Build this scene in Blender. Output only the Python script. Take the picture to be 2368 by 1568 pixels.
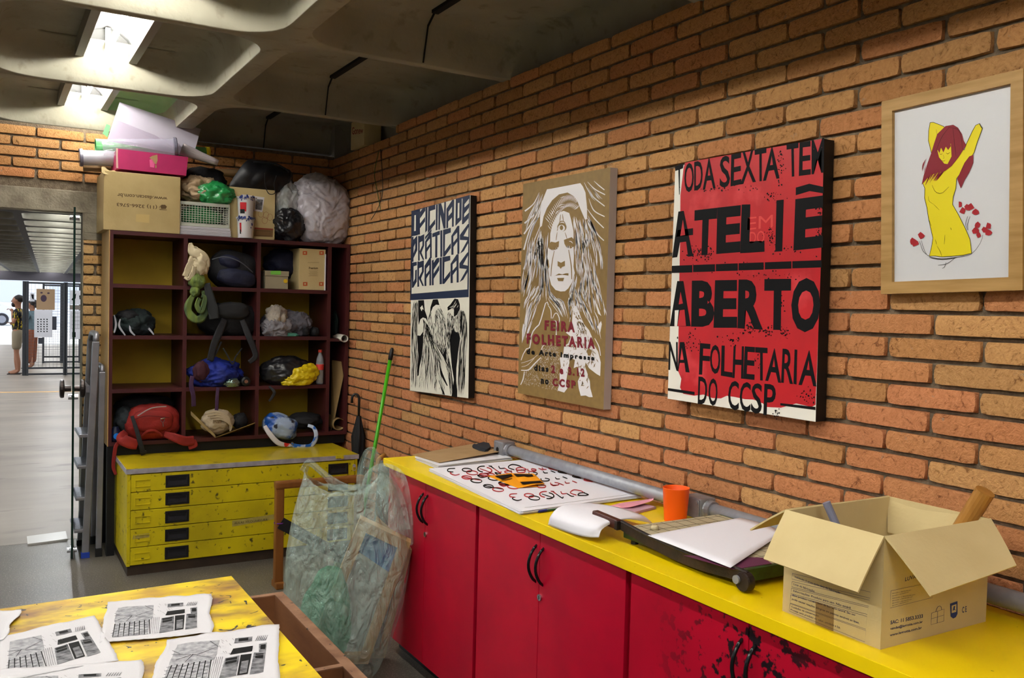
import bpy, bmesh, math, random
from math import sin, cos, pi, radians, sqrt, atan2
from mathutils import Vector, Matrix, noise
for o in list(bpy.data.objects): bpy.data.objects.remove(o)
scn = bpy.context.scene
COL = scn.collection
# ------------------------------------------------------------------ camera
CAM = Vector((-2.15655, -3.74497, 1.58614)); FPX = 2047.08
CR = Vector((0.861177, -0.507672, 0.025379)); CU = Vector((-0.004114, 0.042967, 0.999068)); CW = Vector((0.508289, 0.860478, -0.034914))
cd = bpy.data.cameras.new('camera'); cam = bpy.data.objects.new('camera', cd); COL.objects.link(cam)
cam.matrix_world = Matrix(((CR.x, CU.x, -CW.x, CAM.x), (CR.y, CU.y, -CW.y, CAM.y), (CR.z, CU.z, -CW.z, CAM.z), (0, 0, 0, 1)))
cd.sensor_fit = 'HORIZONTAL'; cd.sensor_width = 36; cd.lens = FPX / 2368 * 36; cd.clip_start = 0.02; cd.clip_end = 200
scn.camera = cam
scn.view_settings.view_transform = 'Standard'; scn.view_settings.look = 'None'
scn.view_settings.gamma = 1; scn.view_settings.exposure = 0.0; scn.view_settings.use_curve_mapping = False
# ------------------------------------------------------------------ daylight
W = bpy.data.worlds.new('sky'); scn.world = W; W.use_nodes = True
bg = W.node_tree.nodes['Background']; bg.inputs[0].default_value = (0.80, 0.88, 1.0, 1); bg.inputs[1].default_value = 2.2
TUBE_E = 150.0        # brightness of the fluorescent tubes
TUBE_C = (1.0, 0.975, 0.90)

# ------------------------------------------------------------------ helpers
def at(x, y, ax, val):
    """point of a world plane (axis ax = val) seen at pixel x, y of the photograph"""
    d = CW + CR * ((x - 1184) / FPX) - CU * ((y - 784) / FPX)
    return CAM + d * ((val - CAM[ax]) / d[ax])
def X_(x, y, v): return at(x, y, 0, v)
def Y_(x, y, v): return at(x, y, 1, v)
def Z_(x, y, v): return at(x, y, 2, v)
def lin(c):
    return tuple((v / 12.92 if v <= 0.04045 else ((v + 0.055) / 1.055) ** 2.4) for v in [k / 255 for k in c])
MATS = {}
def mat(name, col=(200, 200, 200), rough=0.6, metal=0.0, col2=None, nscale=8.0, ndetail=4, bump=0.0, bscale=60.0, alpha=1.0, trans=0.0,
        emis=None, estr=0.0, spec=0.4, contrast=(0.35, 0.7), coat=0.0, stretch=None, col3=None, n3=30, c3=(0.6, 0.66), ior=1.45, sheen=0.0):
    if name in MATS: return MATS[name]
    m = bpy.data.materials.new(name); m.use_nodes = True; nt = m.node_tree; N = nt.nodes; L = nt.links
    b = N['Principled BSDF']
    b.inputs['Roughness'].default_value = rough; b.inputs['Metallic'].default_value = metal
    b.inputs['Specular IOR Level'].default_value = spec; b.inputs['IOR'].default_value = ior
    b.inputs['Alpha'].default_value = alpha; b.inputs['Transmission Weight'].default_value = trans
    b.inputs['Coat Weight'].default_value = coat
    if sheen: b.inputs['Sheen Weight'].default_value = sheen
    c = lin(col) + (1,)
    b.inputs['Base Color'].default_value = c
    tc = N.new('ShaderNodeTexCoord'); src = tc.outputs['Object']
    if stretch:
        mp = N.new('ShaderNodeMapping'); mp.inputs['Scale'].default_value = stretch; L.new(src, mp.inputs['Vector']); src = mp.outputs[0]
    last = None
    if col2:
        n = N.new('ShaderNodeTexNoise'); n.inputs['Scale'].default_value = nscale; n.inputs['Detail'].default_value = ndetail; L.new(src, n.inputs['Vector'])
        r = N.new('ShaderNodeValToRGB'); r.color_ramp.elements[0].position = contrast[0]; r.color_ramp.elements[1].position = contrast[1]
        r.color_ramp.elements[0].color = c; r.color_ramp.elements[1].color = lin(col2) + (1,)
        L.new(n.outputs['Fac'], r.inputs['Fac']); last = r.outputs['Color']
        if col3:
            n2 = N.new('ShaderNodeTexNoise'); n2.inputs['Scale'].default_value = n3; n2.inputs['Detail'].default_value = 6; L.new(src, n2.inputs['Vector'])
            r2 = N.new('ShaderNodeValToRGB'); r2.color_ramp.elements[0].position = c3[0]; r2.color_ramp.elements[1].position = c3[1]
            r2.color_ramp.elements[0].color = (0, 0, 0, 1); r2.color_ramp.elements[1].color = (1, 1, 1, 1)
            L.new(n2.outputs['Fac'], r2.inputs['Fac'])
            mx = N.new('ShaderNodeMix'); mx.data_type = 'RGBA'; L.new(r2.outputs['Color'], mx.inputs[0]); L.new(last, mx.inputs[6]); mx.inputs[7].default_value = lin(col3) + (1,)
            last = mx.outputs[2]
        L.new(last, b.inputs['Base Color'])
    if bump:
        n = N.new('ShaderNodeTexNoise'); n.inputs['Scale'].default_value = bscale; n.inputs['Detail'].default_value = 5; L.new(src, n.inputs['Vector'])
        bp = N.new('ShaderNodeBump'); bp.inputs['Strength'].default_value = bump; bp.inputs['Distance'].default_value = 0.01
        L.new(n.outputs['Fac'], bp.inputs['Height']); L.new(bp.outputs[0], b.inputs['Normal'])
    if emis:
        b.inputs['Emission Color'].default_value = tuple(emis) + (1,); b.inputs['Emission Strength'].default_value = estr
    MATS[name] = m
    return m
def link(name, me, m=None, parent=None, smooth=False):
    o = bpy.data.objects.new(name, me); COL.objects.link(o)
    if m is not None:
        for k in (m if isinstance(m, (list, tuple)) else [m]): me.materials.append(k)
    if parent is not None: o.parent = parent
    if smooth:
        for p in me.polygons: p.use_smooth = True
    return o
def tag(o, label=None, cat=None, group=None, kind=None):
    if label: o['label'] = label
    if cat: o['category'] = cat
    if group: o['group'] = group
    if kind: o['kind'] = kind
    return o
def empty(name, loc=(0, 0, 0), rz=0, label=None, cat=None, group=None):
    o = bpy.data.objects.new(name, None); o.empty_display_size = 0.05; COL.objects.link(o)
    o.location = loc; o.rotation_euler = (0, 0, rz)
    return tag(o, label, cat, group)
def dup(root, loc=None, rot=None, label=None):
    r = root.copy(); COL.objects.link(r)
    if loc is not None: r.location = loc
    if rot is not None: r.rotation_euler = rot
    if label: r['label'] = label
    for ch in list(root.children):
        c = ch.copy(); COL.objects.link(c); c.parent = r
        for g in list(ch.children):
            d = g.copy(); COL.objects.link(d); d.parent = c
    return r
class MB:
    def __init__(s): s.v = []; s.f = []; s.mi = []; s.m = 0; s.M = None
    def add(s, vs, fs):
        o = len(s.v)
        s.v += [tuple((s.M @ Vector(p)) if s.M else p) for p in vs]
        s.f += [tuple(i + o for i in f) for f in fs]; s.mi += [s.m] * len(fs)
        return s
    def box(s, x0, x1, y0, y1, z0, z1, bev=0.0):
        if bev:
            bm = bmesh.new(); bmesh.ops.create_cube(bm, size=1)
            for v in bm.verts: v.co = Vector(((x0 + x1) / 2 + v.co.x * (x1 - x0), (y0 + y1) / 2 + v.co.y * (y1 - y0), (z0 + z1) / 2 + v.co.z * (z1 - z0)))
            bmesh.ops.bevel(bm, geom=bm.edges[:], offset=bev, segments=2, affect='EDGES', profile=0.6)
            bm.verts.index_update()
            s.add([tuple(v.co) for v in bm.verts], [tuple(v.index for v in f.verts) for f in bm.faces]); bm.free(); return s
        return s.add([(x0, y0, z0), (x1, y0, z0), (x1, y1, z0), (x0, y1, z0), (x0, y0, z1), (x1, y0, z1), (x1, y1, z1), (x0, y1, z1)],
                     [(0, 3, 2, 1), (4, 5, 6, 7), (0, 1, 5, 4), (1, 2, 6, 5), (2, 3, 7, 6), (3, 0, 4, 7)])
    def slab(s, c4, n, t):
        """4 corner points, thickness t along n"""
        n = Vector(n).normalized() * t; a = [Vector(p) for p in c4]; b = [p + n for p in a]
        return s.add([tuple(p) for p in a + b], [(3, 2, 1, 0), (4, 5, 6, 7), (0, 1, 5, 4), (1, 2, 6, 5), (2, 3, 7, 6), (3, 0, 4, 7)])
    def bar(s, a, b, w, t=None, up=(0, 0, 1), bev=0):
        a = Vector(a); b = Vector(b); d = (b - a).normalized(); up = Vector(up)
        if abs(d.dot(up)) > 0.98: up = Vector((0, 1, 0))
        x = d.cross(up).normalized(); y = x.cross(d); t = t or w
        x *= w / 2; y *= t / 2
        vs = [a - x - y, a + x - y, a + x + y, a - x + y, b - x - y, b + x - y, b + x + y, b - x + y]
        return s.add([tuple(p) for p in vs], [(0, 1, 2, 3), (7, 6, 5, 4), (0, 4, 5, 1), (1, 5, 6, 2), (2, 6, 7, 3), (3, 7, 4, 0)])
    def tube(s, pts, r, n=10, cap=True, closed=False, flat=1.0, up=(0, 0, 1)):
        pts = [Vector(p) for p in pts]; k = len(pts); rr = r if isinstance(r, (list, tuple)) else [r] * k
        vs = []; prev = None
        for i, p in enumerate(pts):
            if closed: d = (pts[(i + 1) % k] - pts[i - 1])
            else: d = (pts[min(i + 1, k - 1)] - pts[max(i - 1, 0)])
            d = d.normalized() if d.length > 1e-9 else Vector((0, 0, 1))
            if prev is None:
                u = Vector(up)
                if abs(u.dot(d)) > 0.95: u = Vector((0, 1, 0)) if abs(d.y) < 0.9 else Vector((1, 0, 0))
                x = d.cross(u).normalized()
            else:
                x = prev - d * prev.dot(d); x = x.normalized() if x.length > 1e-6 else d.orthogonal().normalized()
            prev = x; y = d.cross(x)
            for j in range(n):
                a = 2 * pi * j / n; vs.append(tuple(p + x * (cos(a) * rr[i]) + y * (sin(a) * rr[i] * flat)))
        fs = []
        for i in range(k if closed else k - 1):
            for j in range(n):
                a = i * n + j; b = i * n + (j + 1) % n; i2 = (i + 1) % k; c = i2 * n + (j + 1) % n; d = i2 * n + j
                fs.append((a, b, c, d))
        if cap and not closed: fs += [tuple(range(n))[::-1], tuple(range((k - 1) * n, k * n))]
        return s.add(vs, fs)
    def lathe(s, prof, c=(0, 0, 0), n=24, axis='z', cap=True):
        vs = []; k = len(prof)
        for (r, z) in prof:
            for j in range(n):
                a = 2 * pi * j / n
                p = (r * cos(a), r * sin(a), z)
                if axis == 'x': p = (z, r * cos(a), r * sin(a))
                if axis == 'y': p = (r * sin(a), z, r * cos(a))
                vs.append((c[0] + p[0], c[1] + p[1], c[2] + p[2]))
        fs = [(i * n + j, i * n + (j + 1) % n, (i + 1) * n + (j + 1) % n, (i + 1) * n + j) for i in range(k - 1) for j in range(n)]
        if cap: fs += [tuple(range(n))[::-1], tuple(range((k - 1) * n, k * n))]
        return s.add(vs, fs)
    def prism(s, poly, e):
        """planar polygon (3-D points) extruded by vector e"""
        a = [Vector(p) for p in poly]; e = Vector(e); k = len(a)
        return s.add([tuple(p) for p in a] + [tuple(p + e) for p in a], [tuple(range(k))[::-1], tuple(range(k, 2 * k))] + [(i, (i + 1) % k, k + (i + 1) % k, k + i) for i in range(k)])
    def grid(s, fn, nu, nv, thick=None):
        vs = [tuple(fn(i / nu, j / nv)) for j in range(nv + 1) for i in range(nu + 1)]
        fs = [(j * (nu + 1) + i, j * (nu + 1) + i + 1, (j + 1) * (nu + 1) + i + 1, (j + 1) * (nu + 1) + i) for j in range(nv) for i in range(nu)]
        return s.add(vs, fs)
    def build(s, name, m=None, parent=None, smooth=False, solid=0, sub=0, base=False):
        P = Vector((0, 0, 0)); q = parent
        while q is not None: P = P + q.location; q = q.parent
        if parent is None and base:
            P = Vector(((min(v[0] for v in s.v) + max(v[0] for v in s.v)) / 2, (min(v[1] for v in s.v) + max(v[1] for v in s.v)) / 2, min(v[2] for v in s.v)))
        vv = [(v[0] - P.x, v[1] - P.y, v[2] - P.z) for v in s.v] if P.length > 0 else s.v
        me = bpy.data.meshes.new(name); me.from_pydata(vv, [], s.f); me.update()
        o = link(name, me, m, parent, smooth)
        if parent is None and base: o.location = P
        if any(s.mi):
            for i, p in enumerate(me.polygons): p.material_index = s.mi[i]
        if solid:
            md = o.modifiers.new('solid', 'SOLIDIFY'); md.thickness = solid; md.offset = 0
        if sub:
            md = o.modifiers.new('sub', 'SUBSURF'); md.levels = sub; md.render_levels = sub
        return o
def nz(p, s=1.0, seed=0.0): return noise.noise(Vector((p[0] * s + seed * 7.3, p[1] * s - seed * 3.1, p[2] * s + seed * 5.7)))
def text_mesh(body, size=1.0, sx=1.0, bold=0.0, align='CENTER', shear=0.0, space=1.0, line=1.0):
    c = bpy.data.curves.new('t', 'FONT'); c.body = body; c.size = size; c.align_x = align; c.offset = bold; c.shear = shear
    c.space_character = space; c.space_line = line; c.resolution_u = 3; c.fill_mode = 'FRONT'
    o = bpy.data.objects.new('t', c); COL.objects.link(o)
    dg = bpy.context.evaluated_depsgraph_get(); me = bpy.data.meshes.new_from_object(o.evaluated_get(dg))
    bpy.data.objects.remove(o)
    vs = [Vector((v.co.x * sx, v.co.y, 0)) for v in me.vertices]; fs = [tuple(p.vertices) for p in me.polygons]
    bpy.data.meshes.remove(me)
    return vs, fs
def put_text(mb, body, size, origin, ux, uy, off=0.0006, fit=None, **k):
    """text laid on a plane: origin = anchor, ux, uy = unit vectors; fit=(w,h) stretches to that box from its lower-left corner"""
    vs, fs = text_mesh(body, size, **k); O = Vector(origin); ux = Vector(ux).normalized(); uy = Vector(uy).normalized(); n = ux.cross(uy) * off
    if fit:
        x0 = min(v.x for v in vs); x1 = max(v.x for v in vs); y0 = min(v.y for v in vs); y1 = max(v.y for v in vs)
        vs = [Vector(((v.x - x0) / (x1 - x0) * fit[0], (v.y - y0) / (y1 - y0) * fit[1], 0)) for v in vs]
    mb.add([tuple(O + ux * v.x + uy * v.y + n) for v in vs], fs)
# ------------------------------------------------------------------ the room: ceiling of rounded concrete coffers
ZB = 2.69; MY = 1.37; Y0 = 0.03
concrete = mat('concrete', (154, 150, 134), 0.85, col2=(138, 133, 117), nscale=3.2, bump=0.15, bscale=45, col3=(124, 118, 102), n3=14, c3=(0.58, 0.74))
NA_, NS_ = 10, 8; NC = 4 * (NA_ + NS_)
def rrect(x0, x1, y0, y1, r):
    pts = []; C4 = ((x1 - r, y1 - r, 0), (x0 + r, y1 - r, 90), (x0 + r, y0 + r, 180), (x1 - r, y0 + r, 270))
    for q, (cx, cy, a0) in enumerate(C4):
        for k in range(NA_ + 1):
            a = radians(a0 + 90 * k / NA_); pts.append((cx + r * cos(a), cy + r * sin(a)))
        nx_, ny_, _ = C4[(q + 1) % 4]; a = radians(a0 + 90)
        p = pts[-1]; e = (nx_ + r * cos(a), ny_ + r * sin(a))
        for k in range(1, NS_): pts.append((p[0] + (e[0] - p[0]) * k / NS_, p[1] + (e[1] - p[1]) * k / NS_))
    return pts
def sqr(x0, x1, y0, y1): return rrect(x0, x1, y0, y1, 0.0)
PROF = [(0.0, 0.0), (0.003, 0.004), (0.009, 0.04), (0.018, 0.09), (0.027, 0.14), (0.036, 0.172), (0.052, 0.193), (0.075, 0.205), (0.105, 0.21)]
def coffer(mb, cx0, cx1, cy0, cy1, rx=0.05, ry=0.026, hole=None, z0=ZB, rad=0.21):
    """cell cx0..cx1, cy0..cy1 with a rounded hollow inside"""
    x0, x1 = cx0 + rx, cx1 - rx; y0, y1 = cy0 + ry, cy1 - ry
    loops = [[(p[0], p[1], z0) for p in sqr(cx0, cx1, cy0, cy1)]]
    for d, h_ in PROF:
        loops.append([(p[0], p[1], z0 + h_) for p in rrect(x0 + d, x1 - d, y0 + d, y1 - d, max(rad - d * 0.6, 0.05))])
    zt = z0 + PROF[-1][1]
    if hole: loops.append([(p[0], p[1], zt + 0.002) for p in sqr(*hole)])
    nc = len(loops[0]); vs = [p for l in loops for p in l]; fs = []
    for i in range(len(loops) - 1):
        for j in range(nc):
            j2 = (j + 1) % nc; fs.append((i * nc + j, (i + 1) * nc + j, (i + 1) * nc + j2, i * nc + j2))
    if not hole:
        c = len(vs); vs.append(((x0 + x1) / 2, (y0 + y1) / 2, zt)); b0 = (len(loops) - 1) * nc
        fs += [(b0 + j, c, b0 + (j + 1) % nc) for j in range(nc)]
    mb.add(vs, fs)
XL0, XL1 = -2.20, -1.08        # cell of the luminaire row
LX = -1.64; LW = 0.125
cells_x = [(-1.08, 0.20, None), (XL0, XL1, 'lamp'), (-3.32, -2.20, None), (-4.44, -3.32, 'lamp'), (-5.56, -4.44, None), (-6.68, -5.56, None)]
cl = MB()
for j in range(-4, 2):
    cy0 = Y0 + j * MY; cy1 = cy0 + MY
    for (a, b, k) in cells_x:
        hole = None
        if k == 'lamp':
            lx = (a + b) / 2; hole = (lx - LW - .002, lx + LW + .002, cy0 + 0.05, cy1 - 0.05)
        coffer(cl, a, b, cy0, cy1, hole=hole)
greenc = mat('green_concrete', (150, 178, 138), 0.8, col2=(128, 158, 116), nscale=3)  # green tone for part of one coffer top
ceiling = cl.build('ceiling', [concrete, greenc], smooth=True)
for p in ceiling.data.polygons:
    c_ = p.center
    if c_.z > ZB + .2085: p.use_smooth = False
    if 1.42 < c_.y < 2.74 and -1.49 < c_.x < -1.1 and c_.z > 2.84: p.material_index = 1
tag(ceiling, kind='structure')
# thin slab lid above so no sky light leaks in, and the dark joint along the row by the brick wall
lid = MB(); lid.box(-7, 0.6, -5.6, 2.9, 3.12, 3.3); tag(lid.build('trim_1', concrete), kind='structure')
jt = MB(); dark = mat('joint_dark', (14, 13, 12), 0.9)
for j in range(-4, 2):
    cy0 = Y0 + j * MY
    jt.box(-0.472, -0.440, cy0 + 0.19, cy0 + MY - 0.15, ZB + 0.195, ZB + 0.24)
    jt.bar((-0.456, cy0 + MY - 0.036, ZB + 0.005), (-0.456, cy0 + MY - 0.08, ZB + 0.16), 0.006, 0.006)
    jt.bar((-0.456, cy0 + MY - 0.08, ZB + 0.16), (-0.456, cy0 + MY - 0.15, ZB + 0.205), 0.008, 0.006)
tag(jt.build('trim_2', dark), kind='structure')
# luminaires recessed in the coffers
lum_white = mat('reflector_white', (140, 140, 140), 0.35)
lum_frame = mat('luminaire_frame', (120, 118, 108), 0.5, metal=0.3)
tube_m = mat('tube_glow', (255, 255, 255), 0.4, emis=TUBE_C, estr=TUBE_E)
def luminaire(L=1.20):
    root = empty('ceiling_light'); w = LW; h_ = 0.15
    tr = MB(); n = 10
    prof = [(-w, 0.0), (-w * 0.97, 0.05), (-w * 0.8, 0.10), (-w * 0.45, 0.135), (0, h_), (w * 0.45, 0.135), (w * 0.8, 0.10), (w * 0.97, 0.05), (w, 0.0)]
    vs = [(p[0], y, p[1]) for y in (-L / 2, L / 2) for p in prof]; k = len(prof)
    tr.add(vs, [(i, i + 1, k + i + 1, k + i) for i in range(k - 1)] + [tuple(range(k)), tuple(range(k, 2 * k))])
    tr.build('reflector', lum_white, root, smooth=False)
    for s_ in (-1, 1):
        f = MB(); f.box(s_ * w - 0.018 if s_ > 0 else s_ * w - 0.022, s_ * w + 0.022 if s_ > 0 else s_ * w + 0.018, -L / 2, L / 2, -0.012, 0.06, 0.002)
        f.build('side_frame', lum_frame, root)
    t = MB(); t.tube([(0, -L / 2 + 0.06, 0.022), (0, L / 2 - 0.06, 0.022)], 0.014, 12); t.build('tube', tube_m, root, smooth=True)
    for s_ in (-1, 1):
        b = MB(); b.box(-0.012, 0.012, s_ * (L / 2 - 0.055) - 0.006, s_ * (L / 2 - 0.055) + 0.006, 0.022, 0.14); b.build('lamp_holder', lum_white, root)
    return root
lum0 = luminaire(MY - 0.11)
ny = ['by the doorway', 'second from the doorway', 'third from the doorway', 'over the print table', 'near the camera', 'at the near end']
first = True
for rx_, nm in ((LX, 'nearest the brick wall'), (LX - 2.24, 'one row further left')):
    for k, j in enumerate((1, 0, -1, -2, -3, -4)):
        loc = (rx_, Y0 + (j + 0.5) * MY, ZB + 0.142)
        o = lum0 if first else dup(lum0, loc)
        o.location = loc; first = False
        tag(o, 'fluorescent light in the coffer row ' + nm + ', ' + ny[k], 'ceiling light', 'fluorescent lights in the concrete coffers')
# ------------------------------------------------------------------ brick walls
def brick_material():
    m = bpy.data.materials.new('brick_face'); m.use_nodes = True; nt = m.node_tree; N = nt.nodes; L = nt.links; b = N['Principled BSDF']
    b.inputs['Roughness'].default_value = 0.9; b.inputs['Specular IOR Level'].default_value = 0.2
    at_ = N.new('ShaderNodeAttribute'); at_.attribute_name = 'tint'
    tc = N.new('ShaderNodeTexCoord')
    n1 = N.new('ShaderNodeTexNoise'); n1.inputs['Scale'].default_value = 36; n1.inputs['Detail'].default_value = 8; n1.inputs['Roughness'].default_value = .62; n1.inputs['Distortion'].default_value = 2.0; L.new(tc.outputs['Object'], n1.inputs['Vector'])
    r1 = N.new('ShaderNodeValToRGB'); e = r1.color_ramp.elements; e[0].position = 0.30; e[1].position = 0.62
    e[0].color = (0.36, 0.30, 0.26, 1); e[1].color = (1, 1, 1, 1); e2 = r1.color_ramp.elements.new(0.42); e2.color = (0.84, 0.80, 0.78, 1)
    L.new(n1.outputs['Fac'], r1.inputs['Fac'])
    mx = N.new('ShaderNodeMix'); mx.data_type = 'RGBA'; mx.blend_type = 'MULTIPLY'; mx.inputs[0].default_value = 1; L.new(at_.outputs['Color'], mx.inputs[6]); L.new(r1.outputs['Color'], mx.inputs[7])
    # lime stains
    n3 = N.new('ShaderNodeTexNoise'); n3.inputs['Scale'].default_value = 16; n3.inputs['Detail'].default_value = 8; n3.inputs['Roughness'].default_value = 0.7; L.new(tc.outputs['Object'], n3.inputs['Vector'])
    r3 = N.new('ShaderNodeValToRGB'); r3.color_ramp.elements[0].position = 0.645; r3.color_ramp.elements[1].position = 0.70; L.new(n3.outputs['Fac'], r3.inputs['Fac'])
    mx2 = N.new('ShaderNodeMix'); mx2.data_type = 'RGBA'; L.new(r3.outputs['Color'], mx2.inputs[0]); L.new(mx.outputs[2], mx2.inputs[6]); mx2.inputs[7].default_value = lin((150, 130, 112)) + (1,)
    L.new(mx2.outputs[2], b.inputs['Base Color'])
    n2 = N.new('ShaderNodeTexNoise'); n2.inputs['Scale'].default_value = 62; n2.inputs['Detail'].default_value = 7; n2.inputs['Distortion'].default_value = 2.2; L.new(tc.outputs['Object'], n2.inputs['Vector'])
    bp = N.new('ShaderNodeBump'); bp.inputs['Strength'].default_value = 0.7; bp.inputs['Distance'].default_value = 0.009; L.new(n2.outputs['Fac'], bp.inputs['Height']); L.new(bp.outputs[0], b.inputs['Normal'])
    return m
brick_m = brick_material()
mortar_m = mat('mortar', (120, 106, 88), 0.95, col2=(92, 80, 66), nscale=40, bump=0.6, bscale=120)
BL = 0.26920; BH = 0.065
def brick_wall(name, u0, u1, z0, z1, fmap, phase=0.0, zc=1.1148, zpar=0, depth=0.015, base=((190, 140, 90), (193, 146, 95), (184, 133, 84), (194, 134, 88)), seed=1, holes=(), nu=10):
    """fmap(u, z, d) -> world point, d = distance out of the mortar plane"""
    rnd = random.Random(seed); V = []; F = []; T = []; MI = []
    r0 = math.floor((z0 - zc) / BH); r1 = math.ceil((z1 - zc) / BH)
    jw = 0.0125
    for r in range(r0, r1 + 1):
        zb = zc + (r - 0.5) * BH + jw / 2; zt = zc + (r + 0.5) * BH - jw / 2
        if zt <= z0 or zb >= z1: continue
        zb = max(zb, z0); zt = min(zt, z1)
        if zt - zb < 0.012: continue
        off = (0.5 if (r + zpar) % 2 else 0.0) * BL + phase
        k0 = math.floor((u0 - off) / BL) - 1; k1 = math.ceil((u1 - off) / BL) + 1
        for k in range(k0, k1):
            a = off + k * BL + jw / 2 + rnd.uniform(-.004, .004); b = off + (k + 1) * BL - jw / 2 + rnd.uniform(-.004, .004)
            a = max(a, u0); b = min(b, u1)
            segs = [(a, b)]
            for (hu0, hu1, hz0, hz1) in holes:
                if zb < hz1 and zt > hz0:
                    ns = []
                    for (p, q) in segs:
                        if q <= hu0 or p >= hu1: ns.append((p, q)); continue
                        if p < hu0: ns.append((p, hu0))
                        if q > hu1: ns.append((hu1, q))
                    segs = ns
            for (p, q) in segs:
                if q - p < 0.012: continue
                c = lin(rnd.choice(base if len(base) < 4 or rnd.random() < (zb - .7) / 1.1 else ((192, 132, 88), (188, 126, 84), (195, 130, 89)))); f = rnd.uniform(0.88, 1.08); c = tuple(min(1, x * f) for x in c) + (1,)
                dd = depth + rnd.uniform(-.0025, .003); nv = 3; o = len(V); sd = rnd.uniform(0, 50)
                tz = rnd.uniform(-.0012, .0012)
                for j in range(nv + 1):
                    for i in range(nu + 1):
                        uu = p + (q - p) * i / nu; zz = zb + (zt - zb) * j / nv
                        eu = min(i, nu - i) == 0; ez = min(j, nv - j) == 0
                        n_ = noise.noise(Vector((uu * 22, zz * 30, sd)))
                        d = dd + n_ * 0.0016 - (0.0016 if eu else 0) - (0.0014 if ez else 0)
                        wz = noise.noise(Vector((uu * 30, sd, j * 3))) * 0.0016 if ez else 0
                        wu = noise.noise(Vector((zz * 60, sd, i * 3))) * 0.0018 if eu else 0
                        if eu and ez: wu += 0.004 * (1 if i == 0 else -1); wz += 0.002 * (1 if j == 0 else -1)
                        V.append(fmap(uu + wu, zz + wz + tz * (i / nu - .5) * 2, d)); T.append(c)
                for j in range(nv):
                    for i in range(nu):
                        F.append((o + j * (nu + 1) + i, o + j * (nu + 1) + i + 1, o + (j + 1) * (nu + 1) + i + 1, o + (j + 1) * (nu + 1) + i)); MI.append(0)
                ring = [o + i for i in range(nu + 1)] + [o + j * (nu + 1) + nu for j in range(1, nv + 1)] + [o + nv * (nu + 1) + i for i in range(nu - 1, -1, -1)] + [o + j * (nu + 1) for j in range(nv - 1, 0, -1)]
                r0_ = len(V)
                for idx in ring: V.append(V[idx]); T.append(c)
                ring_ = ring; ring = [r0_ + t for t in range(len(ring_))]
                b0 = len(V)
                for idx in ring_:
                    i = (idx - o) % (nu + 1); j = (idx - o) // (nu + 1)
                    V.append(fmap(p + (q - p) * i / nu, zb + (zt - zb) * j / nv, -0.002)); T.append(c)
                n = len(ring)
                for t in range(n): F.append((ring[t], b0 + t, b0 + (t + 1) % n, ring[(t + 1) % n])); MI.append(0)
    # mortar bed behind, with the openings left out
    us = sorted(set([u0, u1] + [h[0] for h in holes] + [h[1] for h in holes])); zs = sorted(set([z0, z1] + [h[2] for h in holes] + [h[3] for h in holes]))
    us = [u for u in us if u0 <= u <= u1]; zs = [z for z in zs if z0 <= z <= z1]
    for a, b in zip(us, us[1:]):
        for c_, d_ in zip(zs, zs[1:]):
            if any(a >= h[0] - 1e-6 and b <= h[1] + 1e-6 and c_ >= h[2] - 1e-6 and d_ <= h[3] + 1e-6 for h in holes): continue
            o = len(V)
            for (u, z, d) in ((a, c_, 0), (b, c_, 0), (b, d_, 0), (a, d_, 0), (a, c_, -.10), (b, c_, -.10), (b, d_, -.10), (a, d_, -.10)): V.append(fmap(u, z, d)); T.append((1, 1, 1, 1))
            F += [tuple(o + i for i in q) for q in ((0, 1, 2, 3), (7, 6, 5, 4), (0, 4, 5, 1), (1, 5, 6, 2), (2, 6, 7, 3), (3, 7, 4, 0))]; MI += [1] * 6
    me = bpy.data.meshes.new(name); me.from_pydata(V, [], F); me.update()
    ca = me.color_attributes.new('tint', 'FLOAT_COLOR', 'POINT')
    flat = [x for t in T for x in t]; ca.data.foreach_set('color', flat)
    o = link(name, me, [brick_m, mortar_m]); me.polygons.foreach_set('material_index', MI)
    me.polygons.foreach_set('use_smooth', [i == 0 for i in MI])
    return tag(o, kind='structure')
D0 = 0.015
brick_wall('wall_right', -4.6, 2.62, 0.0, 2.695, lambda u, z, d: (D0 - d, u, z), seed=3, holes=[(1.38, 2.70, 2.6425, 2.80)])
YB = 2.56
brick_wall('wall_back', -4.2, 0.02, 0.0, 2.66, lambda u, z, d: (u, YB + D0 - d, z), phase=0.11, zc=1.1148, seed=5,
           holes=[(-3.4, -1.50, 0.0, 2.26)])
brick_wall('wall_back_jamb', -1.64, -1.50, 0.0, 1.96, lambda u, z, d: (u, YB + D0 - d, z), phase=-1.57 + 6 * BL, seed=9, nu=6, base=((204, 166, 112), (210, 172, 120), (198, 158, 104)))  # tan base colours carry the daylight from the hall on these bricks
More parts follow.
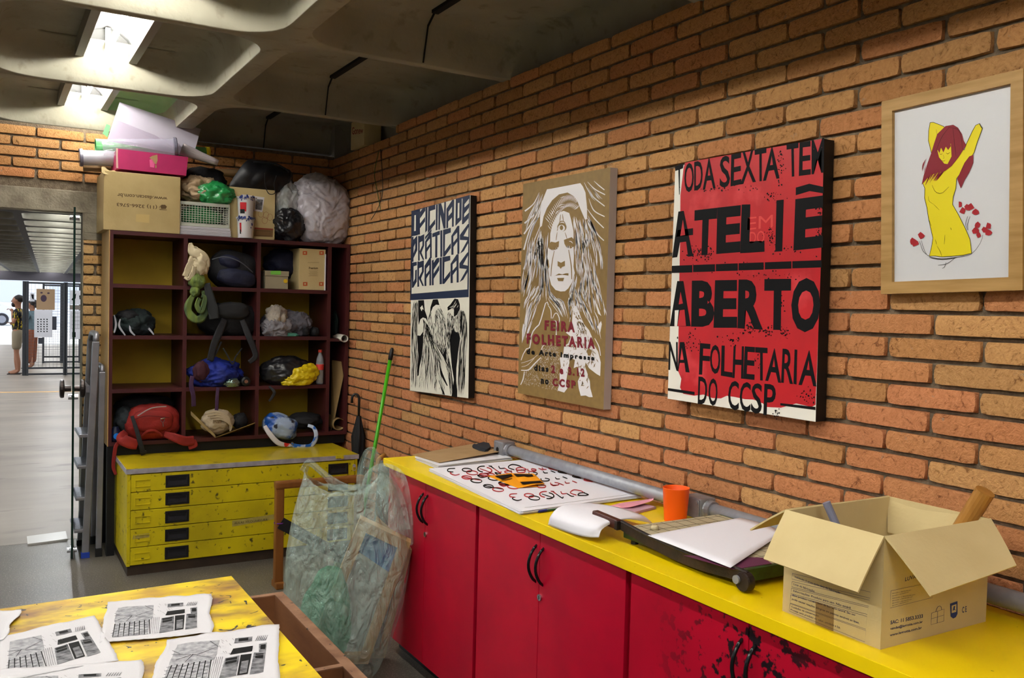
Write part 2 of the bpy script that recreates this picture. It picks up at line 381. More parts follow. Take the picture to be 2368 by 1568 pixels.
# ------------------------------------------------------------------ lintel, floor
plaster = mat('lintel_plaster', (142, 134, 116), 0.9, col2=(108, 98, 84), nscale=9, bump=0.5, bscale=70)
lt = MB(); lt.box(-4.2, -1.50, YB - 0.004, YB + 0.13, 2.125, 2.262, 0.004); tag(lt.build('trim_3', plaster), kind='structure')
jb = MB(); jb.box(-1.646, -1.64, YB + 0.0, YB + 0.12, 0, 2.125); jb.box(-1.64, -1.50, YB - 0.003, YB + 0.05, 2.0, 2.125, .003); jb.box(-1.64, -1.50, YB - 0.002, YB + 0.05, 1.955, 2.0, .003); tag(jb.build('trim_4', plaster), kind='structure')
floor_m = mat('dark_terrazzo', (96, 90, 82), 0.32, col2=(74, 69, 63), nscale=2.2, bump=0.06, bscale=200, col3=(132, 126, 116), n3=130, c3=(0.56, 0.64))
hallf_m = mat('hall_concrete_floor', (144, 134, 122), 0.36, col2=(118, 109, 99), nscale=0.8, bump=0.05, bscale=90, col3=(102, 93, 84), n3=2.2, c3=(0.60, 0.70), stretch=(0.7, 2.5, 1))
fl = MB(); fl.box(-8, 0.2, -6.5, 2.66, -0.1, 0.0); tag(fl.build('floor', floor_m), kind='structure')
hf = MB(); hf.box(-14, 14, 2.66, 29.0, -0.1, 0.001); tag(hf.build('floor_hall', hallf_m), kind='structure')
wl = mat('painted_wall', (150, 145, 135), 0.9, col2=(140, 135, 125), nscale=2)
a = MB(); a.box(-8.1, -8.0, -6.6, 2.9, 0, 2.7); tag(a.build('wall_left_light_block', wl), kind='structure')  # unseen wall added to keep daylight out on the left
a = MB(); a.box(-8.1, 0.3, -6.6, -6.5, 0, 2.7); tag(a.build('wall_front_light_block', wl), kind='structure')  # added out of view to block sky light from behind the camera

bw = MB(); bw.box(.105, .2, -6.5, 2.9, 0, 2.64); bw.box(.2, .3, -6.5, 2.9, 2.5, 3.2); tag(bw.build('wall_right_light_block', plaster), kind='structure')  # added blocks that stop sky light entering above the brick wall
# ------------------------------------------------------------------ pigeonhole shelf unit
def thing(name, loc, label, cat, group=None): return empty(name, loc, 0, label, cat, group)
maroon = mat('maroon_board', (74, 30, 32), 0.45, col2=(60, 24, 28), nscale=6)
mustard = mat('mustard_back', (186, 152, 26), 0.6, col2=(172, 140, 24), nscale=5)
tanwood = mat('tan_laminate', (196, 158, 98), 0.55, col2=(180, 142, 86), nscale=4, stretch=(1, 1, 0.2))
blacksteel = mat('black_steel', (24, 24, 26), 0.45, metal=0.3)
YS = 2.131; YSB = 2.545
SX0, SX1 = -1.535, -0.006
def shelf_line(z_at_left): return z_at_left
shx = [SX0, -1.092, -0.632, -0.150, SX1]; TB = 0.024
shz = [0.690, 1.016, 1.346, 1.662, 1.985]
sh = thing('pigeonhole_shelf', (-0.77, 2.34, 0), 'tall maroon pigeonhole shelf unit with mustard yellow backs on black legs', 'shelf unit')
m_ = MB(); m_.m = 0; m_.box(SX0, SX0 + 0.004, YS, YSB, 0.678, 1.998); m_.m = 1; m_.box(SX0 + 0.004, SX0 + TB, YS, YSB, 0.678, 1.998)
m_.build('side_panel', [tanwood, maroon], sh)
m_ = MB(); m_.box(SX1 - TB, SX1, YS, YSB, 0.678, 1.998); m_.build('side_panel', maroon, sh)
for x in shx[1:-1]:
    m_ = MB(); m_.box(x - TB / 2, x + TB / 2, YS + 0.001, YSB - 0.012, 0.69, 1.985); m_.build('divider', maroon, sh)
for k, z in enumerate(shz):
    xs = (SX0 + TB, SX1 - TB) if k in (0, 4) else (SX0 + TB, shx[3] - TB / 2)
    m_ = MB(); m_.box(xs[0], xs[1], YS, YSB - 0.012, z - TB / 2, z + TB / 2)
    m_.build('shelf_board', maroon, sh)
m_ = MB(); m_.box(shx[3] + TB / 2, SX1 - TB, YS, YSB - 0.012, 1.325, 1.345); m_.build('shelf_board', maroon, sh)
for k in range(4):
    m_ = MB(); m_.box(shx[k] + 0.012, shx[k + 1] - 0.012, YSB - 0.012, YSB - 0.004, 0.70, 1.975); m_.build('back_panel', mustard if k < 3 else maroon, sh)
m_ = MB(); m_.box(SX0 + 0.01, SX1 - 0.01, YS + 0.02, YS + 0.06, 0.618, 0.678); m_.box(SX0 + 0.01, SX1 - 0.01, YSB - 0.06, YSB - 0.02, 0.618, 0.678); m_.build('support_rail', blacksteel, sh)
for (x, y) in ((SX0, YS + 0.005), (SX0, YSB - 0.07), (SX1 - 0.05, YSB - 0.07)):
    m_ = MB(); m_.box(x, x + 0.045 if x < -1 else x + 0.05, y, y + 0.045, 0, 0.618 if x > -1 or y > 2.3 else 0.678, 0.002); m_.build('leg', blacksteel, sh)
# ------------------------------------------------------------------ yellow plan chest
ffy = mat('yellow_steel', (206, 186, 14), 0.42, col2=(176, 158, 16), nscale=5, col3=(80, 74, 22), n3=34, c3=(0.61, 0.70))
ffy_top = mat('yellow_top', (190, 168, 20), 0.33, col2=(158, 138, 20), nscale=4, col3=(84, 76, 30), n3=12, c3=(0.64, 0.74))
alu = mat('aluminium_edge', (184, 180, 184), 0.5, metal=0.35, col2=(150, 146, 150), nscale=20)
plinth = mat('brown_plinth', (62, 48, 36), 0.6, col2=(46, 36, 28), nscale=9)
inkblack = mat('black_plastic', (22, 22, 24), 0.4)
FX0, FX1, FY, FYB = -1.484, -0.100, 1.656, 2.34
ff = thing('plan_chest', (-0.79, 2.0, 0), 'long yellow metal plan chest with five drawers beneath the pigeonhole shelves', 'plan chest')
m_ = MB(); m_.box(FX0 + 0.004, FX1 - 0.004, FY + 0.016, FYB, 0.056, 0.588)
m_.box(FX0 + 0.004, FX0 + 0.022, FY, FY + 0.02, 0.056, 0.588); m_.box(FX1 - 0.022, FX1 - 0.004, FY, FY + 0.02, 0.056, 0.588); m_.build('body', ffy, ff)
m_ = MB(); m_.box(FX0 + 0.01, FX1 - 0.01, FY + 0.012, FYB - 0.01, 0, 0.056); m_.build('plinth', plinth, ff)
m_ = MB(); m_.m = 0; m_.box(FX0, FX1, FY - 0.004, FYB, 0.612, 0.617); m_.m = 1; m_.box(FX0 - 0.003, FX1 + 0.003, FY - 0.008, FYB, 0.588, 0.6158); m_.build('top', [ffy_top, alu], ff)
fz = [0.583, 0.481, 0.377, 0.269, 0.163, 0.060]
recess = mat('handle_recess', (40, 40, 46), 0.5, col2=(28, 28, 30), nscale=30)
for k in range(5):
    z1, z0 = fz[k] - 0.002, fz[k + 1] + 0.002
    m_ = MB(); m_.box(FX0 + 0.024, FX1 - 0.024, FY - 0.004, FY + 0.016, z0, z1, 0.002); dr = m_.build('drawer', ffy, ff)
    zc_ = (z0 + z1) / 2 - 0.002
    for xh in (-1.275, -0.30):
        h_ = MB(); h_.m = 0
        for (a, b, c_, d_) in ((xh, xh + 0.132, zc_ + 0.024, zc_ + 0.036), (xh, xh + 0.132, zc_ - 0.034, zc_ - 0.022), (xh, xh + 0.013, zc_ - 0.022, zc_ + 0.024), (xh + 0.119, xh + 0.132, zc_ - 0.022, zc_ + 0.024)): h_.box(a, b, FY - 0.010, FY - 0.004, c_, d_, 0.0015)
        h_.m = 1; h_.slab([(xh + 0.013, FY - 0.0045, zc_ - 0.022), (xh + 0.119, FY - 0.0045, zc_ - 0.022), (xh + 0.119, FY - 0.0042, zc_ + 0.024), (xh + 0.013, FY - 0.0042, zc_ + 0.024)], (0, 1, 0), 0.0005)
        h_.m = 0; h_.box(xh + 0.02, xh + 0.112, FY - 0.008, FY - 0.004, zc_ + 0.006, zc_ + 0.018)
        h_.build('handle', [inkblack, recess], dr)
    l_ = MB(); xl = -1.438
    for (a, b, c_, d_) in ((xl, xl + .083, zc_ + .018, zc_ + .0205), (xl, xl + .083, zc_ - .020, zc_ - .0175), (xl, xl + .0025, zc_ - .0175, zc_ + .018), (xl + .0805, xl + .083, zc_ - .0175, zc_ + .018)): l_.box(a, b, FY - .0085, FY - .004, c_, d_)
    l_.build('label_holder', ffy, dr)
masking = mat('masking_tape', (176, 160, 84), 0.7, col2=(150, 134, 60), nscale=30)
pencil = mat('pencil_grey', (70, 62, 40), 0.8)
d4 = [c for c in ff.children if c.name.startswith('drawer')][3]
m_ = MB(); p0 = Y_(537, 1212, FY - .006); p1 = Y_(636, 1196, FY - .006); m_.slab([(p0.x, FY - .0045, p0.z - .016), (p1.x, FY - .0045, p1.z - .012), (p1.x, FY - .0045, p1.z + .018), (p0.x, FY - .0045, p0.z + .020)], (0, -1, 0), 0.0006); m_.build('masking_tape', masking, d4)
m_ = MB(); put_text(m_, 'AULAE XILOGRAVURA', 0.02, (p0.x + .012, FY - .0053, p0.z - .004), (1, 0, 0.02), (0, 0, 1), fit=(0.20, 0.014)); m_.build('lettering', pencil, d4)
m_ = MB(); m_.slab([(-1.45, FY - .0045, .213), (-1.36, FY - .0045, .215), (-1.36, FY - .0045, .240), (-1.445, FY - .0045, .235)], (0, -1, 0), .0006); m_.build('masking_tape', masking, d4)
m_ = MB(); m_.lathe([(0.010, FY - .012), (0.010, FY - .004)], (-0.128, 0, 0.545), 14, 'y'); m_.tube([(-0.128 + .012 * cos(t * pi / 6), FY - .010, .527 + .014 * sin(t * pi / 6)) for t in range(12)], .0015, 6, closed=True); m_.build('lock', alu, ff)
m_ = MB(); c0 = Y_(786, 1056, FY - .01); m_.box(c0.x - .028, c0.x + .022, FY - .020, FY - .008, c0.z - .010, c0.z + .008, .002); m_.lathe([(.010, FY - .024), (.010, FY - .012)], (c0.x + .012, 0, c0.z - .004), 12, 'y'); m_.build('hasp', mat('yellow_hasp', (190, 170, 20), .5), ff)
# ------------------------------------------------------------------ red cabinets and the yellow worktop
KX = -0.562
redd = mat('red_door', (178, 6, 40), 0.38, col2=(160, 6, 38), nscale=5, spec=0.35)
redd_ink = mat('red_door_inky', (178, 6, 40), 0.40, col2=(150, 6, 34), nscale=3, col3=(26, 16, 22), n3=34, c3=(0.55, 0.60), spec=0.35)
def smear_near(m, pt, rad):
    nt = m.node_tree; mx = [n for n in nt.nodes if n.type == 'MIX'][0]; src = mx.inputs[0].links[0].from_socket
    tc = nt.nodes.new('ShaderNodeTexCoord'); vd = nt.nodes.new('ShaderNodeVectorMath'); vd.operation = 'DISTANCE'; vd.inputs[1].default_value = pt; nt.links.new(tc.outputs['Object'], vd.inputs[0])
    mr = nt.nodes.new('ShaderNodeMapRange'); mr.inputs[1].default_value = rad * .35; mr.inputs[2].default_value = rad; mr.inputs[3].default_value = 1; mr.inputs[4].default_value = 0; nt.links.new(vd.outputs['Value'], mr.inputs[0])
    mu = nt.nodes.new('ShaderNodeMath'); mu.operation = 'MULTIPLY'; nt.links.new(src, mu.inputs[0]); nt.links.new(mr.outputs[0], mu.inputs[1]); nt.links.new(mu.outputs[0], mx.inputs[0])
smear_near(redd_ink, (KX + .28, -.04, .68), .42)
red_side = mat('red_side', (168, 4, 36), 0.4)
ytop = mat('yellow_laminate', (240, 206, 4), 0.34, col2=(222, 190, 8), nscale=3, col3=(160, 140, 40), n3=60, c3=(0.72, 0.75))
pale_edge = mat('pale_edge', (150, 140, 110), 0.7)
KX = -0.562; KZ0, KZ1 = 0.075, 0.850; ZT = 0.885
yA = X_(1108, 1300, KX).y; yB = X_(1457, 1420, KX).y; s1 = X_(990, 1300, KX).y; s2 = X_(1257, 1350, KX).y
wA = yA - yB
cabs = [(0.0, yA, s1), (yA - 0.022, yB, s2), (yB - 0.022, yB - 0.022 - wA, (yB - 0.022) - wA * 0.5), (yB - 0.044 - wA, yB - 0.044 - 2 * wA, yB - 0.044 - 1.5 * wA)]
clab = ['red two-door base cabinet at the far end beside the plastic sack', 'red two-door base cabinet in the middle under the paper cutter', 'red two-door base cabinet with black ink smears under the open carton', 'red two-door base cabinet at the near end of the counter']
chrome = mat('chrome', (190, 190, 195), 0.2, metal=1.0)
blk_gloss = mat('black_gloss', (16, 16, 18), 0.18)
def bow_handle(y, z, L=0.125):
    b = MB(); pts = []
    for k in range(13):
        t = k / 12; a = pi * t; pts.append((KX - 0.018 - 0.030 * sin(a) ** 0.8, y, z - L / 2 + L * t))
    pts = [(KX - 0.016, y, z - L / 2)] + pts[1:-1] + [(KX - 0.016, y, z + L / 2)]
    b.tube(pts, [0.0045] + [0.0052] * 11 + [0.0045], 10)
    return b
for k, (ya, yb, sp) in enumerate(cabs):
    cb = thing('base_cabinet', (-0.3, (ya + yb) / 2, 0), clab[k], 'cabinet', 'red base cabinets under the yellow worktop')
    m_ = MB(); m_.box(KX, -0.04, yb, ya, KZ0, 0.85); m_.build('carcass', red_side, cb)
    m_ = MB(); m_.box(KX + 0.05, -0.06, yb + 0.001, ya - 0.001, 0, KZ0); m_.build('toe_kick', inkblack, cb)
    for q, (a, b) in enumerate(((ya - 0.0015, sp + 0.0015), (sp - 0.0015, yb + 0.0015))):
        m_ = MB(); m_.box(KX - 0.018, KX - 0.0005, b, a, KZ0 + 0.004, 0.843, 0.0012); d = m_.build('door', redd_ink if k >= 2 else redd, cb)
        hy = sp + (0.022 if q == 0 else -0.022)
        bow_handle(hy, 0.735).build('handle', blk_gloss, d, smooth=True)
        if q == 1:
            m_ = MB(); m_.lathe([(0.011, KX - 0.024), (0.011, KX - 0.018)], (0, hy + 0.012, 0.630), 16, 'x'); m_.m = 1; m_.box(KX - 0.0245, KX - 0.024, hy + 0.011, hy + 0.013, 0.624, 0.636); m_.build('lock', [chrome, inkblack], d)
m_ = MB(); m_.m = 0; m_.box(-0.600, -0.035, cabs[3][1] - 0.02, 0.022, 0.851, ZT, 0.0015)
wt = m_.build('worktop', ytop, base=True); tag(wt, 'long bright yellow laminate worktop over the red cabinets along the brick wall', 'worktop')
# ------------------------------------------------------------------ printing helpers: artwork is thin ink polygons lying on the boards
class Ink:
    """draws on a plane X = x; coordinates are read off a magnified view (x0, y0, scale) of the photograph"""
    def __init__(s, plane, x0, y0, sc, ax=0): s.p = plane; s.x0 = x0; s.y0 = y0; s.s = sc; s.ax = ax; s.mb = {}; s.lv = 0; s.n = Vector((-1, 0, 0)) if ax == 0 else (Vector((0, -1, 0)) if ax == 1 else Vector((0, 0, 1)))
    def view(s, x0, y0, sc): s.x0 = x0; s.y0 = y0; s.s = sc
    def w(s, x, y, lv=0): return at(s.x0 + x / s.s, s.y0 + y / s.s, s.ax, s.p) + s.n * (0.0004 * (lv + 1))
    def m(s, k):
        if k not in s.mb: s.mb[k] = MB()
        return s.mb[k]
    def poly(s, k, pts, lv=0):
        s.m(k).add([tuple(s.w(x, y, lv)) for x, y in pts], [tuple(range(len(pts)))])
    def stroke(s, k, pts, w0, w1=None, w2=None, lv=0):
        """ribbon along pts; width w0 at start, w1 in the middle, w2 at the end (view pixels)"""
        w1 = w0 if w1 is None else w1; w2 = w1 if w2 is None else w2
        n = len(pts); V = []
        for i, (x, y) in enumerate(pts):
            a = pts[max(i - 1, 0)]; b = pts[min(i + 1, n - 1)]; dx, dy = b[0] - a[0], b[1] - a[1]; l = math.hypot(dx, dy) or 1
            t = i / (n - 1); w = (w0 + (w1 - w0) * t * 2) if t < .5 else (w1 + (w2 - w1) * (t * 2 - 1)); w /= 2
            V += [tuple(s.w(x - dy / l * w, y + dx / l * w, lv)), tuple(s.w(x + dy / l * w, y - dx / l * w, lv))]
        s.m(k).add(V, [(2 * i, 2 * i + 1, 2 * i + 3, 2 * i + 2) for i in range(n - 1)])
    def curve(s, k, pts, w0, w1=None, w2=None, lv=0, n=14): s.stroke(k, catmull(pts, n), w0, w1, w2, lv)
    def flow(s, k, L, R, n, ln=(0.1, 0.3), w=(2, 5), seed=1, lv=0, t0=0, t1=1, jit=0.0, taper=True):
        """n tapered strokes running between the guide lines L and R"""
        rnd = random.Random(seed); L = catmull(L, 24); R = catmull(R, 24)
        def pt(u, t):
            t = min(max(t, 0), 0.9999) * 23; i = int(t); f = t - i
            l = (L[i][0] + (L[i + 1][0] - L[i][0]) * f, L[i][1] + (L[i + 1][1] - L[i][1]) * f); r = (R[i][0] + (R[i + 1][0] - R[i][0]) * f, R[i][1] + (R[i + 1][1] - R[i][1]) * f)
            return (l[0] + (r[0] - l[0]) * u, l[1] + (r[1] - l[1]) * u)
        for q in range(n):
            u = rnd.random(); ll = rnd.uniform(*ln); t = rnd.uniform(t0, max(t1 - ll, t0)); du = rnd.uniform(-jit, jit); ww = rnd.uniform(*w)
            P = [pt(u + du * e / 4, t + ll * e / 4) for e in range(5)]
            s.stroke(k, P, ww * .15 if taper else ww, ww, ww * .1 if taper else ww, lv)
    def ell(s, k, cx, cy, rx, ry, lv=0, n=24, rot=0): s.poly(k, [(cx + rx * cos(2 * pi * i / n) * cos(rot) - ry * sin(2 * pi * i / n) * sin(rot), cy + rx * cos(2 * pi * i / n) * sin(rot) + ry * sin(2 * pi * i / n) * cos(rot)) for i in range(n)], lv)
    def text(s, k, body, TL, TR, BL, BR, bold=0.0, lv=0, **kw):
        vs, fs = text_mesh(body, 1.0, bold=bold, **kw)
        x0 = min(v.x for v in vs); x1 = max(v.x for v in vs); y0 = min(v.y for v in vs); y1 = max(v.y for v in vs); o = []
        for v in vs:
            u = (v.x - x0) / (x1 - x0); t = (v.y - y0) / (y1 - y0)
            x = (BL[0] * (1 - u) + BR[0] * u) * (1 - t) + (TL[0] * (1 - u) + TR[0] * u) * t
            y = (BL[1] * (1 - u) + BR[1] * u) * (1 - t) + (TL[1] * (1 - u) + TR[1] * u) * t
            o.append(tuple(s.w(x, y, lv)))
        s.m(k).add(o, fs)
    def cell(s, k, polys, TL, TR, BL, BR, lv=0):
        for P in polys:
            s.poly(k, [((BL[0] * (1 - u) + BR[0] * u) * t + (TL[0] * (1 - u) + TR[0] * u) * (1 - t), (BL[1] * (1 - u) + BR[1] * u) * t + (TL[1] * (1 - u) + TR[1] * u) * (1 - t)) for u, t in P], lv)
    def done(s, parent, names, mats):
        for k in s.mb: s.mb[k].build(names[k], mats[k], parent)
def catmull(p, n=20):
    if len(p) < 3: return [(p[0][0] + (p[-1][0] - p[0][0]) * i / (n - 1), p[0][1] + (p[-1][1] - p[0][1]) * i / (n - 1)) for i in range(n)]
    q = [p[0]] + list(p) + [p[-1]]; out = []; m = len(p) - 1
    for i in range(n):
        t = i / (n - 1) * m; k = min(int(t), m - 1); f = t - k; a, b, c, d = q[k], q[k + 1], q[k + 2], q[k + 3]
        out.append(tuple(0.5 * ((2 * b[j]) + (-a[j] + c[j]) * f + (2 * a[j] - 5 * b[j] + 4 * c[j] - d[j]) * f * f + (-a[j] + 3 * b[j] - 3 * c[j] + d[j]) * f ** 3) for j in range(len(b))))
    return out
def board(px, d, label, back, mface, medge):
    c = [X_(x, y, -d) for x, y in px]; cy = sum(p.y for p in c) / 4; bz = min(p.z for p in c)
    t = thing('wall_poster', (-d / 2, cy, bz), label, 'poster')
    m_ = MB(); m_.slab(c, (1, 0, 0), d - back); o = m_.build('panel', [mface, medge], t)
    for i, p in enumerate(o.data.polygons): p.material_index = 0 if i == 0 else 1
    return t
cream = mat('cream_paper', (214, 210, 196), 0.6); navy = mat('navy_ink', (28, 40, 66), 0.5); blackink = mat('black_ink', (12, 12, 15), 0.6, spec=.15); blackedge = mat('black_edge', (12, 11, 12), 0.5)
# ---- poster with interlocked navy letters and vultures
P1 = board([(952, 488), (1088, 451.5), (1083, 921), (948, 903)], 0.040, 'narrow cream canvas print with navy letters over three black vultures', 0.004, cream, blackedge)
k1 = Ink(-0.040, 940, 440, 6.03)
k1.poly('n', [(72, 290), (887, 66), (868, 1490), (50, 1534)])
k1.poly('w', [(78, 642), (300, 590), (620, 515), (868, 465), (850, 1382), (72, 1445), (80, 1000)], 1)
k1.poly('w', [(188, 268), (640, 137), (668, 128), (700, 122), (875, 110), (868, 470), (620, 520), (190, 620)], 1)
def N(*pp):
    for P in pp: k1.poly('n', P, 2)
N([(70, 290), (157, 268), (155, 628), (72, 642)], [(168, 272), (193, 265), (185, 615), (166, 620)], [(192, 300), (225, 258), (265, 245), (265, 285), (192, 395)], [(190, 465), (262, 372), (262, 435), (188, 535)],
  [(268, 243), (296, 235), (292, 560), (264, 592)], [(306, 233), (405, 205), (405, 265), (331, 290), (326, 500), (403, 403), (403, 470), (300, 600), (300, 545)], [(262, 690), (262, 650), (300, 605), (350, 540), (352, 575)],
  [(414, 204), (440, 197), (435, 555), (410, 560)], [(447, 194), (487, 183), (527, 330), (530, 168), (553, 162), (548, 530), (520, 536), (475, 340), (468, 550), (447, 553)],
  [(560, 260), (640, 137), (668, 130), (662, 505), (637, 510), (637, 380), (585, 435), (583, 525), (558, 530)], [(690, 120), (775, 95), (770, 410), (685, 500)],
  [(785, 93), (885, 66), (880, 120), (812, 195), (812, 240), (876, 180), (872, 245), (808, 330), (806, 378), (872, 312), (868, 390), (800, 470), (776, 476)])
def Wh(*pp):
    for P in pp: k1.poly('w', P, 3)
Wh([(113, 350), (135, 345), (133, 565), (110, 570)], [(590, 300), (640, 228), (637, 305), (590, 360)], [(720, 180), (742, 175), (740, 380), (715, 395)], [(195, 268), (225, 260), (195, 300)], [(812, 195), (876, 115), (872, 178), (812, 238)])
V0 = dict(
 P=[[(0, 0), (.28, 0), (.28, .62), (.28, 1), (0, 1)], [(.28, .12), (.9, 0), (1, 0), (1, .58), (.28, .86), (.28, .66), (.62, .48), (.62, .28), (.28, .42)]],
 R=[[(0, 0), (.25, 0), (.25, 1), (0, 1)], [(.25, .03), (1, .0), (1, .45), (.55, .70), (1, 1), (.78, 1), (.28, .72), (.25, .62), (.7, .42), (.7, .25), (.25, .28)]],
 A=[[(0, .30), (.75, 0), (1, 0), (1, 1), (.75, 1), (.75, .55), (.27, .72), (.27, 1), (0, 1)]],
 T=[[(0, .04), (1, 0), (1, .15), (.68, .17), (.66, 1), (.38, 1), (.4, .18), (0, .19)]],
 I=[[(0, 0), (1, 0), (1, 1), (0, 1)]],
 C=[[(0, 0), (1, 0), (1, .17), (.27, .20), (.22, .82), (1, .56), (1, .74), (.25, 1), (0, 1)]],
 S=[[(.9, 0), (1, 0), (1, .12), (.42, .42), (1, .55), (1, .78), (.45, 1), (.02, 1), (.85, .66), (0, .5), (0, .32)]],
 F=[[(0, .05), (.25, .03), (.25, 1), (0, 1)], [(.25, .15), (.65, 0), (1, 0), (1, .14), (.25, .42)], [(.25, .56), (1, .27), (1, .46), (.25, .76)]],
 G=[[(0, 0), (1, 0), (1, .14), (.35, .16), (.32, .78), (.62, .66), (.66, .33), (1, .31), (.98, .80), (.3, 1), (0, 1)]])
V1 = dict(A=[[(.26, .34), (.74, .22), (.74, .42), (.26, .56)]])
for r_, cells in (((0), [('P', 80, 153, 652, 636, 1000, 985), ('R', 165, 250, 640, 612, 985, 968), ('A', 262, 354, 612, 588, 962, 946), ('T', 362, 468, 590, 562, 945, 932), ('I', 475, 503, 562, 556, 932, 927), ('C', 512, 621, 552, 524, 925, 905), ('A', 628, 740, 522, 494, 902, 886), ('S', 747, 870, 500, 470, 886, 800)]),
                  ((1), [('G', 78, 147, 1010, 998, 1362, 1345), ('R', 155, 245, 996, 975, 1347, 1332), ('A', 254, 346, 975, 955, 1337, 1326), ('F', 356, 459, 962, 942, 1326, 1318), ('I', 465, 496, 942, 935, 1312, 1308), ('C', 503, 613, 932, 912, 1308, 1296), ('A', 618, 730, 908, 890, 1296, 1285), ('S', 740, 862, 896, 866, 1282, 1205)])):
    for (ch, xa, xb, ta, tb, ba, bb) in cells:
        k1.cell('n', V0[ch], (xa, ta), (xb, tb), (xa, ba), (xb, bb), 2)
        if ch in V1: k1.cell('w', V1[ch], (xa, ta), (xb, tb), (xa, ba), (xb, bb), 3)
N([(255, 1090), (255, 1052), (340, 915), (345, 945)])
# vultures
k1.view(940, 680, 6.27)
def B(*pp):
    for P in pp: k1.poly('b', P, 1)
B([(172, 92), (256, 88), (266, 235), (300, 330), (308, 405), (285, 355), (240, 340), (205, 365), (178, 450), (172, 300)], [(160, 600), (200, 605), (245, 545), (244, 700), (225, 900), (190, 1060), (178, 1180), (160, 1190), (162, 1040), (175, 900)],
  [(385, 80), (455, 76), (480, 160), (430, 155), (385, 190), (352, 270), (336, 380), (350, 190)], [(640, 600), (690, 478), (715, 550), (760, 555), (780, 640), (750, 850), (725, 1080), (722, 1260), (738, 1400), (736, 1500), (655, 1485), (690, 1240), (660, 1060), (636, 800)],
  [(530, 880), (580, 770), (576, 1000), (600, 1110), (545, 920)], [(660, 120), (700, 66), (750, 76), (775, 150), (776, 215), (735, 300), (690, 330), (690, 220), (650, 215), (600, 240), (596, 190), (640, 150)],
  [(470, 1000), (530, 1160), (600, 1330), (585, 1330), (500, 1180)], [(440, 1090), (520, 1450), (560, 1465), (480, 1180)], [(785, 235), (810, 330), (800, 520), (780, 620)])
for L, R, n, sd in (([(100, 100), (80, 400), (72, 900), (70, 1370)], [(172, 95), (160, 500), (172, 900), (162, 1390)], 150, 1), ([(240, 350), (250, 560), (240, 800), (170, 1390)], [(300, 430), (400, 650), (500, 1000), (560, 1460)], 330, 2),
                    ([(340, 250), (310, 420), (330, 650), (420, 760)], [(480, 160), (575, 400), (590, 700), (520, 880)], 300, 3), ([(400, 700), (520, 900), (600, 1150), (640, 1470)], [(590, 760), (620, 900), (650, 1100), (690, 1450)], 190, 4),
                    ([(610, 230), (588, 400), (590, 650), (600, 820)], [(690, 330), (690, 430), (655, 600), (640, 780)], 170, 5), ([(785, 225), (800, 500), (760, 900), (745, 1500)], [(830, 240), (880, 420), (872, 900), (830, 1480)], 220, 6), ([(700, 100), (690, 250), (700, 400), (720, 540)], [(770, 150), (780, 300), (790, 480), (770, 600)], 110, 7)):
    k1.flow('b', L, R, n, (0.05, 0.22), (2, 6), sd, 1, jit=.06)
k1.flow('w', [(380, 700), (450, 850), (520, 1050), (600, 1200)], [(420, 720), (500, 850), (580, 1000), (660, 1190)], 8, (.6, .95), (10, 18), 9, 2)
k1.flow('w', [(400, 1100), (420, 1200), (470, 1350), (510, 1450)], [(470, 1100), (500, 1200), (550, 1350), (600, 1465)], 12, (.4, .8), (6, 12), 10, 2)
k1.flow('w', [(180, 1150), (175, 1250), (170, 1320), (170, 1390)], [(260, 1200), (280, 1260), (290, 1330), (300, 1410)], 14, (.4, .9), (5, 9), 11, 2)
k1.poly('w', [(395, 190), (440, 158), (470, 200), (430, 240), (412, 330), (415, 420), (380, 430), (362, 320), (372, 240)], 2)
k1.poly('w', [(200, 200), (232, 162), (252, 230), (235, 215), (222, 250)], 2); k1.poly('w', [(165, 590), (180, 470), (225, 380), (238, 420), (215, 540), (200, 600)], 2)
k1.flow('w', [(620, 190), (660, 180), (690, 150), (720, 90)], [(640, 215), (690, 210), (740, 200), (770, 140)], 16, (.2, .5), (4, 8), 12, 2); k1.flow('w', [(700, 360), (690, 440), (690, 500), (700, 550)], [(770, 330), (780, 440), (775, 520), (760, 590)], 22, (.3, .7), (6, 12), 13, 2)
k1.done(P1, dict(n='navy_print', w='cream_print', b='vulture_print'), dict(n=navy, w=cream, b=blackink))
# ---- poster with a face in a shaggy headdress
gold = mat('kraft_gold', (130, 104, 58), 0.55, col2=(122, 97, 54), nscale=40); whiteink = mat('white_ink', (216, 212, 214), 0.55); greyedge = mat('grey_canvas_edge', (168, 156, 150), 0.7); wine = mat('wine_ink', (112, 18, 34), 0.5)
P2 = board([(1210, 425.5), (1411.5, 387), (1395.5, 947.5), (1197.5, 909)], 0.040, 'kraft brown canvas print with a white face in a shaggy headdress above two wolves', 0.004, gold, greyedge)
k2 = Ink(-0.040, 1190, 380, 5.058)
def W2(*pp):
    for P in pp: k2.poly('w', P, 0)
def G2(*pp):
    for P in pp: k2.poly('g', P, 1)
W2([(380, 292), (430, 285), (770, 220), (800, 260), (830, 330), (848, 500), (850, 640), (825, 650), (770, 520), (735, 430), (690, 370), (620, 330), (520, 352), (440, 420), (380, 510), (340, 610), (320, 720), (295, 740), (300, 600), (310, 480), (340, 390)],
   [(575, 545), (640, 570), (660, 640), (690, 780), (692, 980), (695, 1080), (690, 1200), (705, 1270), (680, 1370), (630, 1450), (590, 1485), (540, 1488), (480, 1470), (430, 1410), (405, 1320), (395, 1200), (400, 1130), (385, 1100), (390, 990), (415, 930), (418, 810), (445, 700), (490, 610), (530, 560)])
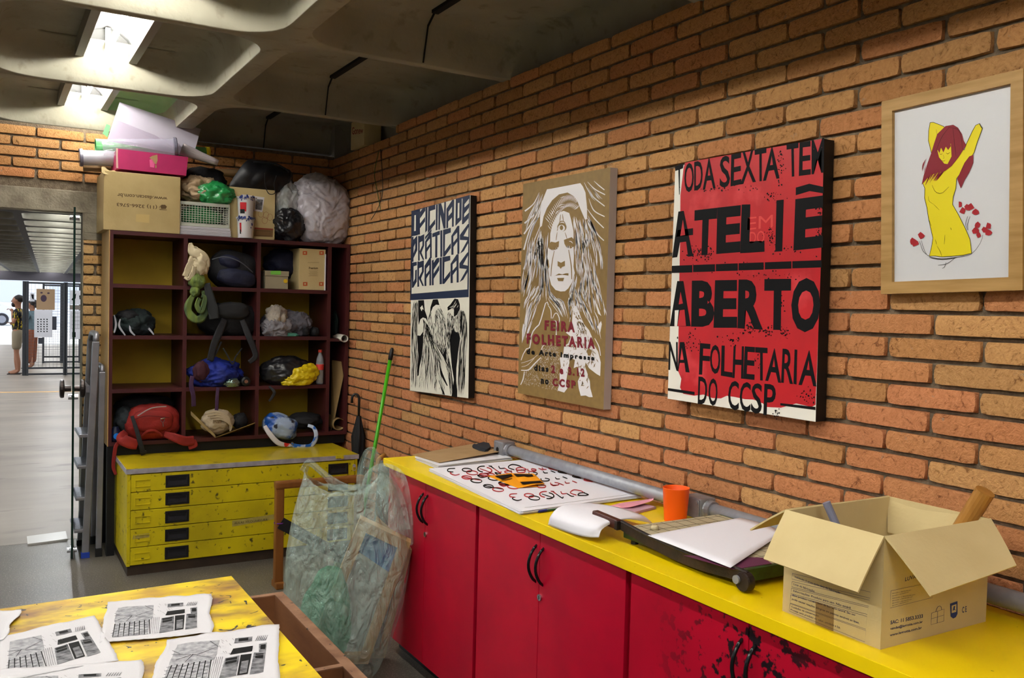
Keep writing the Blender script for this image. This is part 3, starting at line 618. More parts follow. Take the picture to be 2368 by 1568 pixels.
G2([(398, 935), (430, 905), (480, 915), (522, 897), (518, 960), (500, 990), (450, 1010), (403, 985)], [(578, 885), (610, 872), (670, 852), (697, 880), (695, 960), (660, 985), (610, 975), (585, 930)], [(505, 1132), (545, 1152), (590, 1128), (590, 1190), (560, 1200), (540, 1222), (525, 1198), (505, 1190)],
   [(458, 1312), (520, 1277), (558, 1287), (600, 1275), (632, 1275), (632, 1302), (560, 1293), (480, 1302)], [(498, 1330), (582, 1328), (570, 1368), (512, 1366)], [(380, 1120), (400, 1135), (408, 1200), (392, 1230)])
for c_ in (([(540, 588), (530, 675)], 9), ([(562, 583), (572, 662)], 9), ([(500, 795), (487, 888)], 8), ([(592, 798), (616, 872)], 8), ([(466, 1012), (440, 1150), (425, 1310)], 10), ([(634, 1000), (663, 1180), (671, 1345)], 13)): k2.curve('g', c_[0], c_[1] * .6, c_[1], c_[1] * .7, 1)
k2.ell('g', 555, 735, 54, 52, 1); k2.ell('w', 550, 748, 42, 40, 2); k2.ell('g', 552, 742, 20, 28, 3); k2.curve('g', [(500, 780), (530, 680), (580, 672), (605, 730)], 6, 12, 6, 2)
k2.curve('w', [(640, 900), (665, 905), (682, 925)], 4, 9, 4, 2); k2.flow('w', [(420, 1000), (450, 1030)], [(500, 960), (520, 1000)], 14, (.3, .7), (4, 8), 3, 2); k2.flow('w', [(600, 950), (620, 1000)], [(670, 940), (690, 990)], 12, (.3, .7), (4, 8), 4, 2)
# hair swept up from the forehead, then the long shaggy pelt
k2.flow('w', [(360, 620), (420, 480), (520, 380), (620, 345)], [(440, 680), (480, 600), (540, 540), (620, 540)], 6, (.2, .4), (6, 12), 5, 1)
for q in range(26):
    a = q / 25; x = 350 + 390 * a; y = 640 - 290 * sin(pi * min(a * 1.05, 1) * .62 + .08); k2.curve('w', [(x + 10, y + 5), (x + 34 - 30 * a, y + 34), (x + 70 - 90 * a, y + 74)], 2, 9, 1, 1, n=6)
    k2.curve('w', [(x + 40 - 20 * a, y + 95), (x + 60 - 60 * a, y + 125), (x + 78 - 110 * a, y + 150)], 1, 8, 1, 1, n=6)
def hairside(L, R, n, sd, ln=(.18, .4), w=(7, 17)): k2.flow('w', L, R, n, ln, w, sd, 1, jit=.05)
hairside([(290, 320), (240, 470), (160, 640), (110, 820)], [(330, 400), (300, 600), (230, 760), (150, 1000)], 12, 21, (.4, .8), (6, 12))
for pts in ([(290, 330), (225, 460), (122, 548)], [(330, 350), (250, 560), (118, 690)], [(330, 420), (250, 610), (112, 815)], [(300, 600), (190, 740), (110, 1000)], [(310, 700), (230, 900), (108, 1230)], [(300, 760), (250, 960), (230, 1110)]): k2.curve('w', pts, 3, 12, 18, 1)
hairside([(150, 900), (130, 1100), (90, 1350), (60, 1560)], [(320, 760), (300, 1000), (260, 1300), (170, 1580)], 46, 22)
hairside([(250, 850), (270, 1050), (280, 1300), (230, 1600)], [(400, 780), (380, 1050), (400, 1350), (440, 1620)], 60, 23)
for pts in ([(815, 212), (900, 360), (1055, 490)], [(855, 205), (940, 290), (1060, 356)], [(870, 400), (930, 540), (1055, 612)], [(850, 520), (940, 640), (1045, 745)], [(860, 600), (960, 800), (1046, 893)], [(930, 195), (990, 250), (1053, 300)]): k2.curve('w', pts, 3, 13, 11, 1)
hairside([(840, 280), (870, 350), (900, 400), (930, 430)], [(900, 250), (960, 320), (1010, 380), (1055, 420)], 9, 24, (.4, .8), (4, 9))
hairside([(670, 600), (700, 850), (710, 1100), (700, 1300)], [(850, 620), (900, 850), (940, 1100), (990, 1450)], 85, 25, (.12, .32))
hairside([(850, 620), (900, 800), (940, 1000), (960, 1200)], [(900, 650), (980, 850), (1030, 1030), (1045, 1250)], 26, 26)
hairside([(700, 1280), (650, 1450), (620, 1560), (620, 1700)], [(960, 1200), (1000, 1400), (1040, 1600), (1080, 1780)], 62, 27, (.2, .5))
k2.view(1190, 660, 5.225)
hairside([(240, 0), (170, 120), (110, 260), (90, 700)], [(360, 0), (320, 150), (250, 350), (140, 640)], 40, 28, (.15, .4)); hairside([(370, 20), (400, 150), (480, 260), (560, 370)], [(460, 90), (520, 150), (600, 200), (660, 430)], 24, 29, (.3, .6)); hairside([(640, 60), (650, 150), (640, 250), (660, 420)], [(800, 0), (850, 150), (920, 300), (980, 440)], 40, 30, (.25, .5))
hairside([(830, 280), (880, 400), (920, 480), (950, 560)], [(960, 300), (1010, 420), (1030, 560), (1046, 650)], 12, 31, (.4, .7)); W2([(1045, 430), (1055, 470), (1035, 570), (1000, 500)], [(960, 160), (1000, 240), (1048, 370), (1010, 340)], [(105, 460), (140, 520), (90, 700), (92, 540)])
for pts, w_ in (([(80, 905), (130, 780), (190, 745), (200, 620), (240, 530), (300, 470), (340, 340), (385, 195), (410, 240)], 14), ([(410, 245), (440, 300), (445, 400)], 11), ([(460, 400), (490, 340), (520, 345), (545, 420), (510, 500), (508, 600)], 12), ([(80, 1025), (170, 1020), (240, 950), (320, 870)], 15), ([(120, 1040), (105, 1130), (75, 1200)], 14), ([(320, 790), (340, 740), (380, 705)], 9), ([(665, 440), (690, 300), (720, 245), (770, 280)], 8), ([(440, 440), (505, 440), (500, 600)], 9), ([(970, 640), (1020, 740), (1040, 850)], 12), ([(80, 940), (200, 900), (280, 840)], 6), ([(85, 985), (160, 960), (240, 880)], 6)): k2.curve('w', pts, w_ * .6, w_, w_ * .7, 1)
W2([(705, 270), (735, 250), (775, 300), (800, 380), (840, 470), (900, 540), (935, 620), (950, 700), (1010, 800), (1042, 930), (1035, 1095), (990, 1070), (900, 1000), (860, 930), (850, 980), (880, 1060), (910, 1160), (915, 1240), (945, 1350), (900, 1350), (860, 1330), (800, 1335), (775, 1240), (765, 1160), (790, 1100), (760, 980), (715, 1000), (730, 900), (680, 880), (660, 950), (640, 1060), (620, 1180), (640, 1240), (600, 1295), (520, 1270), (545, 1180), (545, 1060), (560, 980), (545, 880), (590, 820), (600, 730), (650, 700), (680, 620), (620, 570), (690, 520)])
k2.flow('g', [(700, 300), (760, 560), (650, 760), (560, 1000)], [(760, 320), (900, 600), (1000, 900), (880, 1300)], 190, (.02, .06), (5, 12), 33, 2, jit=.1); G2([(870, 790), (900, 760), (940, 790), (920, 850), (890, 850)])
rnd = random.Random(4)
for q in range(520):
    x = rnd.uniform(110, 540); y = rnd.uniform(860, 1290)
    if y > 1190 + (x - 110) * .2 or y < 1060 - (x - 110) * 1.0 and x < 330: continue
    a = rnd.uniform(-.4, .5); k2.stroke('w', [(x, y), (x + 12 * sin(a), y + 14 * cos(a))], 2, 6, 2, 1)
for q in range(240):
    x = rnd.uniform(330, 540); y = rnd.uniform(700, 900); k2.stroke('w', [(x, y), (x + rnd.uniform(-6, 6), y + 9)], 2, 4, 2, 1)
for body, c, q in (('FEIRA', 'r', ((368, 420), (733, 440), (364, 540), (733, 570))), ('FOLHETARIA', 'r', ((150, 578), (972, 630), (150, 705), (975, 770))), ('de Arte Impressa', 'b', ((148, 760), (970, 850), (148, 850), (970, 925))), ('dias', 'b', ((240, 955), (412, 975), (240, 1030), (412, 1048))),
                   ('2 e 3.12', 'r', ((446, 962), (850, 1005), (446, 1060), (850, 1108))), ('no', 'b', ((322, 1125), (415, 1140), (322, 1190), (415, 1200))), ('CCSP', 'r', ((462, 1118), (738, 1150), (462, 1215), (738, 1250)))):
    k2.text(c, body, *q, bold=0.05, lv=4, space=1.4)
k2.done(P2, dict(w='white_print', g='brown_detail', r='wine_lettering', b='black_lettering'), dict(w=whiteink, g=gold, r=wine, b=blackink))
# ---- red poster
redink = mat('red_ink', (182, 26, 34), 0.4, col2=(170, 26, 34), nscale=14, col3=(206, 60, 66), n3=5, c3=(0.58, 0.7)); offwhite = mat('offwhite_canvas', (222, 218, 208), 0.55)
P3 = board([(1561.5, 385), (1906, 321), (1886, 975.5), (1544, 922)], 0.050, 'large red canvas print with heavy black lettering on an off-white ground', 0.006, offwhite, blackedge)
k3 = Ink(-0.050, 1520, 300, 2.24)
k3.poly('r', [(145, 170), (865, 46), (848, 700), (820, 1425), (800, 1436), (720, 1418), (640, 1440), (560, 1436), (548, 1418), (500, 1398), (455, 1396), (405, 1385), (360, 1378), (330, 1392), (285, 1390), (240, 1372), (190, 1378), (135, 1368), (118, 1335), (125, 1290), (108, 1250), (112, 900), (118, 600), (120, 340), (136, 200)])
for ch, TL, TR, BL, BR in (('T', (92, 190), (136, 174), (108, 338), (122, 334)), ('O', (142, 175), (190, 168), (140, 326), (190, 322)), ('D', (192, 168), (236, 156), (192, 316), (236, 308)), ('A', (250, 152), (288, 146), (236, 312), (303, 304)),
                           ('S', (326, 140), (376, 132), (323, 302), (378, 296)), ('E', (384, 130), (436, 118), (380, 294), (436, 282)), ('X', (440, 114), (500, 104), (430, 284), (512, 270)), ('T', (505, 104), (566, 92), (508, 270), (564, 264)), ('A', (578, 92), (612, 84), (548, 266), (634, 252)),
                           ('T', (670, 76), (732, 66), (674, 246), (734, 240)), ('E', (738, 66), (796, 58), (734, 240), (796, 232)), ('M', (800, 56), (866, 42), (800, 232), (862, 222)),
                           ('T', (194, 418), (312, 404), (190, 652), (300, 648)), ('E', (312, 404), (436, 390), (306, 644), (430, 634)), ('L', (438, 388), (556, 384), (430, 640), (556, 632)),
                           ('E', (716, 360), (862, 340), (706, 626), (858, 610)),
                           ('B', (180, 782), (298, 780), (176, 1020), (294, 1022)), ('E', (300, 780), (416, 778), (292, 1026), (414, 1026)), ('R', (422, 776), (548, 776), (416, 1028), (548, 1036)), ('T', (556, 774), (694, 772), (552, 1036), (690, 1038)), ('O', (700, 768), (848, 768), (690, 1048), (842, 1050)),
                           ('N', (62, 1098), (106, 1100), (58, 1244), (108, 1250)), ('F', (222, 1105), (276, 1110), (216, 1268), (270, 1272)), ('O', (276, 1112), (328, 1116), (272, 1256), (326, 1274)), ('L', (334, 1118), (390, 1120), (330, 1274), (390, 1284)), ('H', (396, 1120), (450, 1122), (390, 1286), (446, 1290)), ('E', (454, 1122), (508, 1126), (446, 1290), (504, 1296)),
                           ('T', (508, 1126), (572, 1130), (508, 1296), (572, 1302)), ('A', (598, 1132), (618, 1134), (560, 1300), (642, 1312)), ('R', (650, 1134), (706, 1138), (642, 1310), (704, 1318)), ('I', (712, 1138), (726, 1140), (706, 1316), (722, 1320)), ('A', (776, 1142), (800, 1144), (732, 1322), (826, 1330)),
                           ('D', (214, 1278), (262, 1284), (210, 1420), (256, 1426)), ('O', (268, 1286), (314, 1290), (264, 1426), (312, 1434)), ('C', (370, 1298), (424, 1304), (366, 1448), (422, 1456)), ('C', (430, 1304), (486, 1310), (426, 1456), (482, 1464)), ('S', (492, 1312), (546, 1316), (484, 1464), (540, 1476)), ('P', (556, 1316), (616, 1320), (550, 1478), (612, 1486))):
    k3.text('b', ch, TL, TR, BL, BR, bold=(.045 if (BL[1] - TL[1] > 200 and BR[0] - BL[0] > 80) else .014), lv=1)
for P in ([(110, 424), (138, 420), (186, 655), (160, 658), (150, 580), (118, 584), (104, 660), (78, 664)], [(106, 520), (186, 510), (186, 545), (100, 555)], [(618, 366), (656, 362), (648, 630), (612, 632)], [(718, 300), (788, 280), (862, 296), (862, 330), (790, 318), (718, 340)],
          [(104, 784), (136, 784), (174, 1018), (142, 1018), (100, 1018), (66, 1018)], [(118, 1100), (140, 1100), (168, 1258), (152, 1256), (122, 1254), (106, 1252)]):
    k3.poly('b', P, 1)
k3.poly('r', [(134, 466), (146, 545), (120, 550)], 2); k3.poly('r', [(122, 840), (134, 900), (112, 905)], 2); k3.poly('r', [(118, 936), (142, 932), (150, 1016), (106, 1018)], 2); k3.poly('w', [(92, 936), (112, 934), (104, 1018), (90, 1018)], 2); k3.poly('r', [(128, 1130), (138, 1192), (120, 1192)], 2); k3.poly('r', [(118, 1208), (142, 1208), (148, 1256), (110, 1254)], 2)
for a, b, l_ in ((76, 182, 0), (186, 300, 1), (304, 418, 2), (422, 552, 3), (558, 696, 4), (700, 852, 5)):
    f0 = 705 - (a - 76) * .038; f1 = 705 - (b - 76) * .038; k3.poly('b', [(a, f0), (b, f1), (b, f1 + 38), (a, f0 + 37)], 1)
k3.poly('b', [(56, 1338), (194, 1358), (194, 1374), (56, 1352)], 1); k3.poly('b', [(638, 1416), (820, 1436), (820, 1452), (638, 1428)], 1)
k3.text('f', 'EM', (470, 455), (600, 440), (466, 520), (600, 505), lv=1); k3.text('f', 'DO', (480, 530), (556, 522), (478, 590), (556, 584), lv=1)
rnd = random.Random(8)
for (cx, cy, rx, ry, n) in ((200, 650, 60, 40, 40), (270, 640, 30, 40, 30), (600, 350, 60, 60, 22), (590, 550, 40, 60, 45), (480, 1030, 40, 40, 45), (570, 1045, 40, 40, 35), (660, 1050, 40, 30, 30), (640, 930, 20, 60, 18), (180, 1090, 50, 60, 35), (390, 1090, 60, 30, 30), (840, 420, 20, 30, 25), (840, 540, 20, 30, 25), (640, 180, 20, 100, 35), (350, 310, 250, 20, 30), (780, 1380, 60, 50, 30), (620, 1470, 14, 30, 20), (520, 1180, 30, 50, 18), (690, 620, 140, 40, 22), (400, 720, 300, 60, 26), (600, 760, 200, 20, 22)):
    for q in range(n):
        x = cx + rnd.gauss(0, .5) * rx; y = cy + rnd.gauss(0, .5) * ry; r_ = rnd.uniform(1.2, 6)
        k3.poly('b', [(x + r_ * rnd.uniform(.4, 1.1) * cos(i * 1.05), y + r_ * rnd.uniform(.4, 1.3) * sin(i * 1.05)) for i in range(6)], 2)
k3.done(P3, dict(r='red_print', b='black_lettering', w='white_patch', f='faded_lettering'), dict(r=redink, b=blackink, w=offwhite, f=mat('faded_red', (206, 66, 62), 0.5)))
# ---- framed print
fwood = mat('pale_frame_wood', (176, 138, 84), 0.5, col2=(150, 114, 60), nscale=30, stretch=(1, 0.15, 1.6)); matwhite = mat('mat_white', (206, 206, 210), 0.5); yink = mat('yellow_ink', (222, 204, 8), 0.5); hink = mat('crimson_ink', (128, 16, 34), 0.5); petal = mat('petal_ink', (160, 22, 34), 0.5)
co = [X_(x, y, -.035) for x, y in ((2038.5, 235), (2366, 158), (2364.5, 671), (2037, 680))]; ci = [X_(x, y, -.033) for x, y in ((2064, 256.5), (2338, 193.5), (2333, 641), (2063.5, 652))]
PF = thing('framed_print', (-.018, sum(p.y for p in co) / 4, min(p.z for p in co)), 'pale wood framed print of a yellow nude with red hair and red flowers', 'picture')
for i in range(4):
    j = (i + 1) % 4; a, b, c, d = co[i].copy(), co[j].copy(), ci[j].copy(), ci[i].copy()
    for p in (c, d): p.x = -.035
    m_ = MB(); m_.slab([a, b, c, d], (1, 0, 0), .031); m_.build('frame_rail', fwood, PF)
m_ = MB(); m_.slab([Vector((-.024, p.y, p.z)) for p in co], (1, 0, 0), .003); m_.build('white_sheet', matwhite, PF)
kf = Ink(-.0245, 2020, 140, 2.704)
fig = [(355, 388), (375, 386), (440, 412), (470, 440), (500, 500), (570, 560), (580, 525), (620, 440), (640, 405), (665, 394), (682, 425), (650, 510), (630, 575), (590, 640), (520, 740), (516, 800), (500, 850), (495, 900), (530, 960), (575, 1050), (605, 1120), (614, 1205), (560, 1218), (430, 1228), (390, 1222), (350, 1222), (365, 1160), (372, 1110), (345, 990), (335, 920), (320, 860), (322, 800), (308, 765), (340, 730), (380, 650), (362, 575), (344, 500), (346, 440)]
kf.poly('y', fig, 0); kf.stroke('k', fig + [fig[0]], 3, 3, 3, 1)
kf.poly('h', [(452, 410), (500, 402), (530, 420), (555, 460), (565, 500), (582, 530), (530, 610), (490, 660), (450, 690), (410, 700), (360, 715), (330, 745), (302, 778), (315, 720), (340, 640), (362, 580), (380, 520), (400, 460)], 2)
kf.poly('h', [(570, 640), (600, 600), (626, 590), (626, 640), (600, 700), (570, 750), (548, 800), (535, 770), (525, 740)], 2)
kf.poly('y', [(402, 562), (430, 545), (470, 530), (486, 520), (490, 600), (465, 648), (445, 645), (412, 605)], 3); kf.flow('h', [(380, 660), (340, 720), (310, 790)], [(470, 660), (420, 720), (390, 760)], 14, (.4, .8), (3, 9), 2, 3); kf.flow('h', [(330, 600), (310, 640), (303, 690)], [(345, 640), (335, 680), (320, 730)], 5, (.5, .9), (3, 6), 3, 2)
kf.poly('h', [(405, 560), (440, 480), (480, 500), (487, 535), (470, 560), (455, 540), (440, 575), (425, 545), (415, 580)], 4)
for pts, w_ in (([(415, 583), (425, 588), (435, 582)], 2.5), ([(458, 578), (468, 584), (482, 574)], 3), ([(440, 590), (444, 610), (438, 614)], 1.5), ([(430, 625), (442, 630), (452, 624)], 2.5), ([(370, 780), (390, 820), (430, 830), (475, 790)], 3), ([(345, 850), (352, 880), (380, 900)], 2), ([(380, 900), (415, 935)], 2), ([(345, 985), (365, 1035)], 2), ([(390, 1120), (398, 1150)], 2.5), ([(450, 1090), (446, 1150)], 2.5), ([(400, 1160), (420, 1195), (430, 1225)], 2.5), ([(486, 1045), (490, 1060)], 3), ([(400, 465), (395, 430)], 1.5), ([(568, 655), (555, 690)], 2), ([(470, 420), (540, 440), (560, 560)], 2), ([(480, 415), (430, 480), (390, 580)], 2), ([(500, 420), (510, 520), (520, 600)], 2), ([(665, 394), (682, 425)], 5)): kf.curve('k', pts, w_ * .5, w_, w_ * .5, 5, n=8)
for pts in ([(300, 1125), (320, 1190), (350, 1225), (430, 1240), (560, 1225), (620, 1205), (670, 1140), (685, 1090)], [(590, 975), (578, 1020), (588, 1060)], [(350, 1232), (430, 1245), (520, 1232)], [(510, 1235), (460, 1270), (405, 1280)], [(455, 1262), (445, 1290), (430, 1300)], [(290, 1130), (310, 1190), (345, 1222)], [(605, 975), (590, 1020), (592, 1062)]): kf.curve('k', pts, 2, 3, 2, 1)
for (cx, cy, R_) in ((590, 920, 0), (560, 940, 1), (640, 950, 2), (610, 915, 3), (650, 1030, 4), (640, 1065, 5), (700, 1060, 6), (722, 1035, 7), (722, 1078, 8), (300, 1095, 9), (245, 1130, 10), (262, 1142, 11), (660, 1090, 12), (545, 900, 13)):
    kf.poly('p', [(cx + (26 if i % 3 else 17) * (.62 if R_ in (13, 12) else .92) * cos(i * .9 + R_), cy + (30 if (i + R_) % 2 else 21) * .8 * sin(i * .9 + R_)) for i in range(7)], 2)
kf.done(PF, dict(y='yellow_print', k='line_drawing', h='hair_print', p='flower_print'), dict(y=yink, k=blackink, h=hink, p=petal))
# ------------------------------------------------------------------ things on the worktop
def c5(x, y): return (1720 + x / 3.213, 1080 + y / 3.213)
def c4(x, y): return (1240 + x / 3.819, 1080 + y / 3.819)
def c3(x, y): return (880 + x / 3.588, 1000 + y / 3.588)
white_p = mat('white_paper', (228, 226, 234), 0.7); white2 = mat('paper_edges', (214, 212, 218), 0.8)
card = mat('brown_card', (160, 130, 92), 0.75, col2=(148, 118, 80), nscale=12)
carton_m = mat('carton_board', (200, 180, 132), 0.8, col2=(193, 172, 124), nscale=8, bump=0.08, bscale=90); carton_in = mat('carton_inside', (172, 148, 92), 0.85, col2=(164, 140, 86), nscale=9)
galv = mat('galvanised_steel', (158, 160, 168), 0.5, metal=0.4, col2=(140, 142, 150), nscale=26); castalu = mat('cast_aluminium', (146, 146, 152), 0.4, metal=0.45, col2=(122, 122, 128), nscale=30, bump=0.1, bscale=100)
def quadsheet(mb, pts, t=0.0006, z=None):
    mb.slab([tuple(p) for p in pts], (0, 0, -1), t)
def sheet_stack(px, z0, n, dz, jit, seed, rot=0.0):
    """n sheets between z0 and z0 + n*dz, each a little out of line"""
    rnd = random.Random(seed); mb = MB(); P = [Z_(x, y, z0 + n * dz) for x, y in px]; c = sum(P, Vector()) / 4
    for i in range(n):
        a = rnd.uniform(-jit, jit) * 2 + rot * i; dx, dy = rnd.uniform(-jit, jit) * .3, rnd.uniform(-jit, jit) * .3
        if i == n - 1: a = dx = dy = 0
        q = []
        for p in P:
            v = Vector((p.x - c.x, p.y - c.y, 0)); q.append((c.x + v.x * cos(a) - v.y * sin(a) + dx, c.y + v.x * sin(a) + v.y * cos(a) + dy, z0 + (i + 1) * dz))
        mb.slab([q[3], q[2], q[1], q[0]] if False else q, (0, 0, -1), dz * .55)
    return mb, P
# brown folder over prints at the far end
m_, _ = sheet_stack([c3(285, 200), c3(830, 120), c3(1085, 207), c3(480, 276)], ZT + .001, 6, .0028, .02, 3); o = m_.build('print_pile', white2, base=True); tag(o, 'thin pile of white-edged prints under the brown card folder on the worktop', 'papers')
m_ = MB(); P = [c3(262, 183), c3(800, 88), c3(1000, 156), c3(486, 250)]; zz = ZT + .021; q = [Z_(P[0][0], P[0][1], zz), Z_(P[1][0], P[1][1], zz), Z_(P[2][0], P[2][1], zz + .012), Z_(P[3][0], P[3][1], zz)]
m_.slab(q, (0, 0, -1), .002); fo = m_.build('card_folder', card, base=True); tag(fo, 'brown card folder lying on the print pile at the far end of the worktop', 'folder')
k = Ink(zz + .004, 880, 1000, 3.588, ax=2); m_ = MB(); m_.slab([tuple(k.w(x, y)) for x, y in ((895, 152), (975, 140), (996, 155), (905, 162))], (0, 0, 1), .0008); lb = m_.build('label', mat('green_label', (70, 160, 90), .6), fo)
# black felt cloth
m_ = MB(); c = Z_(*c3(855, 118), ZT + .03)
pts = [c3(780, 100), c3(855, 78), c3(900, 88), c3(915, 118), c3(880, 140), c3(840, 128)]; w_ = [Z_(x, y, ZT + .04) for x, y in pts]; m_.prism([tuple(p) for p in w_], (0, 0, -.014)); m_.tube([w_[0] - Vector((0, 0, .008)), w_[5] - Vector((0, 0, .012)), w_[4] - Vector((0, 0, .010))], [.012, .014, .010], 8)
m_.build('felt_pad', mat('black_felt', (34, 36, 42), .95), base=True); tag(bpy.data.objects['felt_pad'], 'small black felt pad on the brown card folder by the pipe box', 'pad')
# conduit pipe with junction boxes along the wall
pz = 0.928; py_ = -0.075
def junction(y0, y1, label, hole):
    t = thing('conduit_box', (py_, (y0 + y1) / 2, 0.89), label, 'conduit box')
    m_ = MB(); m_.box(py_ - .038, py_ + .030, y0, y1, .895, .965, .007); m_.build('housing', castalu, t)
    m_ = MB(); m_.lathe([(.030, y0 - .022), (.030, y0 - .004), (.033, y0)], (py_, 0, pz), 18, 'y'); m_.build('collar', castalu, t)
    if hole:
        m_ = MB(); m_.lathe([(.012, py_ - .0390), (.012, py_ - .0375)], (0, (y0 + y1) / 2 + .005, pz - .003), 16, 'x'); m_.build('knockout', inkblack, t)
    else:
        m_ = MB(); m_.box(py_ - .044, py_ - .038, y0 + .004, y1 - .004, .899, .961, .002); m_.lathe([(.006, py_ - .048), (.006, py_ - .044)], (0, y0 + .012, .952), 10, 'x'); m_.lathe([(.005, py_ - .047), (.005, py_ - .044)], (0, (y0 + y1) / 2 + .008, .928), 10, 'x'); m_.build('cover_plate', castalu, t)
    return t
junction(-.225, -.140, 'small square metal conduit box at the far end of the wall pipe', True)
junction(-1.550, -1.455, 'metal conduit box with a screwed cover behind the orange cup', False)
for a, b, lab in ((-.247, -1.455, 'long grey galvanised pipe running along the wall behind the paper stack'), (-1.572, -3.85, 'grey galvanised pipe running along the wall behind the cutter and carton')):
    m_ = MB(); m_.tube([(py_, a, pz), (py_, b, pz)], .0235, 20); o = m_.build('conduit_pipe', galv, base=True, smooth=False); tag(o, lab, 'pipe')
    for p in o.data.polygons: p.use_smooth = len(p.vertices) == 4
# big stack of white sheets with red and black lettering
PS = [c3(400, 300), c3(1230, 222), c3(2172, 516), c3(1180, 655)]
m_, PW = sheet_stack(PS, ZT + .001, 7, .0018, .014, 7); st = m_.build('paper_stack', white_p, base=True); tag(st, 'large stack of white sheets topped by curly red and black mirrored lettering', 'paper stack')
zt_ = ZT + .001 + 7 * .0018; kp = Ink(zt_, 880, 1000, 3.588, ax=2)
def S(k, pts, w=7, closed=False): kp.curve(k, pts, w * 1.1, w * 1.35, w * 1.1, 1, n=22)
def ring(k, cx, cy, rx, ry, w=7, a0=0, a1=6.3, rot=.12):
    S(k, [(cx + rx * cos(a0 + (a1 - a0) * i / 12) - ry * sin(a0 + (a1 - a0) * i / 12) * .3, cy + ry * sin(a0 + (a1 - a0) * i / 12) + rx * cos(a0 + (a1 - a0) * i / 12) * rot) for i in range(13)], w)
def eps(k1, k2, x, y, s=1.0): S(k1, [(x + 28 * s, y - 22 * s), (x - 26 * s, y - 18 * s), (x - 30 * s, y + 2 * s), (x + 14 * s, y + 8 * s)]); S(k2, [(x + 2 * s, y + 6 * s), (x - 10 * s, y + 20 * s), (x + 28 * s, y + 34 * s), (x + 66 * s, y + 26 * s)])
def word(x, y, c1, c2):
    eps(c1, c2, x, y); ring(c1, x + 128, y - 8, 40, 14); ring(c2, x + 170, y + 14, 46, 16)
    ring(c1, x + 268, y - 16, 52, 24, 8, 1.6, 4.7); ring(c2, x + 280, y - 6, 52, 24, 8, -1.5, 1.6); S(c2, [(x + 232, y - 20), (x + 322, y + 10)], 6)
    S(c1, [(x + 306, y - 42), (x + 336, y - 40)]); S(c1, [(x + 320, y - 42), (x + 352, y - 20)]); S(c2, [(x + 352, y - 20), (x + 402, y + 14), (x + 410, y + 2)])
    S(c1, [(x + 390, y - 42), (x + 402, y - 22), (x + 440, y - 24)]); S(c2, [(x + 440, y - 24), (x + 476, y - 2), (x + 500, y + 0)])
    S(c1, [(x + 520, y - 10), (x + 470, y - 30), (x + 500, y - 54), (x + 560, y - 44), (x + 580, y - 30)]); S(c2, [(x + 580, y - 30), (x + 620, y - 12), (x + 540, y - 8), (x + 545, y - 26), (x + 590, y - 32)])
word(590, 322, 'b', 'r'); word(1105, 532, 'r', 'b')
def small(x, y, c1, c2, k=0):
    ring(c1, x, y, 40, 13); ring(c2, x + 80, y + 28, 46, 15); S(c1, [(x - 40, y - 8), (x + 40, y + 10), (x + 120, y + 24)], 6)
    S(c2, [(x + 140, y - 10), (x + 90, y - 20), (x + 120, y + 0), (x + 170, y - 8)]); ring(c1, x + 200, y - 24, 30, 10)
small(715, 375, 'r', 'b'); small(895, 448, 'b', 'r'); small(860, 355, 'r', 'b'); small(1020, 425, 'b', 'r')
for (x, y, a, b) in ((1160, 325, 'r', 'r'), (1260, 345, 'b', 'b'), (1360, 395, 'b', 'b'), (1440, 430, 'r', 'r'), (1330, 450, 'r', 'r'), (1250, 315, 'r', 'r')):
    S(a, [(x - 30, y - 12), (x - 20, y + 8), (x + 30, y + 8), (x + 38, y - 6), (x + 4, y - 14)])
    S(b, [(x + 90, y - 22), (x + 100, y - 8), (x + 128, y - 8)]); S(b, [(x + 150, y - 26), (x + 190, y - 10)]); 
for (x, y, a) in ((1438, 300, 'r'), (1515, 328, 'b'), (1635, 367, 'b'), (1730, 396, 'r')):
    S(a, [(x + 30, y + 16), (x - 40, y + 2), (x - 20, y - 14), (x + 36, y - 8), (x + 20, y + 4), (x - 30, y - 2)])
kp.stroke('l', [(1195, 625), (1480, 592), (2140, 505)], 1.5, lv=0)
kp.done(st, dict(r='red_lettering', b='black_lettering', l='pencil_line'), dict(r=mat('red_marker', (176, 44, 52), .5), b=blackink, l=pencil))
# orange flyers
orange_p = mat('orange_flyer', (244, 160, 14), .6)
def flyer(px, z, label, inks):
    m_ = MB(); n = 6; P = [Z_(*c3(*p), z) for p in px]
    def f(u, v):
        p = P[0] * (1 - u) * (1 - v) + P[1] * u * (1 - v) + P[2] * u * v + P[3] * (1 - u) * v
        return (p.x, p.y, p.z + .004 * sin(u * 3.0) * (v - .2))
    m_.grid(f, n, n); o = m_.build('flyer', orange_p, base=True, solid=.0008); tag(o, label, 'flyer', 'orange flyers on the paper stack')
    kf_ = Ink(z + .0038, 880, 1000, 3.588, ax=2)
    for q in inks: kf_.poly('k', q, 1)
    kf_.done(o, dict(k='black_print'), dict(k=blackink))
flyer([(890, 362), (1080, 338), (1310, 452), (1140, 462)], zt_ + .0015, 'orange flyer underneath the other one on the lettered paper stack', [[(945, 362), (1085, 345), (1095, 362), (1010, 388), (985, 380)], [(1000, 395), (1090, 380), (1095, 384), (1010, 400)]])
flyer([(1082, 338), (1272, 342), (1362, 428), (1190, 452)], zt_ + .007, 'orange flyer lying on top of the other one with its dark picture visible', [[(1100, 345), (1255, 348), (1270, 362), (1215, 368), (1190, 360), (1130, 366)], [(1155, 412), (1325, 402), (1350, 418), (1180, 432)]])
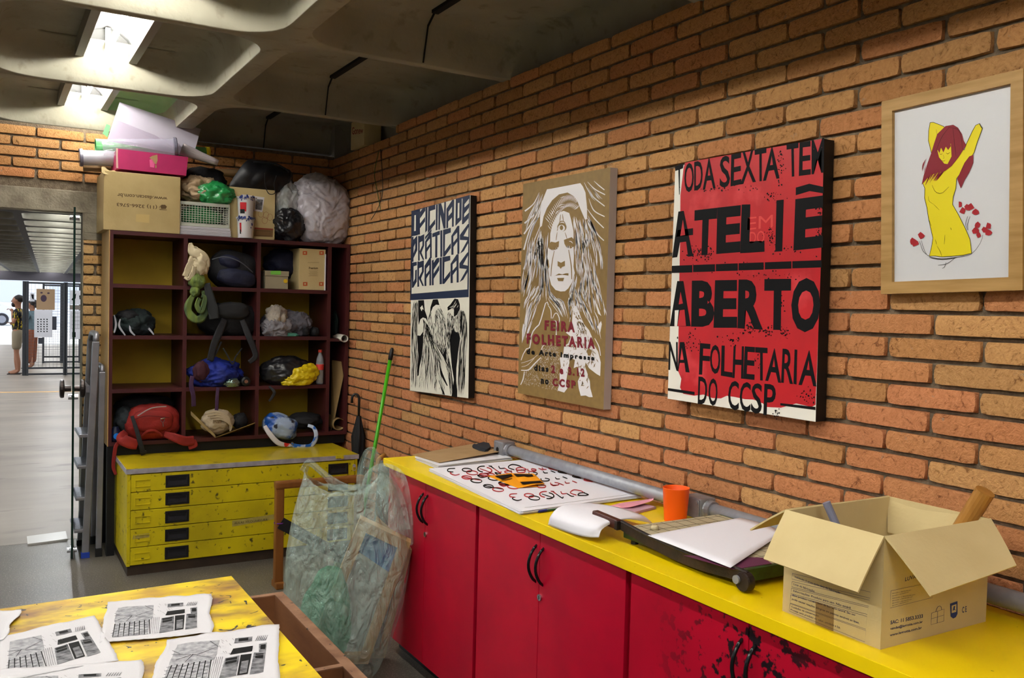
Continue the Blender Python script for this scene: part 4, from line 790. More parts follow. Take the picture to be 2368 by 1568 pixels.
# pen
m_ = MB(); a = Z_(*c3(1312, 657), ZT + .006); b = Z_(*c3(1500, 628), ZT + .006); m_.m = 0; m_.tube([a, a + (b - a) * .35], .0045, 8); m_.m = 1; m_.tube([a + (b - a) * .35, b], .0035, 8); o = m_.build('pen', [mat('blue_cap', (30, 40, 120), .3), mat('green_pen', (40, 90, 60), .3)], base=True); tag(o, 'slim blue and green pen beside the near corner of the paper stack', 'pen')
# curled sheet: control net (pixel of crop, height above worktop)
def net_sheet(name, net, m, label, cat, nu=18, nv=14, th=.0007):
    G = [[(lambda p: Z_(*c4(x, y), ZT + h_))(0) for (x, y, h_) in row] for row in net]
    m_ = MB()
    def f(u, v):
        rows = [catmull([tuple(p) for p in r], 41)[int(round(u * 40))] for r in G]
        return catmull(rows, 41)[int(round(v * 40))]
    m_.grid(f, nu, nv); o = m_.build(name, m, base=True, smooth=True, solid=th); tag(o, label, cat); return o
net_sheet('curled_paper', [[(105, 512, .002), (290, 580, .006), (440, 618, .012), (552, 622, .020)],
                           [(135, 420, .040), (330, 470, .046), (520, 520, .050), (600, 535, .045)],
                           [(240, 338, .055), (460, 370, .062), (690, 450, .060), (790, 462, .050)],
                           [(480, 316, .035), (700, 350, .045), (930, 422, .040), (1030, 500, .004)]], white_p, 'white sheet of paper arching up beside the cutter handle', 'paper')
pinkp = mat('pink_paper', (226, 150, 166), .6); 
net_sheet('pink_leaflet', [[(640, 345, .006), (700, 352, .008), (760, 362, .010)], [(780, 312, .012), (830, 330, .012), (850, 350, .016)], [(960, 290, .012), (980, 300, .016), (990, 310, .020)], [(1030, 262, .028), (1036, 275, .030), (1034, 290, .030)]], pinkp, 'pink leaflet curling up between the paper stack and orange cup', 'leaflet', 10, 8)
m_ = MB(); m_.slab([tuple(Z_(*c4(x, y), ZT + .009)) for x, y in ((700, 368), (960, 325), (1056, 350), (850, 402))], (0, 0, -1), .008); o = m_.build('booklet', mat('mauve_paper', (190, 150, 166), .6), base=True); tag(o, 'thin mauve booklet lying under the pink leaflet', 'booklet')
# orange cup
cq = Z_(*c4(1227, 478), ZT); cx_, cy_ = cq.x, cq.y; orange = mat('orange_plastic', (240, 92, 22), .38, spec=.4)
m_ = MB(); m_.lathe([(.0, ZT + .001), (.036, ZT + .001), (.0375, ZT + .004), (.0445, ZT + .112), (.0455, ZT + .114), (.0440, ZT + .1145), (.0425, ZT + .110), (.0355, ZT + .006), (.0, ZT + .006)], (cx_, cy_, 0), 40, cap=False); o = m_.build('plastic_cup', orange, base=True, smooth=True); tag(o, 'plain orange plastic cup standing between the papers and the cutter', 'cup')
# paper cutter
gx0, gx1, gy0, gy1 = -.492, -.120, -2.120, -1.640; gz = .935
gt = thing('paper_cutter', ((gx0 + gx1) / 2, (gy0 + gy1) / 2, ZT), 'old green and black guillotine paper cutter with a brown handle', 'paper cutter')
iron = mat('cast_iron', (44, 40, 40), .45, metal=.5, col2=(64, 50, 44), nscale=20, bump=.15, bscale=80); gpaint = mat('green_paint', (50, 76, 28), .45, col2=(30, 40, 22), nscale=24)
m_ = MB(); m_.m = 0; m_.box(gx0 + .004, gx1, gy0, gy1, gz - .012, gz, .001); m_.build('board', mat('cutter_bed', (176, 168, 140), .55, col2=(164, 150, 122), nscale=6), gt)
m_ = MB()
for i in range(9): y = gy1 - .02 - i * .05; m_.box(gx0 + .01, gx1 - .004, y - .0006, y + .0006, gz, gz + .0005)
for i in range(8): x = gx1 - .02 - i * .045; m_.box(x - .0006, x + .0006, gy0 + .005, gy1 - .005, gz, gz + .0005)
m_.build('measuring_grid', pencil, gt)
for (a, b, c, d) in ((gx0 - .010, gx0 + .004, gy0 - .012, gy1 + .004), (gx1, gx1 + .012, gy0 - .012, gy1 + .004), (gx0, gx1, gy0 - .012, gy0), (gx0, gx1, gy1, gy1 + .004)):
    m_ = MB(); m_.box(a, b, c, d, gz - .034, gz - .001, .002); m_.build('base_frame', gpaint, gt)
for (x, y) in ((gx0 + .015, gy1 - .02), (gx0 + .015, gy0 + .02), (gx1 - .015, gy1 - .02), (gx1 - .015, gy0 + .02)):
    m_ = MB(); m_.lathe([(.012, ZT), (.010, gz - .034)], (x, y, 0), 12); m_.build('foot', inkblack, gt)
bx = gx0 - .020
bp = catmull([tuple(at(*c4(x, y), 0, bx))[1:] for x, y in ((758, 520), (900, 598), (1080, 690), (1250, 768), (1450, 845), (1650, 905), (1800, 950), (1870, 985))], 20); V = []
for i, (y, z) in enumerate(bp):
    t = i / 19; hg = .012 + .007 * sin(pi * t); V += [(bx - .005, y, z + hg), (bx + .005, y, z + hg), (bx + .005, y, z - hg), (bx - .005, y, z - hg)]
m_ = MB(); m_.add(V, [(4 * i + j, 4 * i + (j + 1) % 4, 4 * i + 4 + (j + 1) % 4, 4 * i + 4 + j) for i in range(19) for j in range(4)] + [(0, 3, 2, 1), (76, 77, 78, 79)])
m_.tube([(bx - .001, y, z + .013) for y, z in bp], .0055, 8); bl = m_.build('blade_arm', iron, gt)
m_ = MB(); m_.lathe([(.0, bx - .016), (.023, bx - .016), (.025, bx - .012), (.025, bx + .006), (.0, bx + .006)], (0, at(*c4(1855, 1010), 0, bx).y, at(*c4(1855, 1010), 0, bx).z), 24, 'x', cap=False); m_.m = 1; m_.lathe([(.011, bx - .022), (.011, bx - .016)], (0, at(*c4(1815, 985), 0, bx).y, at(*c4(1815, 985), 0, bx).z), 14, 'x'); m_.build('pivot', [iron, galv], gt, smooth=False)
hb = MB(); a = at(*c4(735, 512), 0, bx); b = at(*c4(516, 420), 0, bx - .002); hb.bar(a, b, .024, .030); hm = hb.build('handle', mat('brown_handle', (74, 34, 28), .35, col2=(60, 28, 24), nscale=20), gt); md = hm.modifiers.new('b', 'BEVEL'); md.width = .005; md.segments = 3
m_ = MB(); m_.bar(at(*c4(745, 518), 0, bx), at(*c4(722, 508), 0, bx), .028, .026); m_.build('ferrule', iron, gt)
m_ = MB(); g = Z_(*c4(1045, 552), gz); m_.lathe([(.014, gz), (.012, gz + .010), (.008, gz + .014)], (g.x, g.y, 0), 12); m_.build('guide_knob', mat('clear_knob', (190, 176, 140), .15, spec=.6), gt, smooth=True)
m_ = MB(); P = [Z_(*c4(x, y), gz + .007) for x, y in ((985, 605), (1800, 448), (2190, 575), (1715, 890))]
m_.grid(lambda u, v: tuple((P[0] * (1 - u) + P[1] * u) * (1 - v) + (P[3] * (1 - u) + P[2] * u) * v + Vector((0, 0, .005 * sin(pi * v) * u))), 10, 10); o = m_.build('sheet_on_cutter', white_p, base=True, solid=.0006, smooth=True); tag(o, 'blank white sheet lying across the bed of the paper cutter', 'paper')
m_ = MB(); P = [Z_(*c4(x, y), gz + .0015) for x, y in ((1300, 780), (2000, 800), (2080, 850), (1740, 905))]; m_.slab(P, (0, 0, -1), .0006); o = m_.build('purple_sheet', mat('purple_paper', (92, 40, 70), .6), base=True); tag(o, 'dark purple sheet peeking out under the white sheet on the cutter', 'paper')
# open carton
bx0, bx1, by0, by1, bz1 = -.535, -.157, -2.560, -2.292, 1.126; T_ = .004
ct = thing('open_carton', ((bx0 + bx1) / 2, (by0 + by1) / 2, ZT), 'open brown carton with printed sides and flaps folded out on the worktop', 'carton')
for (a, b, c, d) in ((bx0, bx0 + T_, by0, by1), (bx1 - T_, bx1, by0, by1), (bx0 + T_, bx1 - T_, by0, by0 + T_), (bx0 + T_, bx1 - T_, by1 - T_, by1)):
    m_ = MB(); m_.box(a, b, c, d, ZT + .0002, bz1); o = m_.build('carton_wall', carton_m, ct)
m_ = MB(); m_.box(bx0 + T_, bx1 - T_, by0 + T_, by1 - T_, ZT + .001, ZT + .005); m_.build('carton_bottom', carton_m, ct)
def flap(name, h0, h1, o1, o0):
    m_ = MB(); n = (Vector(h1) - Vector(h0)).cross(Vector(o0) - Vector(h0)).normalized()
    if n.z < 0: n = -n
    P = [Vector(h0), Vector(h1), Vector(o1), Vector(o0)]
    m_.grid(lambda u, v: tuple((P[0] * (1 - u) + P[1] * u) * (1 - v) + (P[3] * (1 - u) + P[2] * u) * v + n * (.0015 * sin(pi * v) + .0008 * sin(u * 7))), 10, 8)
    m_.build(name, carton_m, ct, solid=.004)
# outer corners of each flap, found on planes a flap length out from the wall
fl_ = .135
flap('flap', (bx0, by1, bz1), (bx0, by0, bz1), X_(*c5(850, 935), bx0 - .085), X_(*c5(150, 685), bx0 - .085))
flap('flap', (bx0, by0, bz1), (bx1, by0, bz1), Y_(*c5(2022, 735), by0 - .105), Y_(*c5(1388, 960), by0 - .105))
flap('flap', (bx0, by1, bz1), (bx1, by1, bz1), (bx1, by1 + .10, bz1 - .05), Y_(*c5(48, 468), by1 + .105))
flap('flap', (bx1, by0, bz1), (bx1, by1, bz1), (bx1 - .012, by1 - .01, bz1 - .09), (bx1 - .014, by0 + .01, bz1 - .09))
kc = Ink(bx0 - .0002, 1720, 1080, 3.213); cink = mat('blue_grey_ink', (48, 54, 96), .7)
for (q) in ([(362, 790), (942, 930), (940, 975), (358, 832)], [(360, 850), (935, 990), (930, 1035), (356, 890)], [(355, 900), (925, 1045), (918, 1095), (350, 940)], [(350, 950), (915, 1110), (908, 1205), (345, 1010)], [(345, 1015), (908, 1215), (900, 1300), (338, 1070)]):
    kc.stroke('k', q + [q[0]], 2.2)
for body, q in (('Validade: 5 anos após data da fabricação', ((378, 808), (718, 925), (376, 824), (716, 948))), ('Lote da fabricação:', ((372, 862), (530, 915), (370, 878), (528, 936))), ('Informações: Produto para uso. Não estéril.', ((370, 912), (800, 1040), (368, 930), (798, 1062))), ('Este produto contém látex de borracha natural. Seu uso', ((365, 945), (830, 1090), (363, 962), (828, 1112))), ('pode causar reações alérgicas em pessoas sensíveis ao látex.', ((360, 972), (860, 1150), (358, 990), (858, 1172))), ('Cuidados de conservação:', ((355, 1030), (560, 1100), (353, 1046), (558, 1118))), ('Proteja este produto do calor, umidade e luz.', ((350, 1052), (720, 1185), (348, 1068), (718, 1208)))):
    kc.text('k', body, *q, bold=.008)
kc.poly('t', [(536, 1000), (672, 1046), (668, 1222), (533, 1172)], 1)
kc.done(ct, dict(k='printed_text', t='brown_tape'), dict(k=cink, t=mat('brown_tape', (128, 90, 44), .3, alpha=.5)))
kd = Ink(by0 - .0002, 1720, 1080, 3.213, ax=1)
for body, q in (('SAC: 11 5853.3333', ((1090, 1142), (1330, 1092), (1088, 1170), (1330, 1120))), ('vendas@lagrotta.com.br', ((1088, 1190), (1328, 1138), (1086, 1218), (1328, 1162))), ('www.lagrotta.com.br', ((1084, 1240), (1322, 1182), (1084, 1264), (1322, 1208))), ('LUVA DE', ((1200, 820), (1330, 780), (1196, 850), (1330, 810))), ('C E', ((1622, 1040), (1655, 1032), (1620, 1085), (1655, 1076)))):
    kd.text('k', body, *q, bold=.02)
q = [(1092, 920), (1400, 855), (1400, 970), (1086, 1048)]; kd.stroke('k', q + [q[0]], 2.2)
for i, e in enumerate((1245, 1225, 1275, 1255, 1250, 1225)): kd.text('k', 'fabricado e distribuído por', (1102, 936 + i * 18), (e, 908 + i * 17), (1101, 946 + i * 18), (e, 918 + i * 17))
q = [(1395, 1085), (1488, 1055), (1485, 1145), (1390, 1172)]; kd.stroke('k', q + [q[0]], 2.5); kd.stroke('k', [(1440, 1070), (1436, 1160)], 2.5); kd.stroke('k', [(1392, 1128), (1486, 1100)], 2.0); kd.curve('k', [(1425, 1075), (1440, 1040), (1462, 1035), (1470, 1060)], 3)
kd.poly('n', [(1532, 1015), (1587, 996), (1587, 1090), (1575, 1115), (1555, 1126), (1535, 1110)]); kd.poly('c', [(1542, 1030), (1578, 1018), (1576, 1075), (1542, 1085)], 1); kd.poly('n', [(1556, 1034), (1568, 1030), (1564, 1052), (1572, 1066), (1560, 1060), (1548, 1070)], 2)
kd.done(ct, dict(k='printed_text', n='shield_mark', c='shield_field'), dict(k=cink, n=mat('blue_mark', (38, 56, 112), .6), c=carton_m))
m_ = MB(); a = Vector((-.36, -2.34, ZT + .02)); b = Y_(*c5(613, 262), -2.335); m_.tube([b, Vector((bx0 + .16, -2.42, ZT + .02))], .0095, 14); o = m_.build('grey_tube', mat('grey_pvc', (120, 122, 140), .35), base=True); tag(o, 'thin grey plastic tube leaning inside the open carton', 'tube')
wood_rod = mat('varnished_rod', (168, 118, 54), .4, col2=(140, 94, 38), nscale=30, stretch=(1, 1, .15)); m_ = MB(); a = Y_(*c5(1795, 180), -2.545); b = Y_(*c5(1640, 430), -2.50); b2 = a + (b - a) * 1.9; m_.tube([a, b2], .022, 18); o = m_.build('wooden_rod', wood_rod, base=True); tag(o, 'thick varnished wooden rod poking out of the open carton by the wall', 'rod')
# ------------------------------------------------------------------ print table
tt = mat('stained_table_top', (232, 204, 20), .42, col2=(190, 150, 44), nscale=5.5, col3=(112, 76, 66), n3=6, c3=(.50, .68), contrast=(.42, .64), stretch=(1, 1.8, 1))
nt = tt.node_tree; b_ = nt.nodes['Principled BSDF']; lk = b_.inputs['Base Color'].links[0].from_socket
tc = nt.nodes.new('ShaderNodeTexCoord'); n9 = nt.nodes.new('ShaderNodeTexNoise'); n9.inputs['Scale'].default_value = 34; n9.inputs['Detail'].default_value = 5; n9.inputs['Distortion'].default_value = 1.2; nt.links.new(tc.outputs['Object'], n9.inputs['Vector'])
r9 = nt.nodes.new('ShaderNodeValToRGB'); r9.color_ramp.elements[0].position = .655; r9.color_ramp.elements[1].position = .675; r9.color_ramp.elements[0].color = (0, 0, 0, 1); r9.color_ramp.elements[1].color = (1, 1, 1, 1); nt.links.new(n9.outputs['Fac'], r9.inputs['Fac'])
mx9 = nt.nodes.new('ShaderNodeMix'); mx9.data_type = 'RGBA'; nt.links.new(r9.outputs['Color'], mx9.inputs[0]); nt.links.new(lk, mx9.inputs[6]); mx9.inputs[7].default_value = lin((40, 40, 52)) + (1,); nt.links.new(mx9.outputs[2], b_.inputs['Base Color'])
TZ = .80; tb = thing('print_table', (-2.0, -1.9, 0), 'yellow table stained with ink in the foreground with prints laid out on it', 'table')
c = [Z_(535, 1332, TZ), Z_(0, 1408, TZ)]; e = (c[1] - c[0]).normalized(); A = c[0]; Bq = A + e * 1.25; D = Z_(745, 1568, TZ); g = (D - A).normalized(); Cq = Bq + g * 1.35; Dq = A + g * 1.35
m_ = MB(); m_.slab([Bq, A, Dq, Cq], (0, 0, -1), .036); m_.build('table_top', tt, tb)
for p in (A, Bq, Cq, Dq):
    q = p + ((A + Cq) / 2 - p).normalized() * .14; m_ = MB(); m_.box(q.x - .025, q.x + .025, q.y - .025, q.y + .025, 0, TZ - .036); m_.build('leg', blacksteel, tb)
cloth = mat('cotton_cloth', (206, 204, 208), .9, bump=.1, bscale=300); grey1 = mat('print_light_grey', (176, 176, 180), .8, col2=(128, 128, 134), nscale=70); grey2 = mat('print_mid_grey', (138, 138, 142), .8, col2=(60, 60, 66), nscale=50)
def c2(x, y): return (x / 2.631, 1300 + y / 2.631)
def print_sheet(Q, I, label, seed, lift=.0, z=TZ + .0025, nog=False):
    """Q: outline corners (tl, tr, br, bl), I: picture corners, in view pixels"""
    rnd = random.Random(seed); P = [Z_(*c2(*p), z) for p in Q]; n = 26; m_ = MB()
    def f(u, v):
        fr = .0025 * noise.noise(Vector((u * 22, v * 22, seed)))
        wob = .010 * noise.noise(Vector((u * 3 + seed, v * 3, 1.7)))
        p = (P[0] * (1 - u) + P[1] * u) * (1 - v) + (P[3] * (1 - u) + P[2] * u) * v
        ed = min(u, 1 - u, v, 1 - v)
        s_ = 1 if ed < .001 else 0
        d = Vector((noise.noise(Vector((u * 3, v * 3, seed + 9))), noise.noise(Vector((u * 3, v * 3, seed + 19))), 0)) * .008 * (1 - min(ed * 5, 1))
        return tuple(p + d + Vector((fr * s_, fr * s_, (.003 + .006 * abs(noise.noise(Vector((u * 4, v * 4, seed + 3))))) * (1 - min(ed * 8, 1)))))
    m_.grid(f, n, n); o = m_.build('print_sheet', cloth, base=True, solid=.0007, smooth=True); tag(o, label, 'print', 'house prints on the table')
    if nog: return o
    k = Ink(z + .0008, 0, 1300, 2.631, ax=2)
    def C(key, poly, lv=0):
        k.cell(key, [poly], I[0], I[1], I[3], I[2], lv)
    def ln(key, a, b, w, lv=1):
        dx, dy = b[0] - a[0], b[1] - a[1]; l = math.hypot(dx, dy); nx, ny = -dy / l * w, dx / l * w; C(key, [(a[0] + nx, a[1] + ny), (b[0] + nx * .6, b[1] + ny * .6), (b[0] - nx * .6, b[1] - ny * .6), (a[0] - nx, a[1] - ny)], lv)
    C('g', [(0, .08), (.2, .03), (.5, .04), (.5, .45), (.48, .52), (0, .56)])
    for a, b in (((.02, .30), (.3, .36)), ((.3, .36), (.5, .2)), ((.1, .45), (.26, .34)), ((.26, .34), (.2, .52)), ((.3, .38), (.46, .46)), ((.02, .2), (.12, .3)), ((.4, .05), (.5, .2))): ln('d', a, b, .004)
    C('g', [(0, .58), (.46, .50), (.46, 1), (0, 1)])
    for i in range(9): x = .02 + i * .055; ln('d', (x, .58 - i * .008), (x - .015 + .004 * i, 1.0), .006)
    for i in range(8):
        for j in range(5): x = .025 + i * .055; y = .62 + j * .085 - i * .008 + (.03 if i % 2 else 0); ln('d', (x, y), (x + .045, y - .006), .005)
    for i in range(5): x = .49 + i * .02; ln('m', (x, .46), (x - .005, 1), .003)
    C('m', [(.66, .03), (.84, .02), (.84, .13), (.66, .15)]); C('d', [(.70, .05), (.80, .04), (.80, .11), (.70, .12)], 1); C('d', [(.66, .28), (.86, .25), (.86, .38), (.64, .42)]); C('m', [(.92, .22), (1, .2), (1, .42), (.93, .42)]); C('d', [(.94, .25), (.99, .24), (.99, .36), (.94, .36)], 1)
    for i in range(6): ln('m', (.88 + .02 * i, .14), (.9 + .02 * i, .02), .005)
    C('m', [(.60, .50), (.74, .46), (.74, .95), (.58, 1)]); C('d', [(.61, .52), (.72, .49), (.72, .62), (.61, .68)], 1); C('d', [(.75, .45), (.86, .44), (.85, .93), (.75, .95)]); C('m', [(.77, .62), (.84, .6), (.84, .9), (.77, .92)], 1); C('m', [(.88, .42), (1, .42), (1, .92), (.87, .95)]); C('d', [(.9, .45), (.98, .46), (.98, .6), (.9, .56)], 1)
    for i in range(5): ln('g', (.58, .6 + i * .08), (.73, .56 + i * .08), .004, 2); ln('g', (.88, .5 + i * .09), (1, .5 + i * .09), .004, 2)
    for i in range(14): a_ = rnd.random(); b_2 = rnd.random() * .5; ln('m', (.5 + a_ * .2, b_2 * .8), (.52 + a_ * .2, b_2 * .8 + .05), .002)
    k.done(o, dict(g='light_ink', d='dark_ink', m='grey_ink'), dict(g=grey1, d=blackink, m=grey2)); return o
print_sheet([(655, 250), (1285, 200), (1288, 440), (605, 500)], [(672, 272), (1200, 238), (1198, 412), (650, 462)], 'farthest black and white house print on the table', 3)
print_sheet([(0, 465), (575, 332), (722, 608), (-40, 740)], [(-10, 490), (510, 385), (622, 565), (-30, 705)], 'left black and white house print on the table, cut by the picture edge', 5, z=TZ + .0032)
print_sheet([(1015, 480), (1700, 386), (1694, 790), (890, 800)], [(1050, 490), (1630, 440), (1600, 690), (960, 740)], 'nearest black and white house print hanging over the right table edge', 7, z=TZ + .004)
print_sheet([(-40, 670), (862, 602), (905, 850), (-40, 900)], [(-30, 700), (740, 668), (730, 840), (-30, 880)], 'lowest house print at the bottom edge of the table, mostly cut off', 9, z=TZ + .0048)
print_sheet([(-200, 320), (130, 296), (20, 480), (-220, 560)], None, 'blank white cloth corner at the far left of the table', 11, z=TZ + .0048, nog=True)
# ------------------------------------------------------------------ things standing on the floor
def onplane(x, y, P, n):
    d = CW + CR * ((x - 1184) / FPX) - CU * ((y - 784) / FPX); P = Vector(P); n = Vector(n); return CAM + d * ((P - CAM).dot(n) / d.dot(n))
VH = Vector((CW.x, CW.y, 0)).normalized(); VR = Vector((CR.x, CR.y, 0)).normalized()
rawwood = mat('raw_crate_wood', (128, 84, 50), .65, col2=(98, 60, 36), nscale=7, stretch=(1, .25, 1), col3=(60, 44, 40), n3=9, c3=(.62, .7), bump=.15, bscale=50)
rimwood = mat('paint_stained_wood', (150, 112, 86), .65, col2=(112, 76, 54), nscale=12, col3=(30, 28, 32), n3=22, c3=(.62, .66))
# wooden crate by the table
kx0, kx1, ky0, ky1, kz = -1.60, -1.205, -2.05, -.486, .50
cr = thing('wooden_crate', ((kx0 + kx1) / 2, (ky0 + ky1) / 2, 0), 'long open wooden crate with ink stained rim between the table and plastic sack', 'crate')
for nm, (a, b, c, d) in (('side_board', (kx0, kx0 + .03, ky0, ky1)), ('side_board', (kx1 - .035, kx1, ky0, ky1)), ('end_board', (kx0 + .03, kx1 - .035, ky1 - .025, ky1)), ('end_board', (kx0 + .03, kx1 - .035, ky0, ky0 + .025)), ('divider', (kx0 + .03, kx1 - .035, -1.245, -1.222))):
    m_ = MB(); m_.m = 0; m_.box(a, b, c, d, 0 if nm != 'divider' else .26, kz - .004); m_.m = 1; m_.box(a, b, c, d, kz - .004, kz); m_.build(nm, [rawwood, rimwood], cr)
m_ = MB(); m_.box(kx0 + .03, kx1 - .035, ky0 + .025, ky1 - .025, .25, .262); m_.build('crate_bottom', rawwood, cr)
# wooden stand behind the sack
oak = mat('varnished_oak', (132, 84, 36), .4, col2=(108, 64, 26), nscale=14, stretch=(1, 1, .15))
st_ = thing('wooden_stand', (-.55, 1.12, 0), 'varnished brown wooden stand with rounded rails between the sack and the plan chest', 'stand')
for x in (-.768, -.30):
    m_ = MB(); m_.box(x - .024, x + .024, 1.08, 1.12, 0.02, .56, .006); m_.build('post', oak, st_)
    m_ = MB(); m_.box(x - .024, x + .030, 1.05, 1.15, 0, .035, .006); m_.build('foot', oak, st_)
m_ = MB(); m_.box(-.795, -.275, 1.075, 1.125, .552, .594, .010); m_.build('top_rail', oak, st_)
m_ = MB(); m_.bar((-.765, 1.09, .365), (-.30, 1.12, .06), .030, .065); m_.build('strap', mat('black_webbing', (26, 26, 28), .8), st_)
m_ = MB(); m_.tube([(-.765 + .027 * cos(a * .7), 1.10 + .027 * sin(a * .7), .362) for a in range(9)], .004, 6, closed=True); m_.build('purple_tie', mat('purple_yarn', (92, 40, 120), .8), st_)
# big clear plastic sack: levels (z picked by pixel row) with left and right outline pixels
film = bpy.data.materials.new('clear_film'); film.use_nodes = True; nt = film.node_tree; b = nt.nodes['Principled BSDF']
b.inputs['Base Color'].default_value = (.62, .80, .72, 1); b.inputs['Roughness'].default_value = .10; b.inputs['Specular IOR Level'].default_value = 1.0; b.inputs['IOR'].default_value = 1.7; b.inputs['Alpha'].default_value = .36
tc = nt.nodes.new('ShaderNodeTexCoord'); mp = nt.nodes.new('ShaderNodeMapping'); mp.inputs['Scale'].default_value = (6, 6, 2.6); nt.links.new(tc.outputs['Object'], mp.inputs['Vector'])
n1 = nt.nodes.new('ShaderNodeTexNoise'); n1.inputs['Scale'].default_value = 2.4; n1.inputs['Detail'].default_value = 6; n1.inputs['Distortion'].default_value = 2.6; nt.links.new(mp.outputs[0], n1.inputs['Vector'])
bp = nt.nodes.new('ShaderNodeBump'); bp.inputs['Strength'].default_value = 1.0; bp.inputs['Distance'].default_value = .06; nt.links.new(n1.outputs['Fac'], bp.inputs['Height']); nt.links.new(bp.outputs[0], b.inputs['Normal'])
SP = Vector((-.90, -.14, 0))
sack = thing('plastic_sack', (SP.x, SP.y, 0), 'large clear greenish plastic sack holding screens, standing against the red cabinets', 'plastic bag')
lev = [(1572, 690, 862), (1535, 672, 880), (1480, 664, 905), (1400, 662, 930), (1320, 664, 945), (1270, 668, 949), (1220, 676, 938), (1170, 686, 925), (1130, 696, 915), (1105, 702, 905), (1082, 706, 880)]
NR = 72; V = []; rows = []
for i, (py, xl, xr) in enumerate(lev):
    a = onplane(xl, py, SP, VH); c = onplane(xr, py, SP, VH); z = max((a.z + c.z) / 2, .004); ce = (a + c) / 2; hw = (c - a).length / 2; dp = [.14, .17, .185, .19, .18, .17, .15, .12, .09, .06, .03][i]
    rows.append((z, ce, hw, dp))
zs = [r[0] for r in rows]
def sack_pt(t, u):
    k = min(int(t), len(rows) - 2); f = t - k; z = rows[k][0] * (1 - f) + rows[k + 1][0] * f; ce = rows[k][1] * (1 - f) + rows[k + 1][1] * f; hw = rows[k][2] * (1 - f) + rows[k + 1][2] * f; dp = rows[k][3] * (1 - f) + rows[k + 1][3] * f
    a = 2 * pi * u; cx = cos(a); sy = sin(a); q = 1 / (abs(cx) ** 3.2 + abs(sy) ** 3.2) ** (1 / 3.2)
    w_ = 1 + .035 * noise.noise(Vector((cx * 3, sy * 3, z * 5))) + .02 * noise.noise(Vector((cx * 9, sy * 9, z * 6)))
    p = Vector((ce.x, ce.y, z)) + VR * (hw * cx * q) + VH * (dp * sy * q * (w_ + .10 * noise.noise(Vector((cx * 5, z * 2.2, 4)))))
    dip = 0
    if t > len(rows) - 3: dip = -.055 * (t - (len(rows) - 3)) * max(0, sin(pi * (cx * .5 + .5))) ** .8
    if t > len(rows) - 5: dip += .012 * noise.noise(Vector((a * 6, t, 1)))
    return p + Vector((0, 0, dip))
m_ = MB(); NT = 60; V = [tuple(sack_pt(j / NT * (len(rows) - 1) * .99999, i / NR)) for j in range(NT + 1) for i in range(NR)]
m_.add(V, [(j * NR + i, j * NR + (i + 1) % NR, (j + 1) * NR + (i + 1) % NR, (j + 1) * NR + i) for j in range(NT) for i in range(NR)])
m_.build('film', film, sack, smooth=True)
def ribbon(name, pts, w, parent, m, depth=.02, seed=0):
    """crumpled strip through pixel points (x, y, depth offset)"""
    P = [onplane(x, y, SP + VH * d, VH) for x, y, d in pts]; P = [Vector(p) for p in catmull([tuple(p) for p in P], 30)]; m_ = MB(); V = []; n = 9
    W_ = catmull([(a, 0) for a in w], 30)
    for i, p in enumerate(P):
        t = (P[min(i + 1, 29)] - P[max(i - 1, 0)]).normalized(); s_ = t.cross(VH).normalized()
        for j in range(n):
            v = j / (n - 1) * 2 - 1; V.append(tuple(p + s_ * (W_[i][0] * v) + VH * (.014 * sin(v * 7 + i * .3 + seed) + depth * v * v)))
    m_.add(V, [(i * n + j, i * n + j + 1, (i + 1) * n + j + 1, (i + 1) * n + j) for i in range(29) for j in range(n - 1)]); return m_.build(name, m, parent, smooth=True)
ribbon('handle', [(700, 1090, .0), (712, 1072, 0), (740, 1090, 0), (768, 1115, 0), (800, 1136, 0), (835, 1138, .02)], (.018, .014, .014, .018, .022, .02), sack, film)
ribbon('handle', [(838, 1140, .0), (842, 1090, .02), (850, 1050, .03), (862, 1044, .04), (872, 1075, .04), (885, 1110, .03), (908, 1160, .02), (925, 1230, 0)], (.030, .032, .020, .014, .020, .036, .05, .045), sack, film, seed=2)
ribbon('top_fold', [(845, 1150, -.03), (868, 1110, -.02), (892, 1105, 0), (915, 1120, .02), (932, 1190, .03), (945, 1262, .02)], (.03, .05, .055, .05, .04, .02), sack, film, seed=4)
# screen frames inside the sack
pale = mat('pale_screen_wood', (206, 178, 128), .55, col2=(150, 118, 74), nscale=12, stretch=(1, 1, .2)); mesh_m = mat('screen_mesh', (186, 192, 184), .5, col2=(140, 150, 146), nscale=5); bluem = mat('blue_emulsion', (40, 112, 176), .5)
def screen(name_label, px, P0, n, wd, th, blue=None, bot=None):
    C = [onplane(x, y, P0, n) for x, y in px]; low = min(c.z for c in C)
    if low < .012:
        for i in (2, 3):
            top = C[1] if i == 2 else C[0]; f = (top.z - .012) / (top.z - C[i].z); C[i] = top + (C[i] - top) * f
    cc = sum(C, Vector()) / 4; t = thing('silkscreen_frame', (cc.x, cc.y, .0), name_label, 'frame'); N_ = Vector(n).normalized()
    In = []
    for i in range(4):
        u = (C[(i + 1) % 4] - C[i]).normalized(); v = (C[i - 1] - C[i]).normalized(); In.append(C[i] + u * wd + v * wd)
    for i in range(4):
        j = (i + 1) % 4; m_ = MB(); m_.slab([C[i], C[j], In[j], In[i]], N_, th); m_.build('frame_rail', pale, t)
    m_ = MB(); m_.slab([p + N_ * th * .8 for p in In], N_, .001); m_.build('mesh', mesh_m, t)
    if blue:
        a, b_2, c_, d_ = In; m_ = MB(); e_ = -N_ * .0008
        m_.slab([p + N_ * th * .8 + e_ for p in (a, b_2, b_2 + (c_ - b_2) * blue[1], a + (d_ - a) * blue[0])], N_, .0007); m_.build('blue_band', bluem, t)
    return t
nn = (VH + Vector((0, 0, .25)) - VR * .10).normalized()
